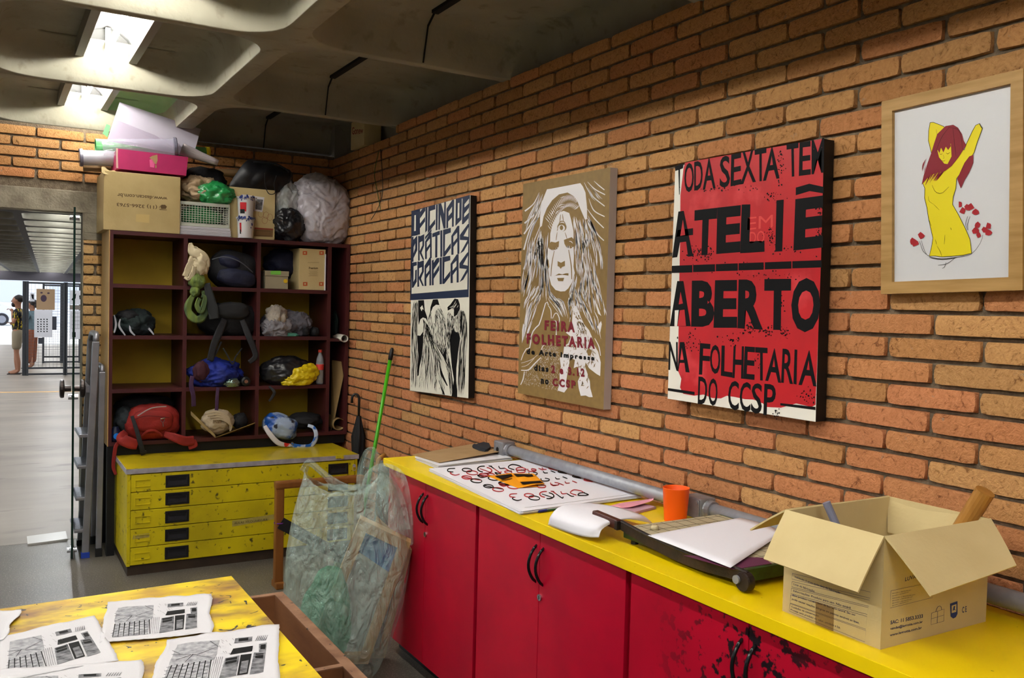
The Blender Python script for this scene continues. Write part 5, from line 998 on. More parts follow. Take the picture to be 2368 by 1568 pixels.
screen('pale wooden silkscreen frame with a blue band, leaning inside the clear sack', [(832, 1200), (950, 1256), (834, 1585), (708, 1520)], SP + Vector((0, 0, .2)) + VH * .02, tuple(nn), .046, .036, (.17, .25))
screen('second silkscreen frame behind the blue banded one inside the sack', [(870, 1200), (952, 1275), (872, 1590), (790, 1560)], SP + Vector((0, 0, .2)) + VH * .085, tuple(nn), .035, .028)
# ------------------------------------------------------------------ crumpled soft things
def blob(name, c, s, m, seed=1, amp=.18, fr=2.2, sub=4, ridge=.5, flat=None, tilt=0, parent=None, lump=(), label=None, cat=None, group=None, sq=2.0, sag=0.0, fine=.03, solid=0):
    """soft crumpled body: centre c, half sizes s; ridged folds; flat = z below which it is cut level"""
    bm = bmesh.new(); bmesh.ops.create_icosphere(bm, subdivisions=sub, radius=1); c = Vector(c); rot = Matrix.Rotation(tilt, 3, 'Y')
    for v in bm.verts:
        p = v.co.copy(); q = 1 / (abs(p.x) ** sq + abs(p.y) ** sq + abs(p.z) ** sq) ** (1 / sq); p = p * q
        n_ = noise.noise(p * fr + Vector((seed * 3.1, seed * 1.7, 0)))
        wv = p + .55 * noise.noise_vector(p * 1.4 + Vector((seed, 0, seed * 2))); ax_ = seed * 1.9; e1 = Vector((cos(ax_), .35, sin(ax_))); e2 = Vector((-sin(ax_), .5, cos(ax_)))
        def fold(k1, k2, sd): return 1 - 2.2 * abs(noise.noise(Vector((wv.dot(e1) * k1, wv.dot(e2) * k2, wv.y * k2 + sd))))
        r_ = fold(fr * 2.1, fr * .7, seed); r2_ = fold(fr * .9, fr * 2.6, seed + 7)
        r3 = fold(fr * 5.5, fr * 2.2, seed + 13)
        f = 1 + amp * n_ + amp * ridge * .42 * (r_ + .6 * r2_) + fine * .8 * r3
        for (dx, dy, dz, pw, k_) in lump:
            d = Vector((dx, dy, dz)).normalized().dot(p.normalized())
            if d > 0: f += k_ * d ** pw
        p = p * f; p.z -= sag * (p.x * p.x)
        p = rot @ Vector((p.x * s[0], p.y * s[1], p.z * s[2])); v.co = c + p
        if flat is not None and v.co.z < flat: v.co.z = flat + (v.co.z - flat) * .02
    mb = MB(); bm.verts.index_update(); mb.add([tuple(v.co) for v in bm.verts], [tuple(v.index for v in f.verts) for f in bm.faces]); bm.free()
    o = mb.build(name, m, parent, smooth=True, base=parent is None, solid=solid)
    if label: tag(o, label, cat, group)
    return o
greenfilm = mat('green_film', (40, 150, 104), .25, alpha=.62, col2=(80, 180, 130), nscale=5, spec=.8, bump=.8, bscale=14)
g0 = onplane(752, 1440, SP - VH * .075, VH)
blob('green_bag', (g0.x, g0.y, g0.z), (.105, .05, .17), greenfilm, 5, .25, 1.8, 5, .6, label='crumpled green plastic bag seen through the clear sack in front of the screens', cat='plastic bag', lump=((.3, 0, 1, 6, .35),))
# green handled broom, scraper, umbrella
greenp = mat('green_handle', (70, 168, 24), .3); bt = X_(907, 805, -.022); bb_ = X_(862, 1060, -.14); bd = (bb_ - bt).normalized(); be = bt + bd * ((bt.z - .06) / -bd.z)
br = thing('broom', (be.x, be.y, 0), 'bright green broom handle with black tip leaning on the brick wall', 'broom')
m_ = MB(); m_.tube([bt + bd * .05, be], .0115, 14); m_.build('handle', greenp, br, smooth=True)
m_ = MB(); m_.tube([bt - bd * .002, bt + bd * .01, bt + bd * .05, bt + bd * .075], [.007, .012, .0145, .0135], 14); m_.build('hanging_tip', inkblack, br, smooth=True)
m_ = MB(); m_.box(be.x - .13, be.x + .08, be.y - .025, be.y + .025, .045, .085, .008); m_.build('head', inkblack, br)
m_ = MB(); m_.box(be.x - .13, be.x + .08, be.y - .02, be.y + .02, 0, .045, .004); m_.build('bristles', mat('bristles', (60, 110, 40), .9), br)
t = thing('scraper', (-.16, .40, 0), 'dark grey blade with a wooden handle end showing behind the worktop corner', 'scraper')
a = X_(890, 1052, -.30); b_ = X_(876, 1062, -.34); c_ = X_(874, 1112, -.36)
m_ = MB(); m_.tube([a, b_, Vector((b_.x - .01, b_.y + .0, b_.z - .05))], .014, 12); m_.build('handle', wood_rod, t, smooth=True)
m_ = MB(); m_.slab([tuple(X_(905, 1066, -.33)), tuple(X_(878, 1066, -.34)), (-.40, c_.y, .02), (-.28, c_.y - .01, .02)], (0, 1, 0), .012); m_.build('blade', mat('slate_sheet', (44, 48, 58), .5), t)
um = mat('umbrella_cloth', (20, 20, 23), .7); ux, uy = X_(830, 950, -.05).x, X_(830, 950, -.05).y
uz = lambda y: X_(830, y, -.05).z
t = thing('umbrella', (ux, uy, 0), 'furled black umbrella with hook handle standing in the brick corner', 'umbrella')
m_ = MB(); zt = uz(922); m_.tube([(ux, uy, uz(965)), (ux, uy, zt)] + [(ux - .022 + .022 * cos(a), uy + .008 - .008 * cos(a), zt + .030 * sin(a)) for a in [pi * k / 8 for k in range(1, 9)]] + [(ux - .044, uy + .016, zt - .028)], .0085, 12); m_.build('hook_handle', inkblack, t, smooth=True)
m_ = MB(); V = []; nr = 28; zz = [uz(962), uz(985), uz(1010), uz(1040), uz(1075), .30, .12, .03]; rr = [.012, .026, .040, .038, .028, .034, .024, .006]
for k, z in enumerate(zz):
    for i in range(nr): a = 2 * pi * i / nr; r_ = rr[k] * (1 + .22 * sin(a * 7 + k * .8)); V.append((ux + r_ * cos(a), uy + r_ * sin(a), z))
m_.add(V, [(k * nr + i, k * nr + (i + 1) % nr, (k + 1) * nr + (i + 1) % nr, (k + 1) * nr + i) for k in range(7) for i in range(nr)]); m_.build('canopy', um, t, smooth=True)
m_ = MB(); m_.tube([(ux, uy, .04), (ux, uy, 0)], .004, 8); m_.build('ferrule', chrome, t)
# aluminium step ladder beside the doorway
lad = thing('step_ladder', (-1.62, 2.33, 0), 'folded aluminium step ladder standing between the doorway and the shelf unit', 'ladder')
alum = mat('ladder_aluminium', (150, 150, 158), .38, metal=.75, col2=(134, 134, 142), nscale=10); tread = mat('ladder_tread', (140, 142, 152), .5, metal=.6, col2=(108, 110, 118), nscale=150, ndetail=1)
yA_, yB_ = 2.16, 2.48; fb = Y_(197, 1283, yA_); ft = Y_(222, 790, yA_)
def rail(name, x0, z0, x1, z1, y, w=.040, t_=.022):
    m_ = MB(); m_.bar((x0, y, z0), (x1, y, z1), t_, w, up=(1, 0, 0)); o = m_.build(name, alum, lad); md = o.modifiers.new('b', 'BEVEL'); md.width = .004; md.segments = 2; return o
for y in (yA_, yB_):
    rail('front_stile', fb.x, .03, ft.x, ft.z, y); rb = Y_(228, 1262, yA_); rt = Y_(237, 860, yA_); rail('rear_stile', rb.x, .05, rt.x, rt.z, y, .034)
    m_ = MB(); m_.box(fb.x - .024, fb.x + .024, y - .016, y + .016, 0, .035, .003); m_.build('foot_cap', mat('blue_rubber', (30, 60, 160), .6) if y == yA_ else inkblack, lad)
    m_ = MB(); m_.box(rb.x - .02, rb.x + .02, y - .016, y + .016, 0, .05, .003); m_.build('foot_cap', inkblack, lad)
m_ = MB(); tp = [(ft.x, yA_, ft.z), (ft.x + .004, yA_ + .02, ft.z + .035), (ft.x + .004, yA_ + .06, ft.z + .045), (ft.x + .004, yB_ - .06, ft.z + .045), (ft.x + .004, yB_ - .02, ft.z + .035), (ft.x, yB_, ft.z)]; m_.tube(tp, .018, 10); m_.build('top_bend', alum, lad, smooth=True)
m_ = MB(); tp = [(rt.x, yA_, rt.z), (rt.x, yA_ + .03, rt.z + .03), (rt.x, yB_ - .03, rt.z + .03), (rt.x, yB_, rt.z)]; m_.tube(tp, .015, 10); m_.build('top_bend', alum, lad, smooth=True)
for py in (1003, 1075, 1148, 1222):
    z = Y_(203, py, yA_).z; f = (z - .03) / (ft.z - .03); xm = fb.x + (ft.x - fb.x) * f
    m_ = MB(); m_.m = 0; m_.box(xm - .068, xm + .015, yA_ - .006, yB_ + .006, z - .022, z - .002, .004); m_.m = 1; m_.box(xm - .064, xm + .012, yA_ + .004, yB_ - .004, z - .002, z); m_.build('tread', [alum, tread], lad)
m_ = MB(); z = Y_(210, 900, yA_).z; m_.box(fb.x - .004, fb.x + .020, yA_ + .01, yB_ - .01, z - .02, z + .02); m_.build('cross_brace', alum, lad)
# glass door standing open, seen edge on
gl = bpy.data.materials.new('door_glass'); gl.use_nodes = True; b = gl.node_tree.nodes['Principled BSDF']; b.inputs['Base Color'].default_value = (.86, .96, .92, 1); b.inputs['Transmission Weight'].default_value = 1; b.inputs['Roughness'].default_value = 0; b.inputs['IOR'].default_value = 1.45
gedge = mat('glass_edge', (10, 34, 26), .2)
dA = Z_(164, 1296, 0); dd = Vector((dA.x - CAM.x, dA.y - CAM.y, 0)).normalized(); dn = Vector((dd.y, -dd.x, 0)); dB = dA + dd * .84
dr_ = empty('door_1', (dA.x, dA.y, 0)); tag(dr_, kind='structure')
m_ = MB(); m_.slab([dA + Vector((0, 0, .01)), dB + Vector((0, 0, .01)), dB + Vector((0, 0, 2.115)), dA + Vector((0, 0, 2.115))], dn, .010); o = m_.build('glass_pane', gl, dr_)
m_ = MB(); m_.slab([dA - dd * .002 + Vector((0, 0, .01)) - dn * .001, dA - dd * .0002 + Vector((0, 0, .01)) - dn * .001, dA - dd * .0002 + Vector((0, 0, 2.12)) - dn * .001, dA - dd * .002 + Vector((0, 0, 2.12)) - dn * .001], dn, .012); m_.build('glass_edge', gedge, dr_)
kz_ = onplane(158, 901, dA, dd).z; kc_ = dA + dd * .06
def disc_along(mb, prof, c, n_, sgm=24):
    n_ = Vector(n_).normalized(); u = Vector((0, 0, 1)); v = n_.cross(u); V = []
    for (r_, h_) in prof:
        for i in range(sgm): a = 2 * pi * i / sgm; V.append(tuple(Vector(c) + n_ * h_ + u * (r_ * cos(a)) + v * (r_ * sin(a))))
    k_ = len(prof); mb.add(V, [(q * sgm + i, q * sgm + (i + 1) % sgm, (q + 1) * sgm + (i + 1) % sgm, (q + 1) * sgm + i) for q in range(k_ - 1) for i in range(sgm)] + [tuple(range(sgm))[::-1], tuple(range((k_ - 1) * sgm, k_ * sgm))])
darkmetal = mat('dark_metal_knob', (60, 54, 52), .3, metal=.8)
for s_ in (1, -1):
    m_ = MB(); disc_along(m_, [(.018, .006), (.018, .04), (.052, .044), (.056, .050), (.056, .062), (.048, .068), (.030, .070)] if s_ > 0 else [(.018, .006), (.018, .04), (.052, .044), (.056, .050), (.056, .062), (.048, .068), (.030, .070)], (kc_.x, kc_.y, kz_), dn * s_); m_.build('knob', darkmetal, dr_, smooth=False)
for z in (.05, 2.06, kz_ - .05):
    m_ = MB(); c = dA + dd * .05; disc_along(m_, [(.016, -.022), (.016, .032)], (c.x, c.y, z), dn, 12); m_.build('hinge_fitting', chrome, dr_)
m_ = MB(); c = dA + dd * .0; m_.slab([dA + Vector((0, 0, .01)) - dn * .004 + dd * .01, dA + dd * .12 + Vector((0, 0, .01)) - dn * .004, dA + dd * .12 + Vector((0, 0, .06)) - dn * .004, dA + Vector((0, 0, .06)) - dn * .004 + dd * .01], dn, .018); m_.build('bottom_fitting', chrome, dr_)
m_ = MB(); m_.slab([tuple(Z_(x, y, .012)) for x, y in ((62, 1240), (152, 1228), (156, 1246), (64, 1258))], (0, 0, -1), .012); tag(m_.build('trim_5', mat('threshold_plate', (186, 184, 178), .3, metal=.2)), kind='structure')
# cables hanging from the ceiling on the wall
wire = mat('thin_cable', (24, 34, 40), .5); wireg = mat('green_wire', (50, 90, 40), .5)
for i, (pts, m) in enumerate((([(880, 345), (884, 400), (884, 450), (872, 485), (858, 508)], wire), ([(876, 350), (866, 400), (872, 440), (880, 486)], wireg))):
    m_ = MB(); m_.tube([X_(x, y, -.010) for x, y in catmull(pts, 16)], .0022, 6); o = m_.build('cable', wire if i == 0 else wireg, base=True); tag(o, 'thin dark cable dangling from the top of the brick wall' if i == 0 else 'thin green wire dangling beside the dark cable on the brick wall', 'cable')
# ------------------------------------------------------------------ clutter on and in the pigeonhole shelves
YF = YS
def c6(x, y): return (160 + x / 3.383, 220 + y / 3.383)
def c7(x, y): return (220 + x / 2.958, 530 + y / 2.958)
def pbox(px0, px1, py0, py1, Y):
    a = Y_(px0, py1, Y); b = Y_(px1, py0, Y); return (a.x + b.x) / 2, (a.z + b.z) / 2, abs(b.x - a.x) / 2, abs(b.z - a.z) / 2
def pblob(name, px, Y, dep, m, label, cat, **k):
    x, z, hx, hz = pbox(*px, Y); return blob(name, (x, Y + 0, z), (hx, dep, hz), m, label=label, cat=cat, **k)
def rib(name, pts, w, m, parent=None, n=30, thick=.0025, crease=.0, label=None, cat=None, group=None, nn=5, face=(0, -1, 0)):
    """fabric band through (px, py, Y) points, half widths w in metres"""
    P = [tuple(Y_(x, y, Y)) for x, y, Y in pts]; P = [Vector(p) for p in catmull(P, n)]; W_ = catmull([(a, 0) for a in w], n) if len(w) > 2 else [(w[0] + (w[-1] - w[0]) * i / (n - 1), 0) for i in range(n)]; V = []; F_ = Vector(face)
    for i, p in enumerate(P):
        t = (P[min(i + 1, n - 1)] - P[max(i - 1, 0)]).normalized(); s_ = t.cross(F_); s_ = s_.normalized() if s_.length > .05 else Vector((1, 0, 0))
        for j in range(nn):
            v = j / (nn - 1) * 2 - 1; V.append(tuple(p + s_ * (W_[i][0] * v) + F_ * (crease * cos(v * 6 + i * .35))))
    m_ = MB(); m_.add(V, [(i * nn + j, i * nn + j + 1, (i + 1) * nn + j + 1, (i + 1) * nn + j) for i in range(n - 1) for j in range(nn - 1)])
    o = m_.build(name, m, parent, smooth=True, solid=thick, base=parent is None)
    if label: tag(o, label, cat, group)
    return o
STZ = 1.998
# --- big carton with upside-down print
m_ = MB(); a = Y_(240, 392, 2.128); b = Y_(416, 541, 2.128); X0, X1, Z1 = a.x, b.x, a.z
bc = thing('cardboard_box', ((X0 + X1) / 2, 2.32, STZ), 'largest cardboard box with upside-down lettering, on top of the shelf unit at left', 'box')
m_.box(X0, X1, 2.128, 2.52, STZ, Z1 - .004, .003); m_.build('body', mat('older_carton', (176, 154, 108), .8, col2=(166, 144, 98), nscale=8, bump=.08, bscale=90), bc)
m_ = MB(); m_.grid(lambda u, v: (X0 - .012 + .085 * u, 2.132 - .012 * v + .02 * u, Z1 + .014 - .034 * v - .02 * u + .006 * sin(u * 9 + v * 3)), 8, 6); m_.build('torn_flap', carton_m, bc, solid=.003)
kb = Ink(2.128, 160, 220, 3.383, ax=1); sepia = mat('faded_print', (88, 68, 40), .7)
kb.text('k', 'www.dascan.com.br', (768, 826), (376, 797), (768, 798), (376, 766), bold=.02); kb.text('k', '(11) 3266-5763', (688, 893), (372, 868), (688, 858), (372, 834), bold=.02)
kb.poly('k', [(712, 868), (720, 890), (756, 890), (764, 872), (750, 858), (724, 858)]); kb.poly('k', [(705, 892), (764, 896), (764, 900), (706, 898)]); kb.curve('k', [(712, 885), (704, 878), (712, 868)], 3)
kb.poly('t', [(525, 930), (628, 936), (626, 1000), (522, 990)]); kb.done(bc, dict(k='upside_down_lettering', t='tape_patch'), dict(k=sepia, t=mat('old_tape', (182, 156, 100), .4)))
# --- pink box
pinkb = mat('magenta_card', (172, 36, 92), .55, col2=(160, 32, 86), nscale=12)
A, Bp, Cp, Dp = [Y_(*c6(x, y), 2.14) for x, y in ((378, 418), (930, 484), (915, 630), (372, 574))]
pb = thing('pink_box', ((A.x + Bp.x) / 2, 2.29, Dp.z), 'flat magenta pink box lying on the largest cardboard box', 'box')
m_ = MB(); m_.slab([A, Bp, Cp, Dp], (0, 1, 0), .30); m_.build('body', pinkb, pb)
kb = Ink(2.14, 160, 220, 3.383, ax=1); kb.poly('k', [(650, 475), (690, 465), (692, 510), (680, 545), (665, 530), (655, 545), (640, 500), (627, 490)]); kb.poly('l', [(628, 505), (650, 500), (668, 530), (664, 568), (632, 562)]); kb.poly('k', [(672, 548), (684, 550), (682, 572), (674, 570)])
kb.poly('w', [(366, 414), (382, 416), (380, 470), (384, 572), (368, 570)]); kb.done(pb, dict(k='scuffed_patch', l='label', w='worn_edge'), dict(k=card, l=mat('pink_label', (216, 90, 140), .4), w=mat('worn_card', (200, 160, 150), .8)))
# --- clear tubes
clear = bpy.data.materials.new('clear_acrylic'); clear.use_nodes = True; b = clear.node_tree.nodes['Principled BSDF']; b.inputs['Base Color'].default_value = (.42, .40, .50, 1); b.inputs['Roughness'].default_value = .08; b.inputs['Alpha'].default_value = .38; b.inputs['Specular IOR Level'].default_value = .9
capm = mat('smoky_cap', (110, 108, 124), .2, spec=.8, alpha=.85)
def tubeobj(p0, p1, r, label, m, caps, r2=None):
    t = thing('display_tube', tuple((p0 + p1) / 2), label, 'tube'); m_ = MB(); d = (p1 - p0).normalized(); m_.tube([p0, p1], [r, r2 or r], 28, cap=False); m_.build('tube_wall', m, t, smooth=True)
    for c, s_, on in ((p0, 1, caps[0]), (p1, -1, caps[1])):
        if on: m_ = MB(); m_.tube([c - d * s_ * .006, c - d * s_ * .001, c + d * s_ * .014, c + d * s_ * .0145], [r * 1.1, r * 1.18, r * 1.18, r * 1.02], 28); m_.build('end_cap', capm, t)
    return t
tubeobj(Y_(*c6(262, 408), 2.22), Y_(*c6(838, 404), 2.17), .0495, 'clear plastic tube with grey end cap lying on the pink box', clear, (0, 1))
tubeobj(Y_(*c6(85, 488), 2.36), Y_(*c6(420, 500), 2.36), .047, 'frosted white tube with clear end cap sticking out left behind the pink box', mat('frosted_tube', (160, 160, 170), .3), (1, 0))
# --- sheets and rolls
lil = mat('lilac_white_sheet', (168, 162, 174), .6, col2=(160, 154, 168), nscale=3); lil2 = mat('greyer_sheet', (148, 138, 154), .6)
P = [(395, 55), (1030, 265), (972, 470), (300, 345)]; Q = [Y_(*c6(*P[0]), 2.30), Y_(*c6(*P[1]), 2.30), Y_(*c6(*P[2]), 2.24), Y_(*c6(*P[3]), 2.24)]
m_ = MB(); m_.slab(Q, (0, 1, 0), .002); o = m_.build('large_sheet', lil, base=True); tag(o, 'large white sheet leaning up to the ceiling behind the clear tube', 'sheet')
P = [(362, 190), (700, 325), (860, 380), (900, 470), (300, 360)]; m_ = MB(); m_.prism([tuple(Y_(*c6(*p), 2.232 + (.03 if i < 2 else 0))) for i, p in enumerate(P)], (0, .002, 0)); o = m_.build('smaller_sheet', lil2, base=True); tag(o, 'greyer sheet in front of the large white sheet, behind the clear tube', 'sheet')
grs = mat('green_card', (96, 168, 104), .55); yes = mat('yellow_stripe', (226, 206, 30), .5)
def roll(name, p0, p1, r, m, label, turns=1.35, r1=None, n=46, cat='roll', parent=None):
    m_ = MB(); d = (p1 - p0).normalized(); u = d.cross(Vector((0, 0, 1))).normalized(); v = d.cross(u); V = []
    for k in range(9):
        for i in range(n):
            a = 2 * pi * turns * i / (n - 1); q = (r * (1 - k / 8) + (r1 or r) * k / 8) * (1 - .16 * i / n); V.append(tuple(p0 + (p1 - p0) * (k / 8) + u * (q * cos(a)) + v * (q * sin(a))))
    m_.add(V, [(k * n + i, k * n + i + 1, (k + 1) * n + i + 1, (k + 1) * n + i) for k in range(8) for i in range(n - 1)]); o = m_.build(name, m, parent, smooth=True, solid=.0012, base=parent is None)
    if label: tag(o, label, cat)
    return o
g0 = Y_(*c6(205, 398), 2.44); g1 = Y_(*c6(1070, 446), 2.44); gr = thing('green_roll', tuple((g0 + g1) / 2), 'rolled green card sheet with yellow striped end behind the clear tube', 'roll')
roll('rolled_card', g0, g1, .050, grs, None, r1=.034, parent=gr)
d_ = (g1 - g0).normalized()
for i, f in enumerate((-.002, .007, .016)): m_ = MB(); m_.tube([g1 + d_ * f, g1 + d_ * (f + .006)], .034, 22, cap=False); m_.build('yellow_band', yes, gr, solid=.002)
m_ = MB(); m_.slab([Y_(*c6(x, y), 2.46) for x, y in ((292, 226), (322, 238), (300, 330), (262, 300))], (0, 1, 0), .002); o = m_.build('green_corner', grs, base=True); tag(o, 'small green card corner sticking up at the left of the large white sheet', 'card')
roll('paper_roll', Y_(*c6(880, 420), 2.24), Y_(*c6(1165, 530), 2.20), .042, mat('grey_white_paper', (158, 148, 150), .6), 'tapering white paper roll poking out right of the pink box', r1=.020)
roll('kraft_tube', Y_(*c6(110, 565), 2.46), Y_(*c6(1350, 610), 2.46), .026, card, 'long brown kraft tube lying behind the pink box along the back wall')
# --- basket on a paper block
m_, _ = MB(), 0; a = Y_(*c6(862, 1018), 2.15); b = Y_(*c6(1265, 1105), 2.15)
rnd = random.Random(2)
for i in range(12): z = STZ + .001 + i * .0046; dx = rnd.uniform(-.004, .004); m_.box(a.x + dx + .002, b.x + dx - .004 * (i / 12), 2.15 + rnd.uniform(-.004, .004), 2.45, z, z + .0032)
o = m_.build('paper_block', white_p, base=True); tag(o, 'block of white paper under the plastic basket on top of the shelf unit', 'paper stack')
bz = STZ + .001 + 12 * .0046 + .001; A = Y_(*c6(872, 822), 2.155); B_ = Y_(*c6(1252, 842), 2.155); bt_ = A.z - .004; bx0_, bx1_ = A.x, B_.x
bas = thing('plastic_basket', ((bx0_ + bx1_) / 2, 2.29, bz), 'white plastic grid basket on the paper block atop the shelf unit', 'basket'); wp = mat('white_plastic', (196, 200, 188), .4)
def gridwall(p, q, up, n, name):
    """perforated wall made as bars: from p to q, height up"""
    p = Vector(p); q = Vector(q); d = q - p; nrm = d.cross(Vector((0, 0, 1))).normalized(); m_ = MB(); H_ = up
    for i in range(n + 1):
        c = p + d * (i / n); w = .008 if i in (0, n) else .0022; m_.bar(c, c + Vector((0, 0, H_)), w, .004, up=tuple(nrm))
    for z, w in [(0, .022), (H_, .020)] + [(H_ * (.13 + .74 * k / 8), .0022) for k in range(9)]:
        m_.bar(p + Vector((0, 0, z + (.011 if z == 0 else (-.010 if z == H_ else 0)))), q + Vector((0, 0, z + (.011 if z == 0 else (-.010 if z == H_ else 0)))), .004, w, up=(0, 0, 1))
    m_.build(name, wp, bas)
H_ = bt_ - bz
gridwall((bx0_, 2.155, bz), (bx1_, 2.155, bz), H_, 17, 'side_wall'); gridwall((bx0_, 2.155, bz), (bx0_, 2.43, bz), H_, 15, 'side_wall'); gridwall((bx1_, 2.155, bz), (bx1_, 2.43, bz), H_, 15, 'side_wall'); gridwall((bx0_, 2.43, bz), (bx1_, 2.43, bz), H_, 17, 'side_wall')
m_ = MB(); m_.box(bx0_, bx1_, 2.155, 2.43, bz, bz + .004); m_.build('floor_panel', wp, bas)
kraftp = mat('crumpled_kraft', (176, 152, 122), .8, col2=(160, 136, 106), nscale=10, bump=.4, bscale=20); gfilm = mat('green_plastic_bag', (28, 130, 68), .28, col2=(60, 160, 90), nscale=7, bump=.6, bscale=22, spec=.7)
blackbag = mat('black_plastic_bag', (22, 22, 26), .3, bump=.5, bscale=20, spec=.6, col2=(34, 34, 38), nscale=8)
blackcloth = mat('black_cloth', (20, 20, 24), .8, bump=.3, bscale=60); navycloth = mat('navy_cloth', (26, 30, 56), .75, bump=.3, bscale=60, col2=(18, 20, 36), nscale=7)
blob('green_bag_content', ((bx0_ + bx1_) / 2, 2.29, bz + H_ * .48), ((bx1_ - bx0_) * .46, .12, H_ * .46), gfilm, 4, .05, 2, 3, .4, label='green plastic filling showing through the holes of the white basket', cat='plastic bag')
pblob('crumpled_paper', (420, 502, 418, 468), 2.27, .10, kraftp, 'crumpled brown wrapping paper on the white basket', 'paper', seed=3, amp=.3, fr=2.2, ridge=1.1, sub=5, fine=.08)
pblob('green_plastic_bag', (456, 536, 428, 472), 2.20, .07, gfilm, 'bright green plastic bag spilling over the right edge of the white basket', 'plastic bag', seed=8, amp=.25, fr=2.5, ridge=.9, sub=5, fine=.06)
pblob('black_sack', (424, 520, 392, 440), 2.42, .09, blackcloth, 'dark bag behind the crumpled brown paper atop the shelf unit', 'bag', seed=12, amp=.2)
# --- second carton and black bag, paint tubs
A, B_, C_ = Y_(*c6(1264, 716), 2.20), Y_(*c6(1612, 746), 2.20), Y_(*c6(1600, 1112), 2.20)
cb2 = thing('cardboard_box', ((A.x + B_.x) / 2, 2.35, STZ), 'brown cardboard box with a white sticker behind the two paint tubs', 'box')
m_ = MB(); m_.box(A.x - .012, B_.x, 2.20, 2.50, STZ, B_.z, .002); m_.build('body', carton_m, cb2)
kb = Ink(2.20, 160, 220, 3.383, ax=1); kb.poly('w', [(1350, 776), (1527, 800), (1512, 916), (1450, 906), (1450, 840), (1345, 822)]); kb.poly('g', [(1462, 812), (1516, 818), (1506, 900), (1456, 894)], 1)
for i in range(8): kb.poly('k', [(1362 + i * 14, 788 + i * 2), (1370 + i * 14, 789 + i * 2), (1370 + i * 14, 798 + i * 2), (1362 + i * 14, 797 + i * 2)], 1)
for c in ((1500, 930), (1540, 940), (1570, 955), (1530, 980)): kb.curve('r', [(c[0] + 22 * cos(a * .8), c[1] + 26 * sin(a * .8)) for a in range(9)], 2)
kb.poly('b', [(1450, 1035), (1596, 1045), (1592, 1110), (1445, 1105)]); q = [(1462, 1058), (1572, 1066), (1570, 1102), (1460, 1098)]; kb.stroke('k', q + [q[0]], 4, lv=1); kb.poly('r', [(1450, 1035), (1596, 1045), (1594, 1056), (1450, 1048)], 1)
kb.done(cb2, dict(w='sticker', g='sticker_print', k='black_print', r='red_scrawl', b='lower_panel'), dict(w=white2, g=grey2, k=sepia, r=mat('dull_red_ink', (140, 60, 44), .7), b=mat('darker_card', (120, 90, 56), .7)))
m_ = MB(); P = [(1272, 716), (1335, 610), (1405, 520), (1480, 545), (1560, 560), (1640, 580), (1722, 606), (1700, 680), (1618, 746)]; zz_ = B_.z + .004
V = [Y_(*c6(*p), 2.24) for p in P]; c_ = sum(V, Vector()) / len(V)
def bagf(u, v):
    i = u * (len(V) - 1); k = min(int(i), len(V) - 2); f = i - k; e = V[k] * (1 - f) + V[k + 1] * f; base_ = V[0] * (1 - u) + V[-1] * u; p = base_ * (1 - v) + e * v
    return (p.x, p.y - .05 * sin(pi * v) * sin(pi * u) + .012 * noise.noise(p * 22), p.z)
m_.grid(bagf, 30, 14); bagb = m_.build('black_carrier_bag', mat('black_matt_bag', (18, 18, 22), .45, bump=.4, bscale=14), base=True, smooth=True, solid=.05); tag(bagb, 'black carrier bag lying on the stickered cardboard box', 'bag')
rib('handle_cord', [(586, 374, 2.16), (615, 376, 2.16), (640, 380, 2.16), (662, 392, 2.16), (667, 398, 2.16)], [.006, .006], blackcloth, bagb); rib('handle_cord', [(612, 400, 2.15), (614, 430, 2.15), (622, 448, 2.15), (636, 446, 2.15), (634, 425, 2.15), (640, 405, 2.15)], [.0025, .0025], blackcloth, bagb)
tubw = mat('white_tub', (206, 204, 204), .35, col2=(196, 194, 196), nscale=6); redp = mat('red_label', (186, 28, 36), .5); bluep = mat('blue_paint', (26, 44, 110), .35)
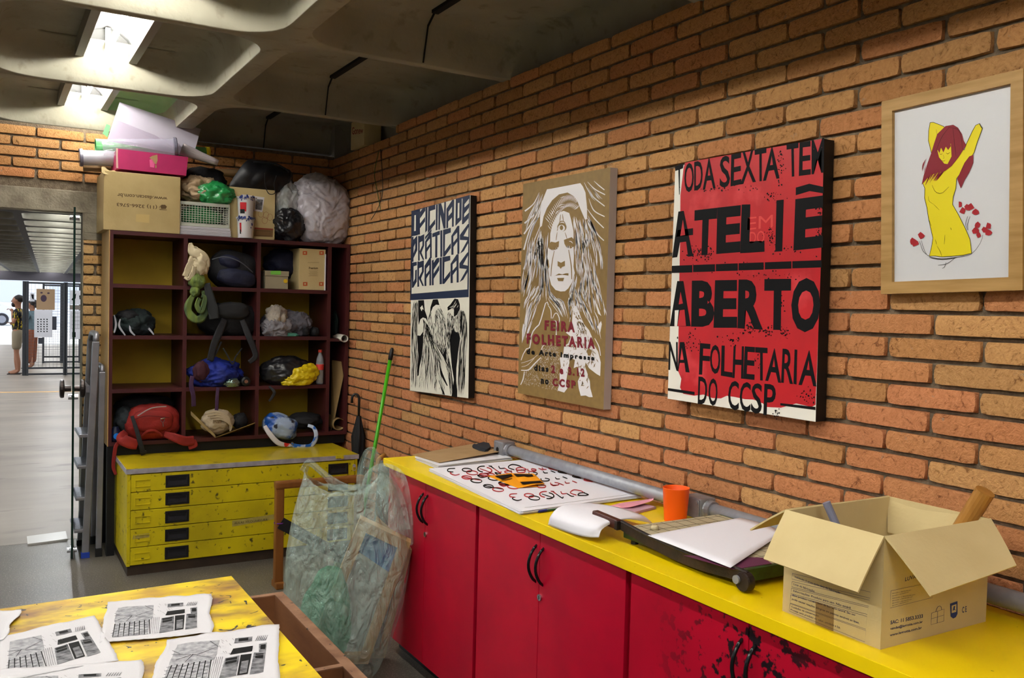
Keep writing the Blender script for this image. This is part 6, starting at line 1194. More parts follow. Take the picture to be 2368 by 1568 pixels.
def tub(px0, px1, py0, py1, Y, z0, label, mark):
    x, z, hx, hz = pbox(px0, px1, py0, py1, Y); t = thing('paint_tub', (x, Y, z0), label, 'paint tub', 'white paint tubs stacked on the shelf unit'); h_ = hz * 2
    m_ = MB(); m_.lathe([(hx * .80, z0), (hx * .92, z0 + h_ * .86), (hx * .97, z0 + h_ * .865), (hx * .97, z0 + h_ * .88), (hx * .93, z0 + h_ * .885), (hx * .94, z0 + h_ * .95)], (x, Y, 0), 30); m_.build('tub_body', tubw, t, smooth=False)
    m_ = MB(); m_.lathe([(hx * 1.02, z0 + h_ * .91), (hx * 1.03, z0 + h_ * .985), (hx * .94, z0 + h_)], (x, Y, 0), 30); m_.build('lid', tubw, t)
    def patch(nm, a0, a1, f0, f1, m, lift=.0006):
        m_ = MB(); m_.grid(lambda u, v: (x + (hx * (.80 + .12 * (f0 + (f1 - f0) * v) / .86) + lift) * sin(a0 + (a1 - a0) * u), Y - (hx * (.80 + .12 * (f0 + (f1 - f0) * v) / .86) + lift) * cos(a0 + (a1 - a0) * u), z0 + h_ * (f0 + (f1 - f0) * v)), 8, 2); m_.build(nm, m, t)
    patch('red_square', -1.0, -.15 if mark else -.75, .28, .70, redp); patch('black_square', -1.0, -.35 if mark else -.8, .18, .38, inkblack, .0012)
    r_ = random.Random(int(z0 * 1000)); m_ = MB()
    for i in range(44):
        a = r_.uniform(-1.3, 1.5); f = r_.choice([r_.uniform(.86, 1.0), r_.uniform(.86, 1.0), r_.uniform(.3, .86) if a > .4 else r_.uniform(.8, 1)]); s_ = r_.uniform(.002, .007); rr = hx * (1.045 if f > .90 else .935)
        V = []; c = Vector((x + rr * sin(a), Y - rr * cos(a), z0 + h_ * f)); tt_ = Vector((cos(a), sin(a), 0))
        for q in range(6): V.append(tuple(c + tt_ * (s_ * cos(q * 1.05)) + Vector((0, 0, s_ * 1.6 * sin(q * 1.05)))))
        m_.add(V, [tuple(range(6))])
    m_.build('paint_drips', bluep, t)
zmid = Y_(567, 502, 2.165).z
tub(546, 589, 502, 548, 2.165, STZ + .001, 'lower white paint tub with a red label on the shelf unit top', 0); tub(547, 589, 456, 502, 2.165, STZ + .001 + (Y_(567, 502, 2.165).z - Y_(567, 548, 2.165).z) + .002, 'upper white paint tub splashed with blue, stacked on the lower tub', 1)
clearbag = mat('clear_crinkled_bag', (190, 196, 196), .2, alpha=.5, bump=.9, bscale=18, spec=.9); whitebag = mat('white_plastic_bag', (190, 184, 192), .36, bump=.7, bscale=16, alpha=.94, spec=.5)
pblob('clear_bag', (634, 690, 422, 512), 2.28, .09, clearbag, 'small clear crinkled bag between the stickered box and the big white bag', 'plastic bag', seed=21, amp=.25, ridge=.9, sub=5, fine=.06, flat=STZ + .06)
pblob('black_rubbish_bag', (634, 700, 487, 556), 2.21, .08, blackbag, 'small black rubbish bag left of the big white bag on the shelf unit', 'plastic bag', seed=22, amp=.2, ridge=1.0, sub=5, fine=.08, flat=STZ + .001)
pblob('white_rubbish_bag', (674, 804, 420, 562), 2.30, .16, whitebag, 'big round white plastic bag in the corner on top of the shelf unit', 'plastic bag', seed=34, amp=.10, fr=1.9, ridge=1.1, sub=6, sq=2.5, fine=.05, flat=STZ + .001, lump=((-.4, 0, 1, 10, .1),))
# --- carton on the wall top
wb = thing('cardboard_box', (.04, 1.99, 2.645), 'cardboard box with red print lodged between the wall top and the ceiling', 'box')
m_ = MB(); m_.box(-.02, .10, 1.87, 2.12, 2.6445, 2.83, .002); m_.build('body', carton_m, wb)
kb = Ink(-.0206, 160, 220, 3.383, ax=0); kb.text('r', 'Gonew', (2212, 250), (2300, 250), (2212, 310), (2300, 300), bold=.02); kb.done(wb, dict(r='red_lettering'), dict(r=mat('dull_red_ink', (140, 60, 44), .7)))
# --- contents of the pigeonholes
def shelf_z(py, px): return None
SZ = [z + TB / 2 + .001 for z in shz]     # floor height of each row, 0 = lowest
greencl = mat('olive_scarf', (106, 122, 52), .85, col2=(64, 84, 62), nscale=9, bump=.5, bscale=40, stretch=(3, 3, .6)); creamcl = mat('cream_cloth', (192, 178, 148), .85, col2=(172, 156, 126), nscale=8, bump=.3, bscale=40)
cr_ = thing('cream_cloth', tuple(Y_(452, 645, 2.10)), 'cream cloth knotted and hung on the divider above the green scarf', 'cloth')
rib('cloth_fold', [(440, 562, 2.11), (446, 580, 2.09), (462, 590, 2.08), (474, 602, 2.08), (478, 618, 2.08)], [.006, .030, .034, .030, .02], creamcl, cr_, crease=.006, thick=.008)
rib('cloth_fold', [(452, 570, 2.10), (446, 600, 2.09), (436, 622, 2.09), (428, 640, 2.09)], [.01, .022, .020, .016], creamcl, cr_, crease=.006, thick=.008)
rib('cloth_fold', [(428, 640, 2.09), (436, 645, 2.08), (446, 632, 2.08), (450, 616, 2.07)], [.012, .010, .014, .010], creamcl, cr_, crease=.004, thick=.007)
x, z, hx, hz = pbox(446, 482, 590, 632, 2.10); blob('cloth_bundle', (x, 2.10, z), (hx, .035, hz), creamcl, 6, .3, 2.4, 4, 1.2, parent=cr_, fine=.1)
gs = thing('green_scarf', tuple(Y_(455, 742, 2.10)), 'olive green scarf knotted and looped down from the divider', 'scarf')
x, z, hx, hz = pbox(436, 475, 634, 668, 2.10); blob('scarf_knot', (x, 2.10, z), (hx, .04, hz), greencl, 7, .14, 2.0, 4, .8, parent=gs); x, z, hx, hz = pbox(440, 462, 662, 686, 2.09); blob('scarf_knot', (x, 2.09, z), (hx, .03, hz), greencl, 9, .14, 2.0, 4, .8, parent=gs)
rib('scarf_loop', [(450, 680, 2.09), (438, 700, 2.08), (436, 722, 2.08), (452, 738, 2.07), (468, 734, 2.08), (476, 705, 2.09), (470, 672, 2.10)], [.010, .020, .022, .022, .022, .020, .010], greencl, gs, crease=.006, thick=.010, n=44); rib('scarf_loop', [(462, 690, 2.07), (456, 706, 2.06), (466, 720, 2.06), (474, 690, 2.06), (466, 684, 2.06)], [.012, .014, .014, .012, .008], greencl, gs, crease=.005, thick=.008)
bk = thing('backpack', tuple(Y_(540, 668, 2.26)), 'black and navy backpack lying in the top middle pigeonhole', 'backpack')
x, z, hx, hz = pbox(484, 600, 584, 670, 2.22); blob('main_body', (x, 2.26, z), (hx * .96, .12, hz * .98), blackcloth, 3, .08, 1.6, 4, .5, parent=bk, sq=2.6, flat=SZ[3], tilt=.18)
x, z, hx, hz = pbox(500, 596, 618, 668, 2.14); blob('front_pocket', (x, 2.155, z), (hx * .9, .05, hz * .75), navycloth, 5, .10, 1.8, 4, .6, parent=bk, sq=2.6, flat=SZ[3], tilt=.12); x, z, hx, hz = pbox(512, 556, 590, 622, 2.14); blob('top_pocket', (x, 2.17, z), (hx * 1.2, .05, hz), navycloth, 6, .08, 1.8, 4, .5, parent=bk, tilt=.25)
rib('zip_line', [(490, 600, 2.12), (520, 594, 2.10), (556, 606, 2.09), (585, 630, 2.10)], [.003, .003], mat('zip_grey', (70, 72, 80), .4), bk)
m_ = MB(); a = Y_(*c7(1398, 130), 2.16); b = Y_(*c7(1572, 408), 2.16); t = thing('cardboard_box', ((a.x + b.x) / 2, 2.30, SZ[3]), 'upright tan cardboard box with orange corner marks in the top right pigeonhole', 'box'); m_.box(a.x, b.x, 2.16, 2.46, SZ[3], a.z, .002); m_.build('body', carton_m, t)
kb = Ink(2.16, 220, 530, 2.958, ax=1)
for (x, y) in ((1420, 150), (1534, 150), (1422, 362), (1532, 362)): kb.poly('o', [(x, y), (x + 30, y), (x + 30, y + 26), (x, y + 26)]); kb.poly('t', [(x + 8, y + 7), (x + 20, y + 7), (x + 20, y + 18), (x + 8, y + 18)], 1)
kb.text('k', 'Premium', (1462, 258), (1524, 258), (1462, 274), (1524, 274), bold=.03); kb.stroke('k', [(1454, 228), (1532, 228)], 1.5)
for i in range(7): kb.stroke('k', [(1460 + (i % 3) * 4, 284 + i * 6), (1526 - (i % 2) * 8, 284 + i * 6)], 1.2)
kb.done(t, dict(o='corner_marks', t='corner_centres', k='black_print'), dict(o=mat('orange_mark', (188, 84, 40), .6), t=carton_m, k=sepia))
m_ = MB(); a = Y_(*c7(1574, 170), 2.15); b = Y_(*c7(1586, 410), 2.15); m_.box(a.x, a.x + .006, 2.15, 2.42, SZ[3], a.z); o = m_.build('white_board', white_p, base=True); tag(o, 'thin white board standing right of the tan cardboard box in its pigeonhole', 'board')
greyb = mat('grey_card_box', (150, 140, 116), .7); a = Y_(*c7(1154, 282), 2.15); b = Y_(*c7(1324, 404), 2.15); t = thing('lidded_box', ((a.x + b.x) / 2, 2.24, SZ[3]), 'small grey lidded box with a green label in the top right pigeonhole', 'box')
m_ = MB(); m_.box(a.x + .012, b.x - .004, 2.155, 2.33, SZ[3], a.z - .03, .001); m_.build('body', greyb, t); m_ = MB(); m_.box(a.x + .008, b.x, 2.15, 2.335, a.z - .034, a.z, .001); m_.build('lid', greyb, t)
kb = Ink(2.149, 220, 530, 2.958, ax=1); kb.poly('g', [(1200, 285), (1270, 285), (1270, 312), (1200, 310)]); kb.ell('y', 1302, 355, 14, 14, 0); kb.done(t, dict(g='green_label', y='yellow_dot'), dict(g=mat('lime_label', (110, 180, 70), .6), y=mat('yellow_dot', (206, 170, 30), .6)))
pblob('dark_jacket', (612, 696, 580, 640), 2.38, .09, navycloth, 'dark jacket bundled behind the small grey lidded box', 'jacket', seed=14, amp=.2)
# row 3 (second from the top)
dgreen = mat('dark_green_cloth', (22, 38, 36), .8, col2=(14, 18, 26), nscale=8, bump=.4, bscale=50); lightcl = mat('pale_cloth', (150, 150, 160), .85); greycl = mat('grey_cloth', (96, 94, 102), .85, col2=(60, 58, 68), nscale=9, bump=.5, bscale=50); whitecl = mat('offwhite_cloth', (170, 160, 148), .85, col2=(120, 112, 104), nscale=10, bump=.4, bscale=50); tealcl = mat('teal_cloth', (70, 128, 112), .8)
jk = thing('sports_jacket', tuple(Y_(300, 777, 2.22)), 'dark green jacket with white stripes crumpled in the left second-row pigeonhole', 'jacket')
x, z, hx, hz = pbox(262, 358, 716, 778, 2.24); blob('jacket_body', (x, 2.26, z - .01), (hx, .11, hz), dgreen, 15, .22, 1.9, 5, .9, parent=jk, flat=SZ[2], fine=.06)
x, z, hx, hz = pbox(270, 322, 714, 750, 2.22); blob('jacket_sleeve', (x, 2.22, z), (hx, .06, hz * .8), blackcloth, 16, .2, 2.0, 4, .9, parent=jk)
for pts in ([(278, 738, 2.14), (276, 755, 2.13), (290, 776, 2.12)], [(336, 752, 2.16), (346, 762, 2.15), (356, 774, 2.14)], [(300, 752, 2.15), (302, 765, 2.13), (312, 776, 2.12)], [(264, 728, 2.15), (268, 750, 2.14), (264, 770, 2.13)]): rib('stripe', pts, [.003, .006, .004], lightcl, jk, thick=.003)
bb2 = thing('black_bag', tuple(Y_(530, 777, 2.22)), 'black bag with long webbing straps hanging down from the middle second-row pigeonhole', 'bag')
x, z, hx, hz = pbox(462, 594, 704, 778, 2.24); blob('bag_body', (x, 2.26, z), (hx, .11, hz), blackcloth, 17, .14, 1.8, 4, .7, parent=bb2, flat=SZ[2], sq=2.5)
web = mat('dark_webbing', (36, 36, 40), .75, col2=(28, 28, 32), nscale=60)
rib('strap', [(520, 738, 2.13), (506, 770, 2.10), (494, 800, 2.10), (486, 834, 2.11)], [.020, .024, .022, .022], web, bb2); rib('strap', [(560, 740, 2.13), (574, 775, 2.10), (588, 810, 2.10), (590, 826, 2.10), (576, 838, 2.11)], [.016, .020, .018, .018, .014], web, bb2); rib('strap', [(512, 790, 2.11), (500, 815, 2.11), (488, 836, 2.12)], [.006, .008], web, bb2)
rib('strap', [(516, 805, 2.12), (526, 822, 2.11), (538, 842, 2.11), (545, 825, 2.11), (560, 805, 2.12)], [.004, .005, .005, .004], web, bb2)
x, z, hx, hz = pbox(500, 575, 700, 738, 2.15); blob('top_flap', (x, 2.16, z), (hx, .05, hz), mat('charcoal_cloth', (30, 30, 32), .8), 18, .1, 2, 4, .6, parent=bb2, sq=2.6)
rib('grey_scarf', [(478, 655, 2.09), (486, 690, 2.08), (492, 715, 2.08), (496, 737, 2.08)], [.018, .028, .032, .03], mat('charcoal_scarf', (48, 50, 52), .9), crease=.006, thick=.008, label='charcoal grey scarf hanging beside the olive green scarf', cat='scarf')
pl = thing('clothes_pile', tuple(Y_(665, 780, 2.22)), 'crumpled pile of grey and beige clothes in the right second-row pigeonhole', 'clothes')
x, z, hx, hz = pbox(610, 705, 722, 782, 2.24); blob('grey_garment', (x, 2.27, z), (hx, .11, hz), greycl, 23, .25, 2.0, 5, 1.0, parent=pl, flat=SZ[2], fine=.08)
x, z, hx, hz = pbox(618, 662, 710, 755, 2.17); blob('pale_garment', (x, 2.19, z), (hx, .06, hz), whitecl, 24, .3, 2.2, 5, 1.1, parent=pl, fine=.1); x, z, hx, hz = pbox(612, 668, 738, 780, 2.16); blob('knit_garment', (x, 2.17, z), (hx, .05, hz), mat('ash_cloth', (120, 118, 124), .9, bump=.6, bscale=40), 25, .35, 2.4, 5, 1.2, parent=pl, fine=.12, flat=SZ[2]); x, z, hx, hz = pbox(670, 718, 720, 780, 2.2); blob('beige_sleeve', (x, 2.21, z), (hx, .06, hz * .85), greycl, 26, .3, 2.2, 5, 1.0, parent=pl, tilt=.5, flat=SZ[2])
x, z, hx, hz = pbox(640, 690, 770, 782, 2.15); blob('teal_cloth', (x, 2.155, z), (hx, .03, hz), tealcl, 27, .2, 2, 4, .8, parent=pl, flat=SZ[2])
for i, xx in enumerate((706, 728)):
    x, z, hx, hz = pbox(xx - 9, xx + 10, 742, 779, 2.17); o = blob('shoe', (x, 2.20, SZ[2] + hz * .55), (hx, .07, hz * .6), blackcloth, 28 + i, .08, 2, 4, .3, flat=SZ[2], sq=2.5); tag(o, ['left', 'right'][i] + ' one of the two small dark shoes beside the clothes pile', 'shoe', 'dark shoes in the pigeonhole')
roll('white_paper_roll', Y_(775, 776, 2.30), Y_(797, 783, 2.06), .020, mat('bright_paper', (206, 202, 192), .6), 'short white paper roll poking out of the narrow right-hand compartment', r1=.026)
pblob('dark_green_cloth', (768, 780, 722, 774), 2.26, .05, dgreen, 'dark green cloth at the back of the narrow right-hand compartment', 'cloth', seed=31, amp=.2)
# row 2
bluecl = mat('royal_blue_cloth', (24, 44, 142), .7, col2=(14, 24, 84), nscale=8, bump=.5, bscale=40); foil = mat('silver_foil', (130, 150, 142), .22, metal=.8, bump=.8, bscale=30); marooncl = mat('maroon_cloth', (58, 24, 34), .85)
pblob('blue_jacket', (440, 550, 834, 896), 2.21, .10, bluecl, 'royal blue jacket crumpled in the middle third-row pigeonhole', 'jacket', seed=41, amp=.24, ridge=1.0, sub=5, fine=.07, flat=SZ[1]); pblob('maroon_cloth', (446, 484, 836, 882), 2.14, .04, marooncl, 'maroon cloth over the left end of the royal blue jacket', 'cloth', seed=42, amp=.2, flat=SZ[1])
pblob('foil_ball', (520, 552, 876, 896), 2.13, .035, foil, 'crumpled silver foil ball in front of the royal blue jacket', 'foil', seed=43, amp=.3, ridge=1.2, sub=4, fine=.1, flat=SZ[1])
t = thing('camera_lens', tuple(Y_(566, 890, 2.18)), 'small black camera lens lying right of the silver foil ball', 'lens'); p = Y_(566, 877, 2.16); m_ = MB(); m_.lathe([(.020, 2.12), (.030, 2.125), (.032, 2.16), (.028, 2.20), (.030, 2.26)], (p.x, 0, SZ[1] + .032), 20, 'y'); m_.build('barrel', inkblack, t, smooth=False); m_ = MB(); m_.lathe([(.012, 2.119), (.012, 2.1195)], (p.x, 0, SZ[1] + .032), 16, 'y'); m_.build('front_glass', chrome, t)
pblob('black_plastic_bag', (606, 714, 824, 896), 2.22, .11, blackbag, 'glossy black plastic bag in the right third-row pigeonhole', 'plastic bag', seed=44, amp=.15, ridge=.8, sub=5, fine=.05, flat=SZ[1], lump=((1, 0, .2, 8, .25),)); ybag = mat('yellow_plastic_bag', (206, 182, 18), .35, bump=.7, bscale=20, spec=.6)
pblob('yellow_plastic_bag', (654, 730, 846, 895), 2.15, .06, ybag, 'bright yellow plastic bag between the black bag and the soft drink bottle', 'plastic bag', seed=45, amp=.25, ridge=1.1, sub=5, fine=.07, flat=SZ[1], tilt=-.35)
p = Y_(740, 890, 2.15); z0 = SZ[1]; hB = Y_(740, 809, 2.15).z - z0; t = thing('soft_drink_bottle', (p.x, 2.16, z0), 'clear plastic bottle with red label and red cap beside the yellow bag', 'bottle')
m_ = MB(); m_.lathe([(.018, z0), (.025, z0 + .01), (.026, z0 + hB * .35), (.024, z0 + hB * .45), (.026, z0 + hB * .62), (.022, z0 + hB * .75), (.011, z0 + hB * .88), (.010, z0 + hB * .93)], (p.x, 2.16, 0), 22); m_.build('bottle_body', mat('clear_pet', (180, 184, 190), .1, alpha=.4, spec=.9), t, smooth=True)
m_ = MB(); m_.lathe([(.0262, z0 + hB * .42), (.0272, z0 + hB * .58)], (p.x, 2.16, 0), 22, cap=False); m_.build('label_band', mat('salmon_red_label', (206, 64, 58), .5), t); m_ = MB(); m_.lathe([(.013, z0 + hB * .925), (.013, z0 + hB)], (p.x, 2.16, 0), 16); m_.build('bottle_cap', mat('red_cap', (190, 60, 46), .4), t)
# kraft sheet and roll in the narrow compartment
m_ = MB(); q = [Y_(*c7(1620, 895), 2.30), Y_(*c7(1718, 912), 2.15), Y_(*c7(1640, 1290), 2.15), Y_(*c7(1612, 1385), 2.20)]; m_.slab(q, (0, 1, 0), .002); o = m_.build('kraft_sheet', mat('kraft_sheet', (150, 122, 80), .8), base=True); tag(o, 'tall kraft card sheet leaning in the narrow right-hand compartment', 'card')
roll('kraft_roll', Vector((Y_(784, 980, 2.14).x, 2.14, SZ[0] + .046)), Vector((Y_(784, 980, 2.14).x + .004, 2.42, SZ[0] + .046)), .044, mat('kraft_sheet', (150, 122, 80), .8), 'brown kraft paper roll seen end on at the bottom of the narrow compartment', turns=1.8)
# row 1 (lowest)
redb = mat('red_nylon', (146, 36, 30), .75, col2=(120, 28, 26), nscale=8, bump=.35, bscale=50)
rb_ = thing('red_backpack', tuple(Y_(360, 1030, 2.20)), 'red backpack with hanging straps in the lowest left pigeonhole', 'backpack')
x, z, hx, hz = pbox(292, 415, 936, 1022, 2.16); blob('main_body', (x, 2.23, z), (hx, .13, hz), redb, 51, .10, 1.6, 5, .6, parent=rb_, sq=2.8, flat=SZ[0]); x, z, hx, hz = pbox(308, 398, 946, 1000, 2.12); blob('front_pocket', (x, 2.125, z), (hx, .05, hz), redb, 52, .07, 1.6, 4, .5, parent=rb_, sq=3.2)
rib('zip_line', [(318, 962, 2.065), (350, 944, 2.06), (385, 940, 2.06)], [.003, .003], mat('zip_silver', (150, 146, 146), .4), rb_); rib('seam', [(312, 970, 2.068), (340, 962, 2.06), (392, 966, 2.066)], [.0015, .0015], mat('dark_seam', (70, 14, 16), .8), rb_)
rib('carry_handle', [(328, 1010, 2.08), (340, 998, 2.06), (358, 996, 2.06), (376, 1008, 2.08)], [.006, .007, .006], redb, rb_, thick=.006); m_ = MB(); p = Y_(376, 972, 2.06)
m_.tube([p + Vector((.010 * cos(a * .7), 0, .012 * sin(a * .7))) for a in range(9)], .002, 6, closed=True); m_.tube([p - Vector((0, .002, .01)), p - Vector((-.004, .002, .04))], .003, 6); m_.tube([p + Vector((-.012, -.002, .01)), p + Vector((.014, -.002, .014))], .003, 6); m_.build('key_clip', chrome, rb_)
rib('hip_belt', [(290, 1000, 2.12), (282, 1014, 2.07), (300, 1024, 2.06), (318, 1028, 2.07)], [.02, .032, .034, .03], redb, rb_, thick=.012); rib('hip_belt', [(380, 1004, 2.10), (405, 1012, 2.06), (428, 1020, 2.06), (448, 1018, 2.07)], [.018, .026, .030, .028], redb, rb_, thick=.012); rib('hip_belt', [(448, 1018, 2.07), (452, 1030, 2.07), (436, 1036, 2.07)], [.012, .012], redb, rb_, thick=.008)
rib('red_strap', [(278, 1020, 2.09), (268, 1032, 2.08), (264, 1055, 2.09), (262, 1080, 2.10), (268, 1098, 2.10)], [.010, .011, .011, .010, .008], redb, rb_, thick=.004); rib('black_strap', [(305, 962, 2.08), (316, 995, 2.06), (326, 1030, 2.06), (332, 1052, 2.08)], [.010, .012, .014, .014], web, rb_, thick=.004); m_ = MB(); p = Y_(331, 1046, 2.075); m_.box(p.x - .018, p.x + .018, 2.068, 2.08, p.z - .006, p.z + .010, .002); m_.build('buckle', inkblack, rb_)
pblob('grey_jacket', (264, 312, 940, 1006), 2.27, .10, mat('slate_cloth', (44, 50, 54), .85, bump=.4, bscale=50), 'slate grey jacket bunched left of the red backpack', 'jacket', seed=53, amp=.2, ridge=.9, flat=SZ[0]); pblob('dark_coat', (270, 400, 912, 956), 2.34, .10, blackcloth, 'dark coat lying over the back of the red backpack', 'coat', seed=54, amp=.2)
t = thing('water_bottle', tuple(Y_(267, 1018, 2.16)), 'dark water bottle with a bright blue disc at the left of the red backpack', 'bottle'); x, z, hx, hz = pbox(255, 280, 985, 1020, 2.16); m_ = MB(); m_.lathe([(hx * .9, SZ[0]), (hx, SZ[0] + .01), (hx, SZ[0] + hz * 1.3), (hx * .6, SZ[0] + hz * 1.8), (hx * .55, SZ[0] + hz * 2)], (x, 2.17, 0), 20); m_.build('bottle_body', mat('dark_blue_plastic', (16, 26, 54), .3), t, smooth=True); m_ = MB(); m_.lathe([(.019, 2.118), (.019, 2.121)], (x + .002, 0, z - .012), 20, 'y'); m_.build('blue_disc', mat('bright_blue', (30, 120, 214), .4), t)
cvs = mat('cream_canvas', (178, 162, 138), .85, col2=(150, 134, 110), nscale=7, bump=.3, bscale=40); tb_ = thing('canvas_tote', tuple(Y_(505, 1008, 2.15)), 'cream canvas tote bag lying in the lowest middle pigeonhole', 'bag'); x, z, hx, hz = pbox(468, 541, 948, 1004, 2.14); blob('bag_body', (x, 2.17, z), (hx, .07, hz), cvs, 55, .12, 1.8, 5, .9, parent=tb_, fine=.04)
for k_ in range(4): rib('drape_fold', [(474 + k_ * 6, 958 + k_ * 4, 2.10), (500 + k_ * 5, 952 + k_ * 6, 2.085), (528 + k_ * 2, 966 + k_ * 6, 2.09), (532, 988 + k_ * 3, 2.10)], [.006, .008, .007, .004], cvs, tb_, thick=.006)
kb = Ink(2.083, 220, 530, 2.958, ax=1); kb.text('k', 'mall', (806, 1306), (862, 1304), (806, 1330), (862, 1328), bold=.02); kb.done(tb_, dict(k='lettering'), dict(k=sepia))
cardv = mat('striped_card', (150, 126, 80), .7, col2=(90, 72, 46), nscale=12); t = thing('folded_card', tuple(Y_(498, 1012, 2.10)), 'folded card sheet holding the canvas tote, jutting out of the lowest middle pigeonhole', 'card')
m_ = MB(); m_.slab([Y_(441, 950, 2.16), Y_(498, 1010, 2.07), Y_(498, 1012, 2.30), Y_(447, 958, 2.34)], (.3, 0, -1), .003); m_.build('left_panel', cardv, t); m_ = MB(); m_.slab([Y_(498, 1011, 2.07), Y_(590, 977, 2.09), Y_(588, 984, 2.32), Y_(498, 1012, 2.30)], (0, 0, -1), .004); m_.build('right_panel', cardv, t); m_ = MB(); m_.slab([Y_(441, 950, 2.155), Y_(498, 1006, 2.065), Y_(498, 1013, 2.065), Y_(441, 960, 2.155)], (0, -1, 0), .001); m_.build('front_edge', cardv, t)
pblob('dark_pouch', (536, 572, 955, 992), 2.20, .06, blackcloth, 'dark pouch right of the canvas tote', 'pouch', seed=57, amp=.15)
purp = mat('purple_webbing', (62, 36, 66), .8); rib('purple_strap', [(445, 870, 2.11), (442, 890, 2.09), (447, 915, 2.09), (448, 940, 2.10)], [.014, .014], purp, label='purple strap with black buckle hanging down the left side of the middle column', cat='strap'); rib('purple_strap', [(504, 896, 2.11), (502, 920, 2.09), (501, 945, 2.09), (498, 962, 2.09)], [.010, .011, .010], purp, label='narrow purple strap hanging over the canvas tote', cat='strap')
pr_ = mat('printed_blue_white', (150, 168, 196), .4, col2=(16, 70, 150), nscale=9, contrast=(.46, .54), col3=(30, 34, 48), n3=14, c3=(.56, .6), spec=.6); rw = mat('red_white_print', (200, 196, 200), .45, col2=(186, 40, 34), nscale=10, contrast=(.6, .64))
t = thing('printed_bag', tuple(Y_(650, 1030, 2.12)), 'glossy blue and white printed bag slumping out of the lowest right pigeonhole', 'bag'); x, z, hx, hz = pbox(610, 688, 958, 1014, 2.14); blob('bag_body', (x, 2.15, z), (hx, .08, hz), pr_, 61, .12, 1.6, 5, .7, parent=t, sq=2.6, tilt=.35)
rib('bag_trim', [(612, 985, 2.08), (625, 1005, 2.06), (645, 1025, 2.06), (672, 1030, 2.07)], [.012, .016, .016, .010], rw, t, thick=.008); rib('bag_handle', [(672, 1028, 2.07), (695, 1033, 2.06), (720, 1030, 2.06), (731, 1010, 2.06), (726, 990, 2.08), (712, 984, 2.10)], [.012, .014, .014, .014, .012, .010], mat('blue_white_handle', (170, 180, 200), .5, col2=(24, 86, 164), nscale=16, contrast=(.48, .54)), t, thick=.008)
m_ = MB(); p = Y_(676, 1026, 2.05); m_.tube([p + Vector((.008 * cos(a * .7), 0, .010 * sin(a * .7))) for a in range(9)], .0022, 6, closed=True); m_.build('metal_ring', chrome, t)
pblob('dark_bag', (665, 742, 952, 992), 2.24, .10, blackcloth, 'black bag behind the blue and white printed bag', 'bag', seed=62, amp=.18, flat=SZ[0]); rib('dangling_strap', [(622, 893, 2.12), (634, 906, 2.10), (630, 918, 2.10), (622, 928, 2.10)], [.006, .010, .010, .006], web, label='short dark strap dangling from under the glossy black plastic bag', cat='strap')
# ------------------------------------------------------------------ the hall beyond the doorway
PIV = Vector((-2.15, 2.80, 0)); HR = Matrix.Translation(PIV) @ Matrix.Rotation(radians(-2.84), 4, 'Z') @ Matrix.Translation(-PIV)
NA_, NS_ = 5, 3
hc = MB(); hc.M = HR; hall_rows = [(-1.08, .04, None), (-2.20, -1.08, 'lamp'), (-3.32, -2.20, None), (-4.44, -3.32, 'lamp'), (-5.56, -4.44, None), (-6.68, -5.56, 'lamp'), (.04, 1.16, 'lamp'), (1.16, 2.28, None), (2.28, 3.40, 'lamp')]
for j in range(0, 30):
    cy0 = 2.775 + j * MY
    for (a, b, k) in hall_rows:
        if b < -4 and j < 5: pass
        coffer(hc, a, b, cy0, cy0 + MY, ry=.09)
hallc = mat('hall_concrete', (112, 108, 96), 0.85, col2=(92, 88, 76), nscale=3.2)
ho = hc.build('ceiling_hall', [hallc, mat('rib_soffit_shade', (40, 36, 32), .9)], smooth=True); tag(ho, kind='structure')  # second material paints the shade under the ribs as a dark colour
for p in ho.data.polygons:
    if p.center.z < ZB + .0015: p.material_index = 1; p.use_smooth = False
hl = None
for k, (a, b, kk) in enumerate(hall_rows):
    if kk != 'lamp': continue
    for j in range(0, 30):
        c = HR @ Vector(((a + b) / 2, 2.775 + (j + .5) * MY, ZB + .14))
        if hl is None:
            m_ = MB(); w = .10
            for s_ in (-1, 1): m_.box(s_ * w - .006, s_ * w + .006, -.58, .58, 0, .07)
            m_.box(-w, w, -.58, .58, .062, .07); m_.m = 1; m_.tube([(0, -.56, .022), (0, .56, .022)], .014, 8); hl = m_.build('ceiling_light', [lum_white, mat('hall_tube_glow', (255, 255, 255), .4, emis=(.92, .96, 1.0), estr=150.0)])
            o = hl
        else: o = hl.copy(); COL.objects.link(o)
        tag(o, 'hall ceiling fluorescent light ' + {1: 'in the row straight on from the workshop', 3: 'in the second row to the left', 5: 'in the third row to the left', 6: 'in the first row to the right', 8: 'in the second row to the right'}[k], 'ceiling light', 'fluorescent lights of the hall, row %d' % k)
        o.location = c; o.rotation_euler = (0, 0, radians(-2.84))
m_ = MB(); m_.box(3.6, 3.9, 2.7, 22, 0, 2.9); tag(m_.build('wall_hall_right', wl), kind='structure')
m_ = MB(); m_.box(-11.2, -11, 2.9, 12, 0, 2.9); tag(m_.build('wall_hall_left', wl), kind='structure')
m_ = MB(); m_.box(-11.2, -8, 2.62, 2.9, 0, 2.9); m_.box(.03, 3.9, 2.60, 2.75, 0, 2.9); tag(m_.build('wall_hall_front', wl), kind='structure')
m_ = MB(); m_.box(-11.5, 5.5, 2.78, 44.2, 3.05, 3.2); tag(m_.build('trim_7', hallc), kind='structure')
pave = mat('sunlit_paving', (226, 226, 226), .9); m_ = MB(); m_.box(-40, 40, 29, 80, -.12, -.02); tag(m_.build('ground', pave), kind='structure')
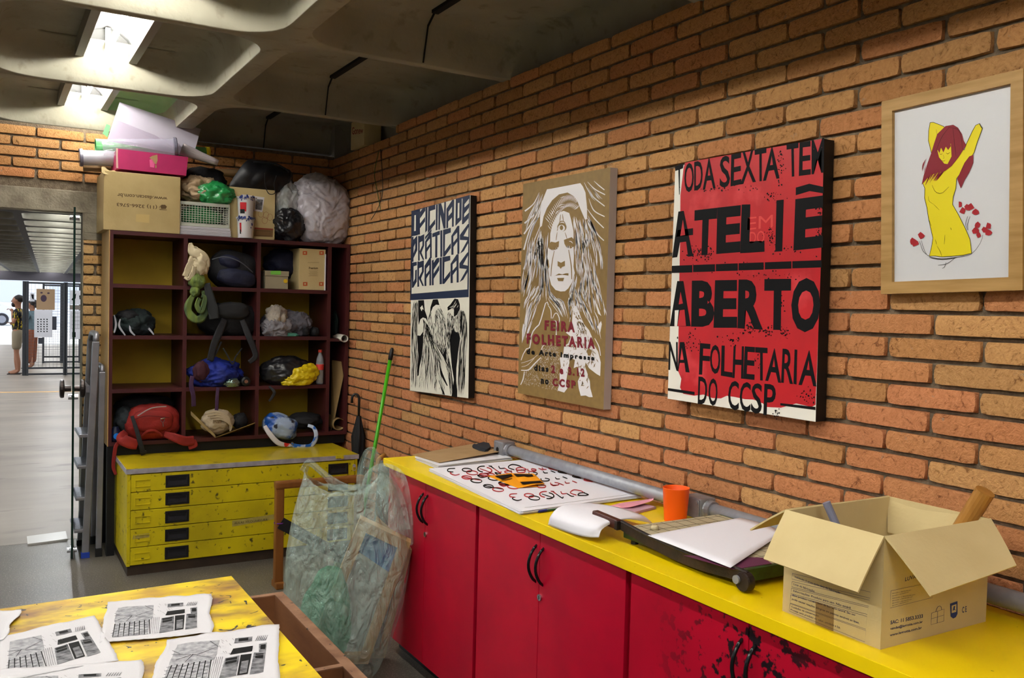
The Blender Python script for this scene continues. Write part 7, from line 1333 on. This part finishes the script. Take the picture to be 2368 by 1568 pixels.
linep = mat('orange_floor_paint', (206, 160, 96), .6); a, b = Z_(-60, 908, .003), Z_(260, 904, .003); m_ = MB(); m_.slab([a - Vector((0, .06, 0)), b - Vector((0, .06, 0)), b + Vector((0, .06, 0)), a + Vector((0, .06, 0))], (0, 0, -1), .001); tag(m_.build('trim_8', linep), kind='structure')
m_ = MB(); m_.box(-11.5, 5.5, 43.6, 44.2, 2.30, 3.0); tag(m_.build('trim_9', mat('dark_header', (60, 56, 60), .8)), kind='structure')
# facade, car outside
m_ = MB(); m_.box(-16, 10, 57, 58, 0, 9); fa = m_.build('building', mat('pale_facade', (232, 233, 236), .8), base=True); tag(fa, 'pale building facade across the street, washed out by daylight', 'building')
for i in range(6): m_ = MB(); m_.box(-11 + i * 3, -9.4 + i * 3, 56.96, 57, 1.2, 2.6); m_.build('window', mat('pale_window', (206, 210, 218), .3), fa)
cp = Z_(2, 752, -.02); car = thing('car', (-6.0, 51.0, -.02), 'white car parked outside beyond the far end of the hall', 'car'); wcar = mat('white_car_paint', (226, 228, 232), .25); tyre = mat('tyre', (50, 50, 54), .8); cgl = mat('car_glass', (150, 160, 172), .1)
_cw = Y_(4, 735, 50.2).x
def carx(x): return _cw - 3.35 + x
prof = [(0, .35), (0, .75), (.15, .92), (.9, 1.0), (1.35, 1.42), (2.9, 1.46), (3.5, 1.05), (4.1, .95), (4.2, .6), (4.2, .35)]
m_ = MB(); m_.prism([(carx(x), 50.2, z) for x, z in prof], (0, 1.65, 0)); m_.build('body', wcar, car)
m_ = MB(); m_.prism([(carx(x), 50.19, z) for x, z in ((1.05, 1.03), (1.42, 1.36), (2.82, 1.39), (3.3, 1.05))], (0, .01, 0)); m_.build('side_window', cgl, car)
for x in (.85, 3.35):
    m_ = MB(); m_.lathe([(.33, 50.16), (.33, 50.36)], (carx(x), 0, .31), 20, 'y'); w_ = m_.build('wheel', tyre, car); m_ = MB(); m_.lathe([(.20, 50.15), (.20, 50.17)], (carx(x), 0, .31), 16, 'y'); m_.build('hubcap', galv, w_)
# steel display panels
steel = mat('dark_steel_frame', (52, 54, 58), .5, metal=.3); wirem = mat('grid_wire', (84, 86, 92), .5, metal=.3)
def panel(x0, x1, Y, z0, z1, label, leg=True, ymid=None):
    t = thing('display_stand', ((x0 + x1) / 2, Y, 0), label, 'display stand')
    for x in (x0, x1): m_ = MB(); m_.box(x - .022, x + .022, Y - .02, Y + .02, 0, z1); m_.build('post', steel, t)
    for z in (z0, z0 + .12, z1 - .03): m_ = MB(); m_.box(x0, x1, Y - .015, Y + .015, z - .018, z + .018); m_.build('rail', steel, t)
    m_ = MB(); n = int((x1 - x0) / .06)
    for i in range(1, n): x = x0 + (x1 - x0) * i / n; m_.box(x - .0018, x + .0018, Y - .002, Y + .002, z0 + .12, z1 - .05)
    for i in range(1, int((z1 - z0 - .17) / .06)): z = z0 + .12 + i * .06; m_.box(x0, x1, Y - .002, Y + .002, z - .0018, z + .0018)
    m_.build('wire_grid', wirem, t); return t
YP = Z_(60, 869, 0).y; zt1 = Y_(60, 650, YP).z
pan = panel(Y_(63, 800, YP).x, Y_(149, 800, YP).x, YP, .03, zt1, 'left front steel display panel beside the two people, covered in prints')
panel(Y_(153, 800, YP).x, Y_(236, 800, YP).x, YP, .03, zt1, 'right front steel display panel half hidden by the brick jamb')
YQ = Z_(100, 840, 0).y; panel(Y_(100, 800, YQ).x, Y_(141, 800, YQ).x, YQ, .03, zt1, 'left display panel standing a few metres behind the front ones'); panel(Y_(146, 800, YQ).x, Y_(184, 800, YQ).x, YQ, .03, zt1, 'right display panel standing a few metres behind the front ones')
t = thing('display_stand', (Y_(56, 800, YP).x, YP + .1, 0), 'narrow dark upright seen edge-on between the man and the woman', 'display panel')
xq = Y_(56, 800, YP).x
for y in (YP + .03, YP + .16): m_ = MB(); m_.box(xq - .03, xq + .03, y - .02, y + .02, 0, zt1); m_.build('post', steel, t)
for z in (.03, zt1 - .02): m_ = MB(); m_.box(xq - .018, xq + .018, YP + .03, YP + .16, z - .018, z + .018); m_.build('rail', steel, t)
def sheet(px0, px1, py0, py1, m, label, Y=YP - .026, name='hanging_print'):
    a = Y_(px0, py1, Y); b = Y_(px1, py0, Y); m_ = MB(); m_.box(a.x, b.x, Y, Y + .004, a.z, b.z); o = m_.build(name, m, base=True); tag(o, label, 'print', 'prints on the display panels'); return o, Ink(Y - .0004, 0, 0, 1, ax=1)
hw_ = mat('hall_paper', (196, 196, 202), .8); hk = mat('hall_kraft', (146, 120, 92), .8)
o, k = sheet(84, 127, 669, 716, hk, 'square kraft print with a dark round picture on the front panel'); k.ell('k', 101, 690, 7, 8); k.ell('k', 96, 677, 3, 2); k.ell('k', 112, 678, 3, 2); k.done(o, dict(k='dark_picture'), dict(k=mat('plum_ink', (60, 44, 60), .7)))
o, k = sheet(79, 121, 717, 780, hw_, 'white print with rows of small black figures on the front panel', Y=YP - .034)
for i in range(4):
    for j in range(6): k.poly('k', [(86 + i * 7 + q[0], 737 + j * 5.6 + q[1]) for q in ((0, 0), (3.4, .4), (3.2, 2.6 + (i + j) % 2), (.6, 3))])
k.done(o, dict(k='small_figures'), dict(k=blackink))
o, k = sheet(121, 131, 732, 763, mat('dark_print', (44, 46, 54), .7), 'tall dark strip print right of the white one with figures'); o, k = sheet(162, 190, 672, 704, hw_, 'upper white print with a black angular picture on the right panel'); k.poly('k', [(165, 693), (176, 678), (175, 690), (170, 696)]); k.poly('k', [(183, 684), (188, 681), (188, 694), (184, 692)]); k.done(o, dict(k='black_picture'), dict(k=blackink))
o, k = sheet(161, 190, 706, 716, mat('taupe_print', (108, 100, 92), .8), 'narrow brownish print strip on the right panel'); o, k = sheet(161, 190, 718, 784, hw_, 'tall white print with a light grid on the right panel')
for i in range(5): k.stroke('g', [(166, 724 + i * 9), (184, 724 + i * 9)], .8); k.stroke('g', [(165 + i * 5, 720), (165 + i * 5, 760)], .8)
k.poly('k', [(167, 768), (175, 768), (175, 780), (167, 780)]); k.done(o, dict(g='grid_lines', k='dark_square'), dict(g=grey2, k=blackink)); o, k = sheet(69, 80, 678, 697, hw_, 'small white print with a dark figure above the woman'); k.poly('k', [(72, 681), (78, 681), (78, 693), (74, 690)]); k.done(o, dict(k='dark_figure'), dict(k=blackink)); o, k = sheet(88, 101, 781, 795, mat('dark_print', (44, 46, 54), .7), 'small dark print hanging below the white one with figures')
# people
def skinned(name, V, E, R, m, parent, sub=2):
    me = bpy.data.meshes.new(name); P = parent.location if parent else Vector((0, 0, 0))
    me.from_pydata([tuple(Vector(v) - Vector((0, 0, 0))) for v in V], E, []); o = link(name, me, m, parent); md = o.modifiers.new('skin', 'SKIN'); md.use_smooth_shade = True
    for i, r_ in enumerate(R): me.skin_vertices[0].data[i].radius = (r_, r_) if not isinstance(r_, tuple) else r_
    me.skin_vertices[0].data[0].use_root = True
    s_ = o.modifiers.new('sub', 'SUBSURF'); s_.levels = sub; s_.render_levels = sub; return o
skin = mat('skin_tone', (150, 104, 80), .6); hair = mat('dark_hair', (30, 24, 22), .7)
def person(px, py, top, face, label, shirt, bottom, bottom_z, arms, female=False):
    b = Z_(px, py, 0); H = Y_(px, top, b.y).z; t = empty('person', (b.x, b.y, 0), face, label, 'person'); s = H / 1.72
    def S(x, y, z): return (x * s, y * s, z * s)
    # local frame: facing +Y; x = right
    J = dict(pel=(0, 0, .93), wa=(0, .01, 1.08), ch=(0, .0, 1.27), nk=(0, -.01, 1.45), hb=(0, .015, 1.53), hd=(0, .03, 1.62))
    V = [S(*J[k]) for k in ('pel', 'wa', 'ch', 'nk', 'hb', 'hd')]; E = [(0, 1), (1, 2), (2, 3), (3, 4), (4, 5)]; R = [(.13 * s, .10 * s), (.115 * s, .09 * s), (.15 * s, .10 * s), (.052 * s, .052 * s), (.075 * s, .085 * s), (.078 * s, .092 * s)]
    def add(chain, frm):
        p = frm
        for (x, y, z, r_) in chain: V.append(S(x, y, z)); R.append(r_ * s); E.append((p, len(V) - 1)); p = len(V) - 1
    for sx, lg in ((-1, 0), (1, .06)): add([(sx * .09, 0, .86, .085), (sx * .10, .02 + lg * .3, .50, .055), (sx * .10, -.02 + lg, .28, .052), (sx * .10, -.03 + lg, .08, .036), (sx * .11, .06 + lg, .035, .036), (sx * .12, .14 + lg, .025, .028)], 0)
    for sx, (el, ha) in ((-1, arms[0]), (1, arms[1])): add([(sx * .18, 0, 1.38, .055), (sx * .5 * (el[0] + .19) + sx * .0, el[1] * .5, (1.38 + el[2]) / 2, .044), (sx * el[0], el[1], el[2], .038), (sx * ha[0], ha[1], ha[2], .034), (sx * (ha[0] - .02), ha[1] + .05, ha[2] + .02, .040)], 2)
    skinned('body', V, E, R, skin, t)
    for sx, (el, ha) in ((-1, arms[0]), (1, arms[1])):
        for f in range(5):
            m_ = MB(); q0 = Vector(S(sx * (ha[0] - .02), ha[1] + .045, ha[2] + .018)); dx = (f - 2) * .012 * s; m_.tube([q0 + Vector((dx, 0, 0)), q0 + Vector((dx * 1.2, .045 * s, .012 * s)), q0 + Vector((dx * 1.2, .065 * s, -.008 * s))], .0075 * s, 6)
            me = bpy.data.meshes.new('finger'); me.from_pydata(m_.v, [], m_.f); link('finger', me, skin, t, True)
    # shirt
    V2 = [S(0, 0, .90), S(0, .01, 1.10), S(0, 0, 1.28), S(0, -.005, 1.42)]; E2 = [(0, 1), (1, 2), (2, 3)]; R2 = [(.175 * s, .140 * s), (.150 * s, .120 * s), (.168 * s, .115 * s), (.08 * s, .07 * s)]
    for sx, (el, ha) in ((-1, arms[0]), (1, arms[1])):
        V2 += [S(sx * .18, 0, 1.385), S(sx * (.18 + (el[0] - .18) * .7), el[1] * .7, 1.385 + (el[2] - 1.385) * .7)]; R2 += [.072 * s, .062 * s]; n = len(V2); E2 += [(2, n - 2), (n - 2, n - 1)]
    skinned('shirt', V2, E2, R2, shirt, t)
    V3 = [S(0, 0, 1.06), S(0, 0, .90)]; E3 = [(0, 1)]; R3 = [(.142 * s, .112 * s), (.150 * s, .118 * s)]
    for sx, lg in ((-1, 0), (1, .06)): V3 += [S(sx * .085, .01, .80), S(sx * .10, .02 + lg * .3, bottom_z)]; R3 += [.105 * s, .095 * s if bottom_z > .3 else .085 * s]; n = len(V3); E3 += [(1, n - 2), (n - 2, n - 1)]
    skinned('trousers', V3, E3, R3, bottom, t)
    def sph(name, c, r_, m, seed=1, amp=.06):
        bm = bmesh.new(); bmesh.ops.create_icosphere(bm, subdivisions=3, radius=1); 
        for v in bm.verts: f = 1 + amp * noise.noise(v.co * 2.5 + Vector((seed, 0, 0))); v.co = Vector(((c[0] + v.co.x * r_[0] * f) * s, (c[1] + v.co.y * r_[1] * f) * s, (c[2] + v.co.z * r_[2] * f) * s))
        me = bpy.data.meshes.new(name); bm.to_mesh(me); bm.free(); return link(name, me, m, t, True)
    sph('head', (0, .022, 1.605), (.078, .096, .118), skin, 2, .02)
    sph('hair', (0, -.018, 1.655), (.092, .104, .090), hair, 1, .12)
    if female: sph('hair_bun', (0, -.10, 1.60), (.06, .07, .07), hair, 3, .2)
    else: sph('beard', (0, .082, 1.53), (.056, .048, .062), hair, 5, .15)
    sph('nose', (0, .118, 1.60), (.012, .020, .018), skin, 2, 0)
    for sx in (-1, 1): sph('ear', (sx * .085, .02, 1.605), (.012, .022, .032), skin, 2, 0); sph('eye', (sx * .030, .106, 1.63), (.010, .008, .007), hair, 2, 0)
    for sx in (-1, 1): m_ = MB(); me = bpy.data.meshes.new('sandal'); m_.box(sx * .115 * s - .05 * s, sx * .115 * s + .05 * s, -.07 * s, .19 * s, 0, .018 * s, .004); me.from_pydata(m_.v, [], m_.f); link('sandal', me, mat('dark_sandal', (40, 30, 28), .7), t)
    return t
shirtm = mat('black_yellow_shirt', (22, 20, 28), .8, col2=(196, 170, 40), nscale=16, contrast=(.55, .58), stretch=(2, 2, .6))
person(41, 865, 684, radians(82), 'bearded person in a black and yellow shirt and beige shorts standing in the hall', shirtm, mat('beige_shorts', (128, 116, 96), .85), .52, (((.24, .06, 1.12), (.06, .10, 1.40)), ((.24, .02, 1.10), (.12, .12, 1.10))))
person(74, 852, 694, radians(60), 'person with dark hair bun, blue-grey top and rust trousers behind the display panel', mat('blue_grey_top', (84, 104, 112), .85), mat('rust_trousers', (112, 62, 40), .85), .12, (((.22, .08, 1.14), (.08, .20, 1.30)), ((.22, .05, 1.12), (.10, .20, 1.20))), female=True)
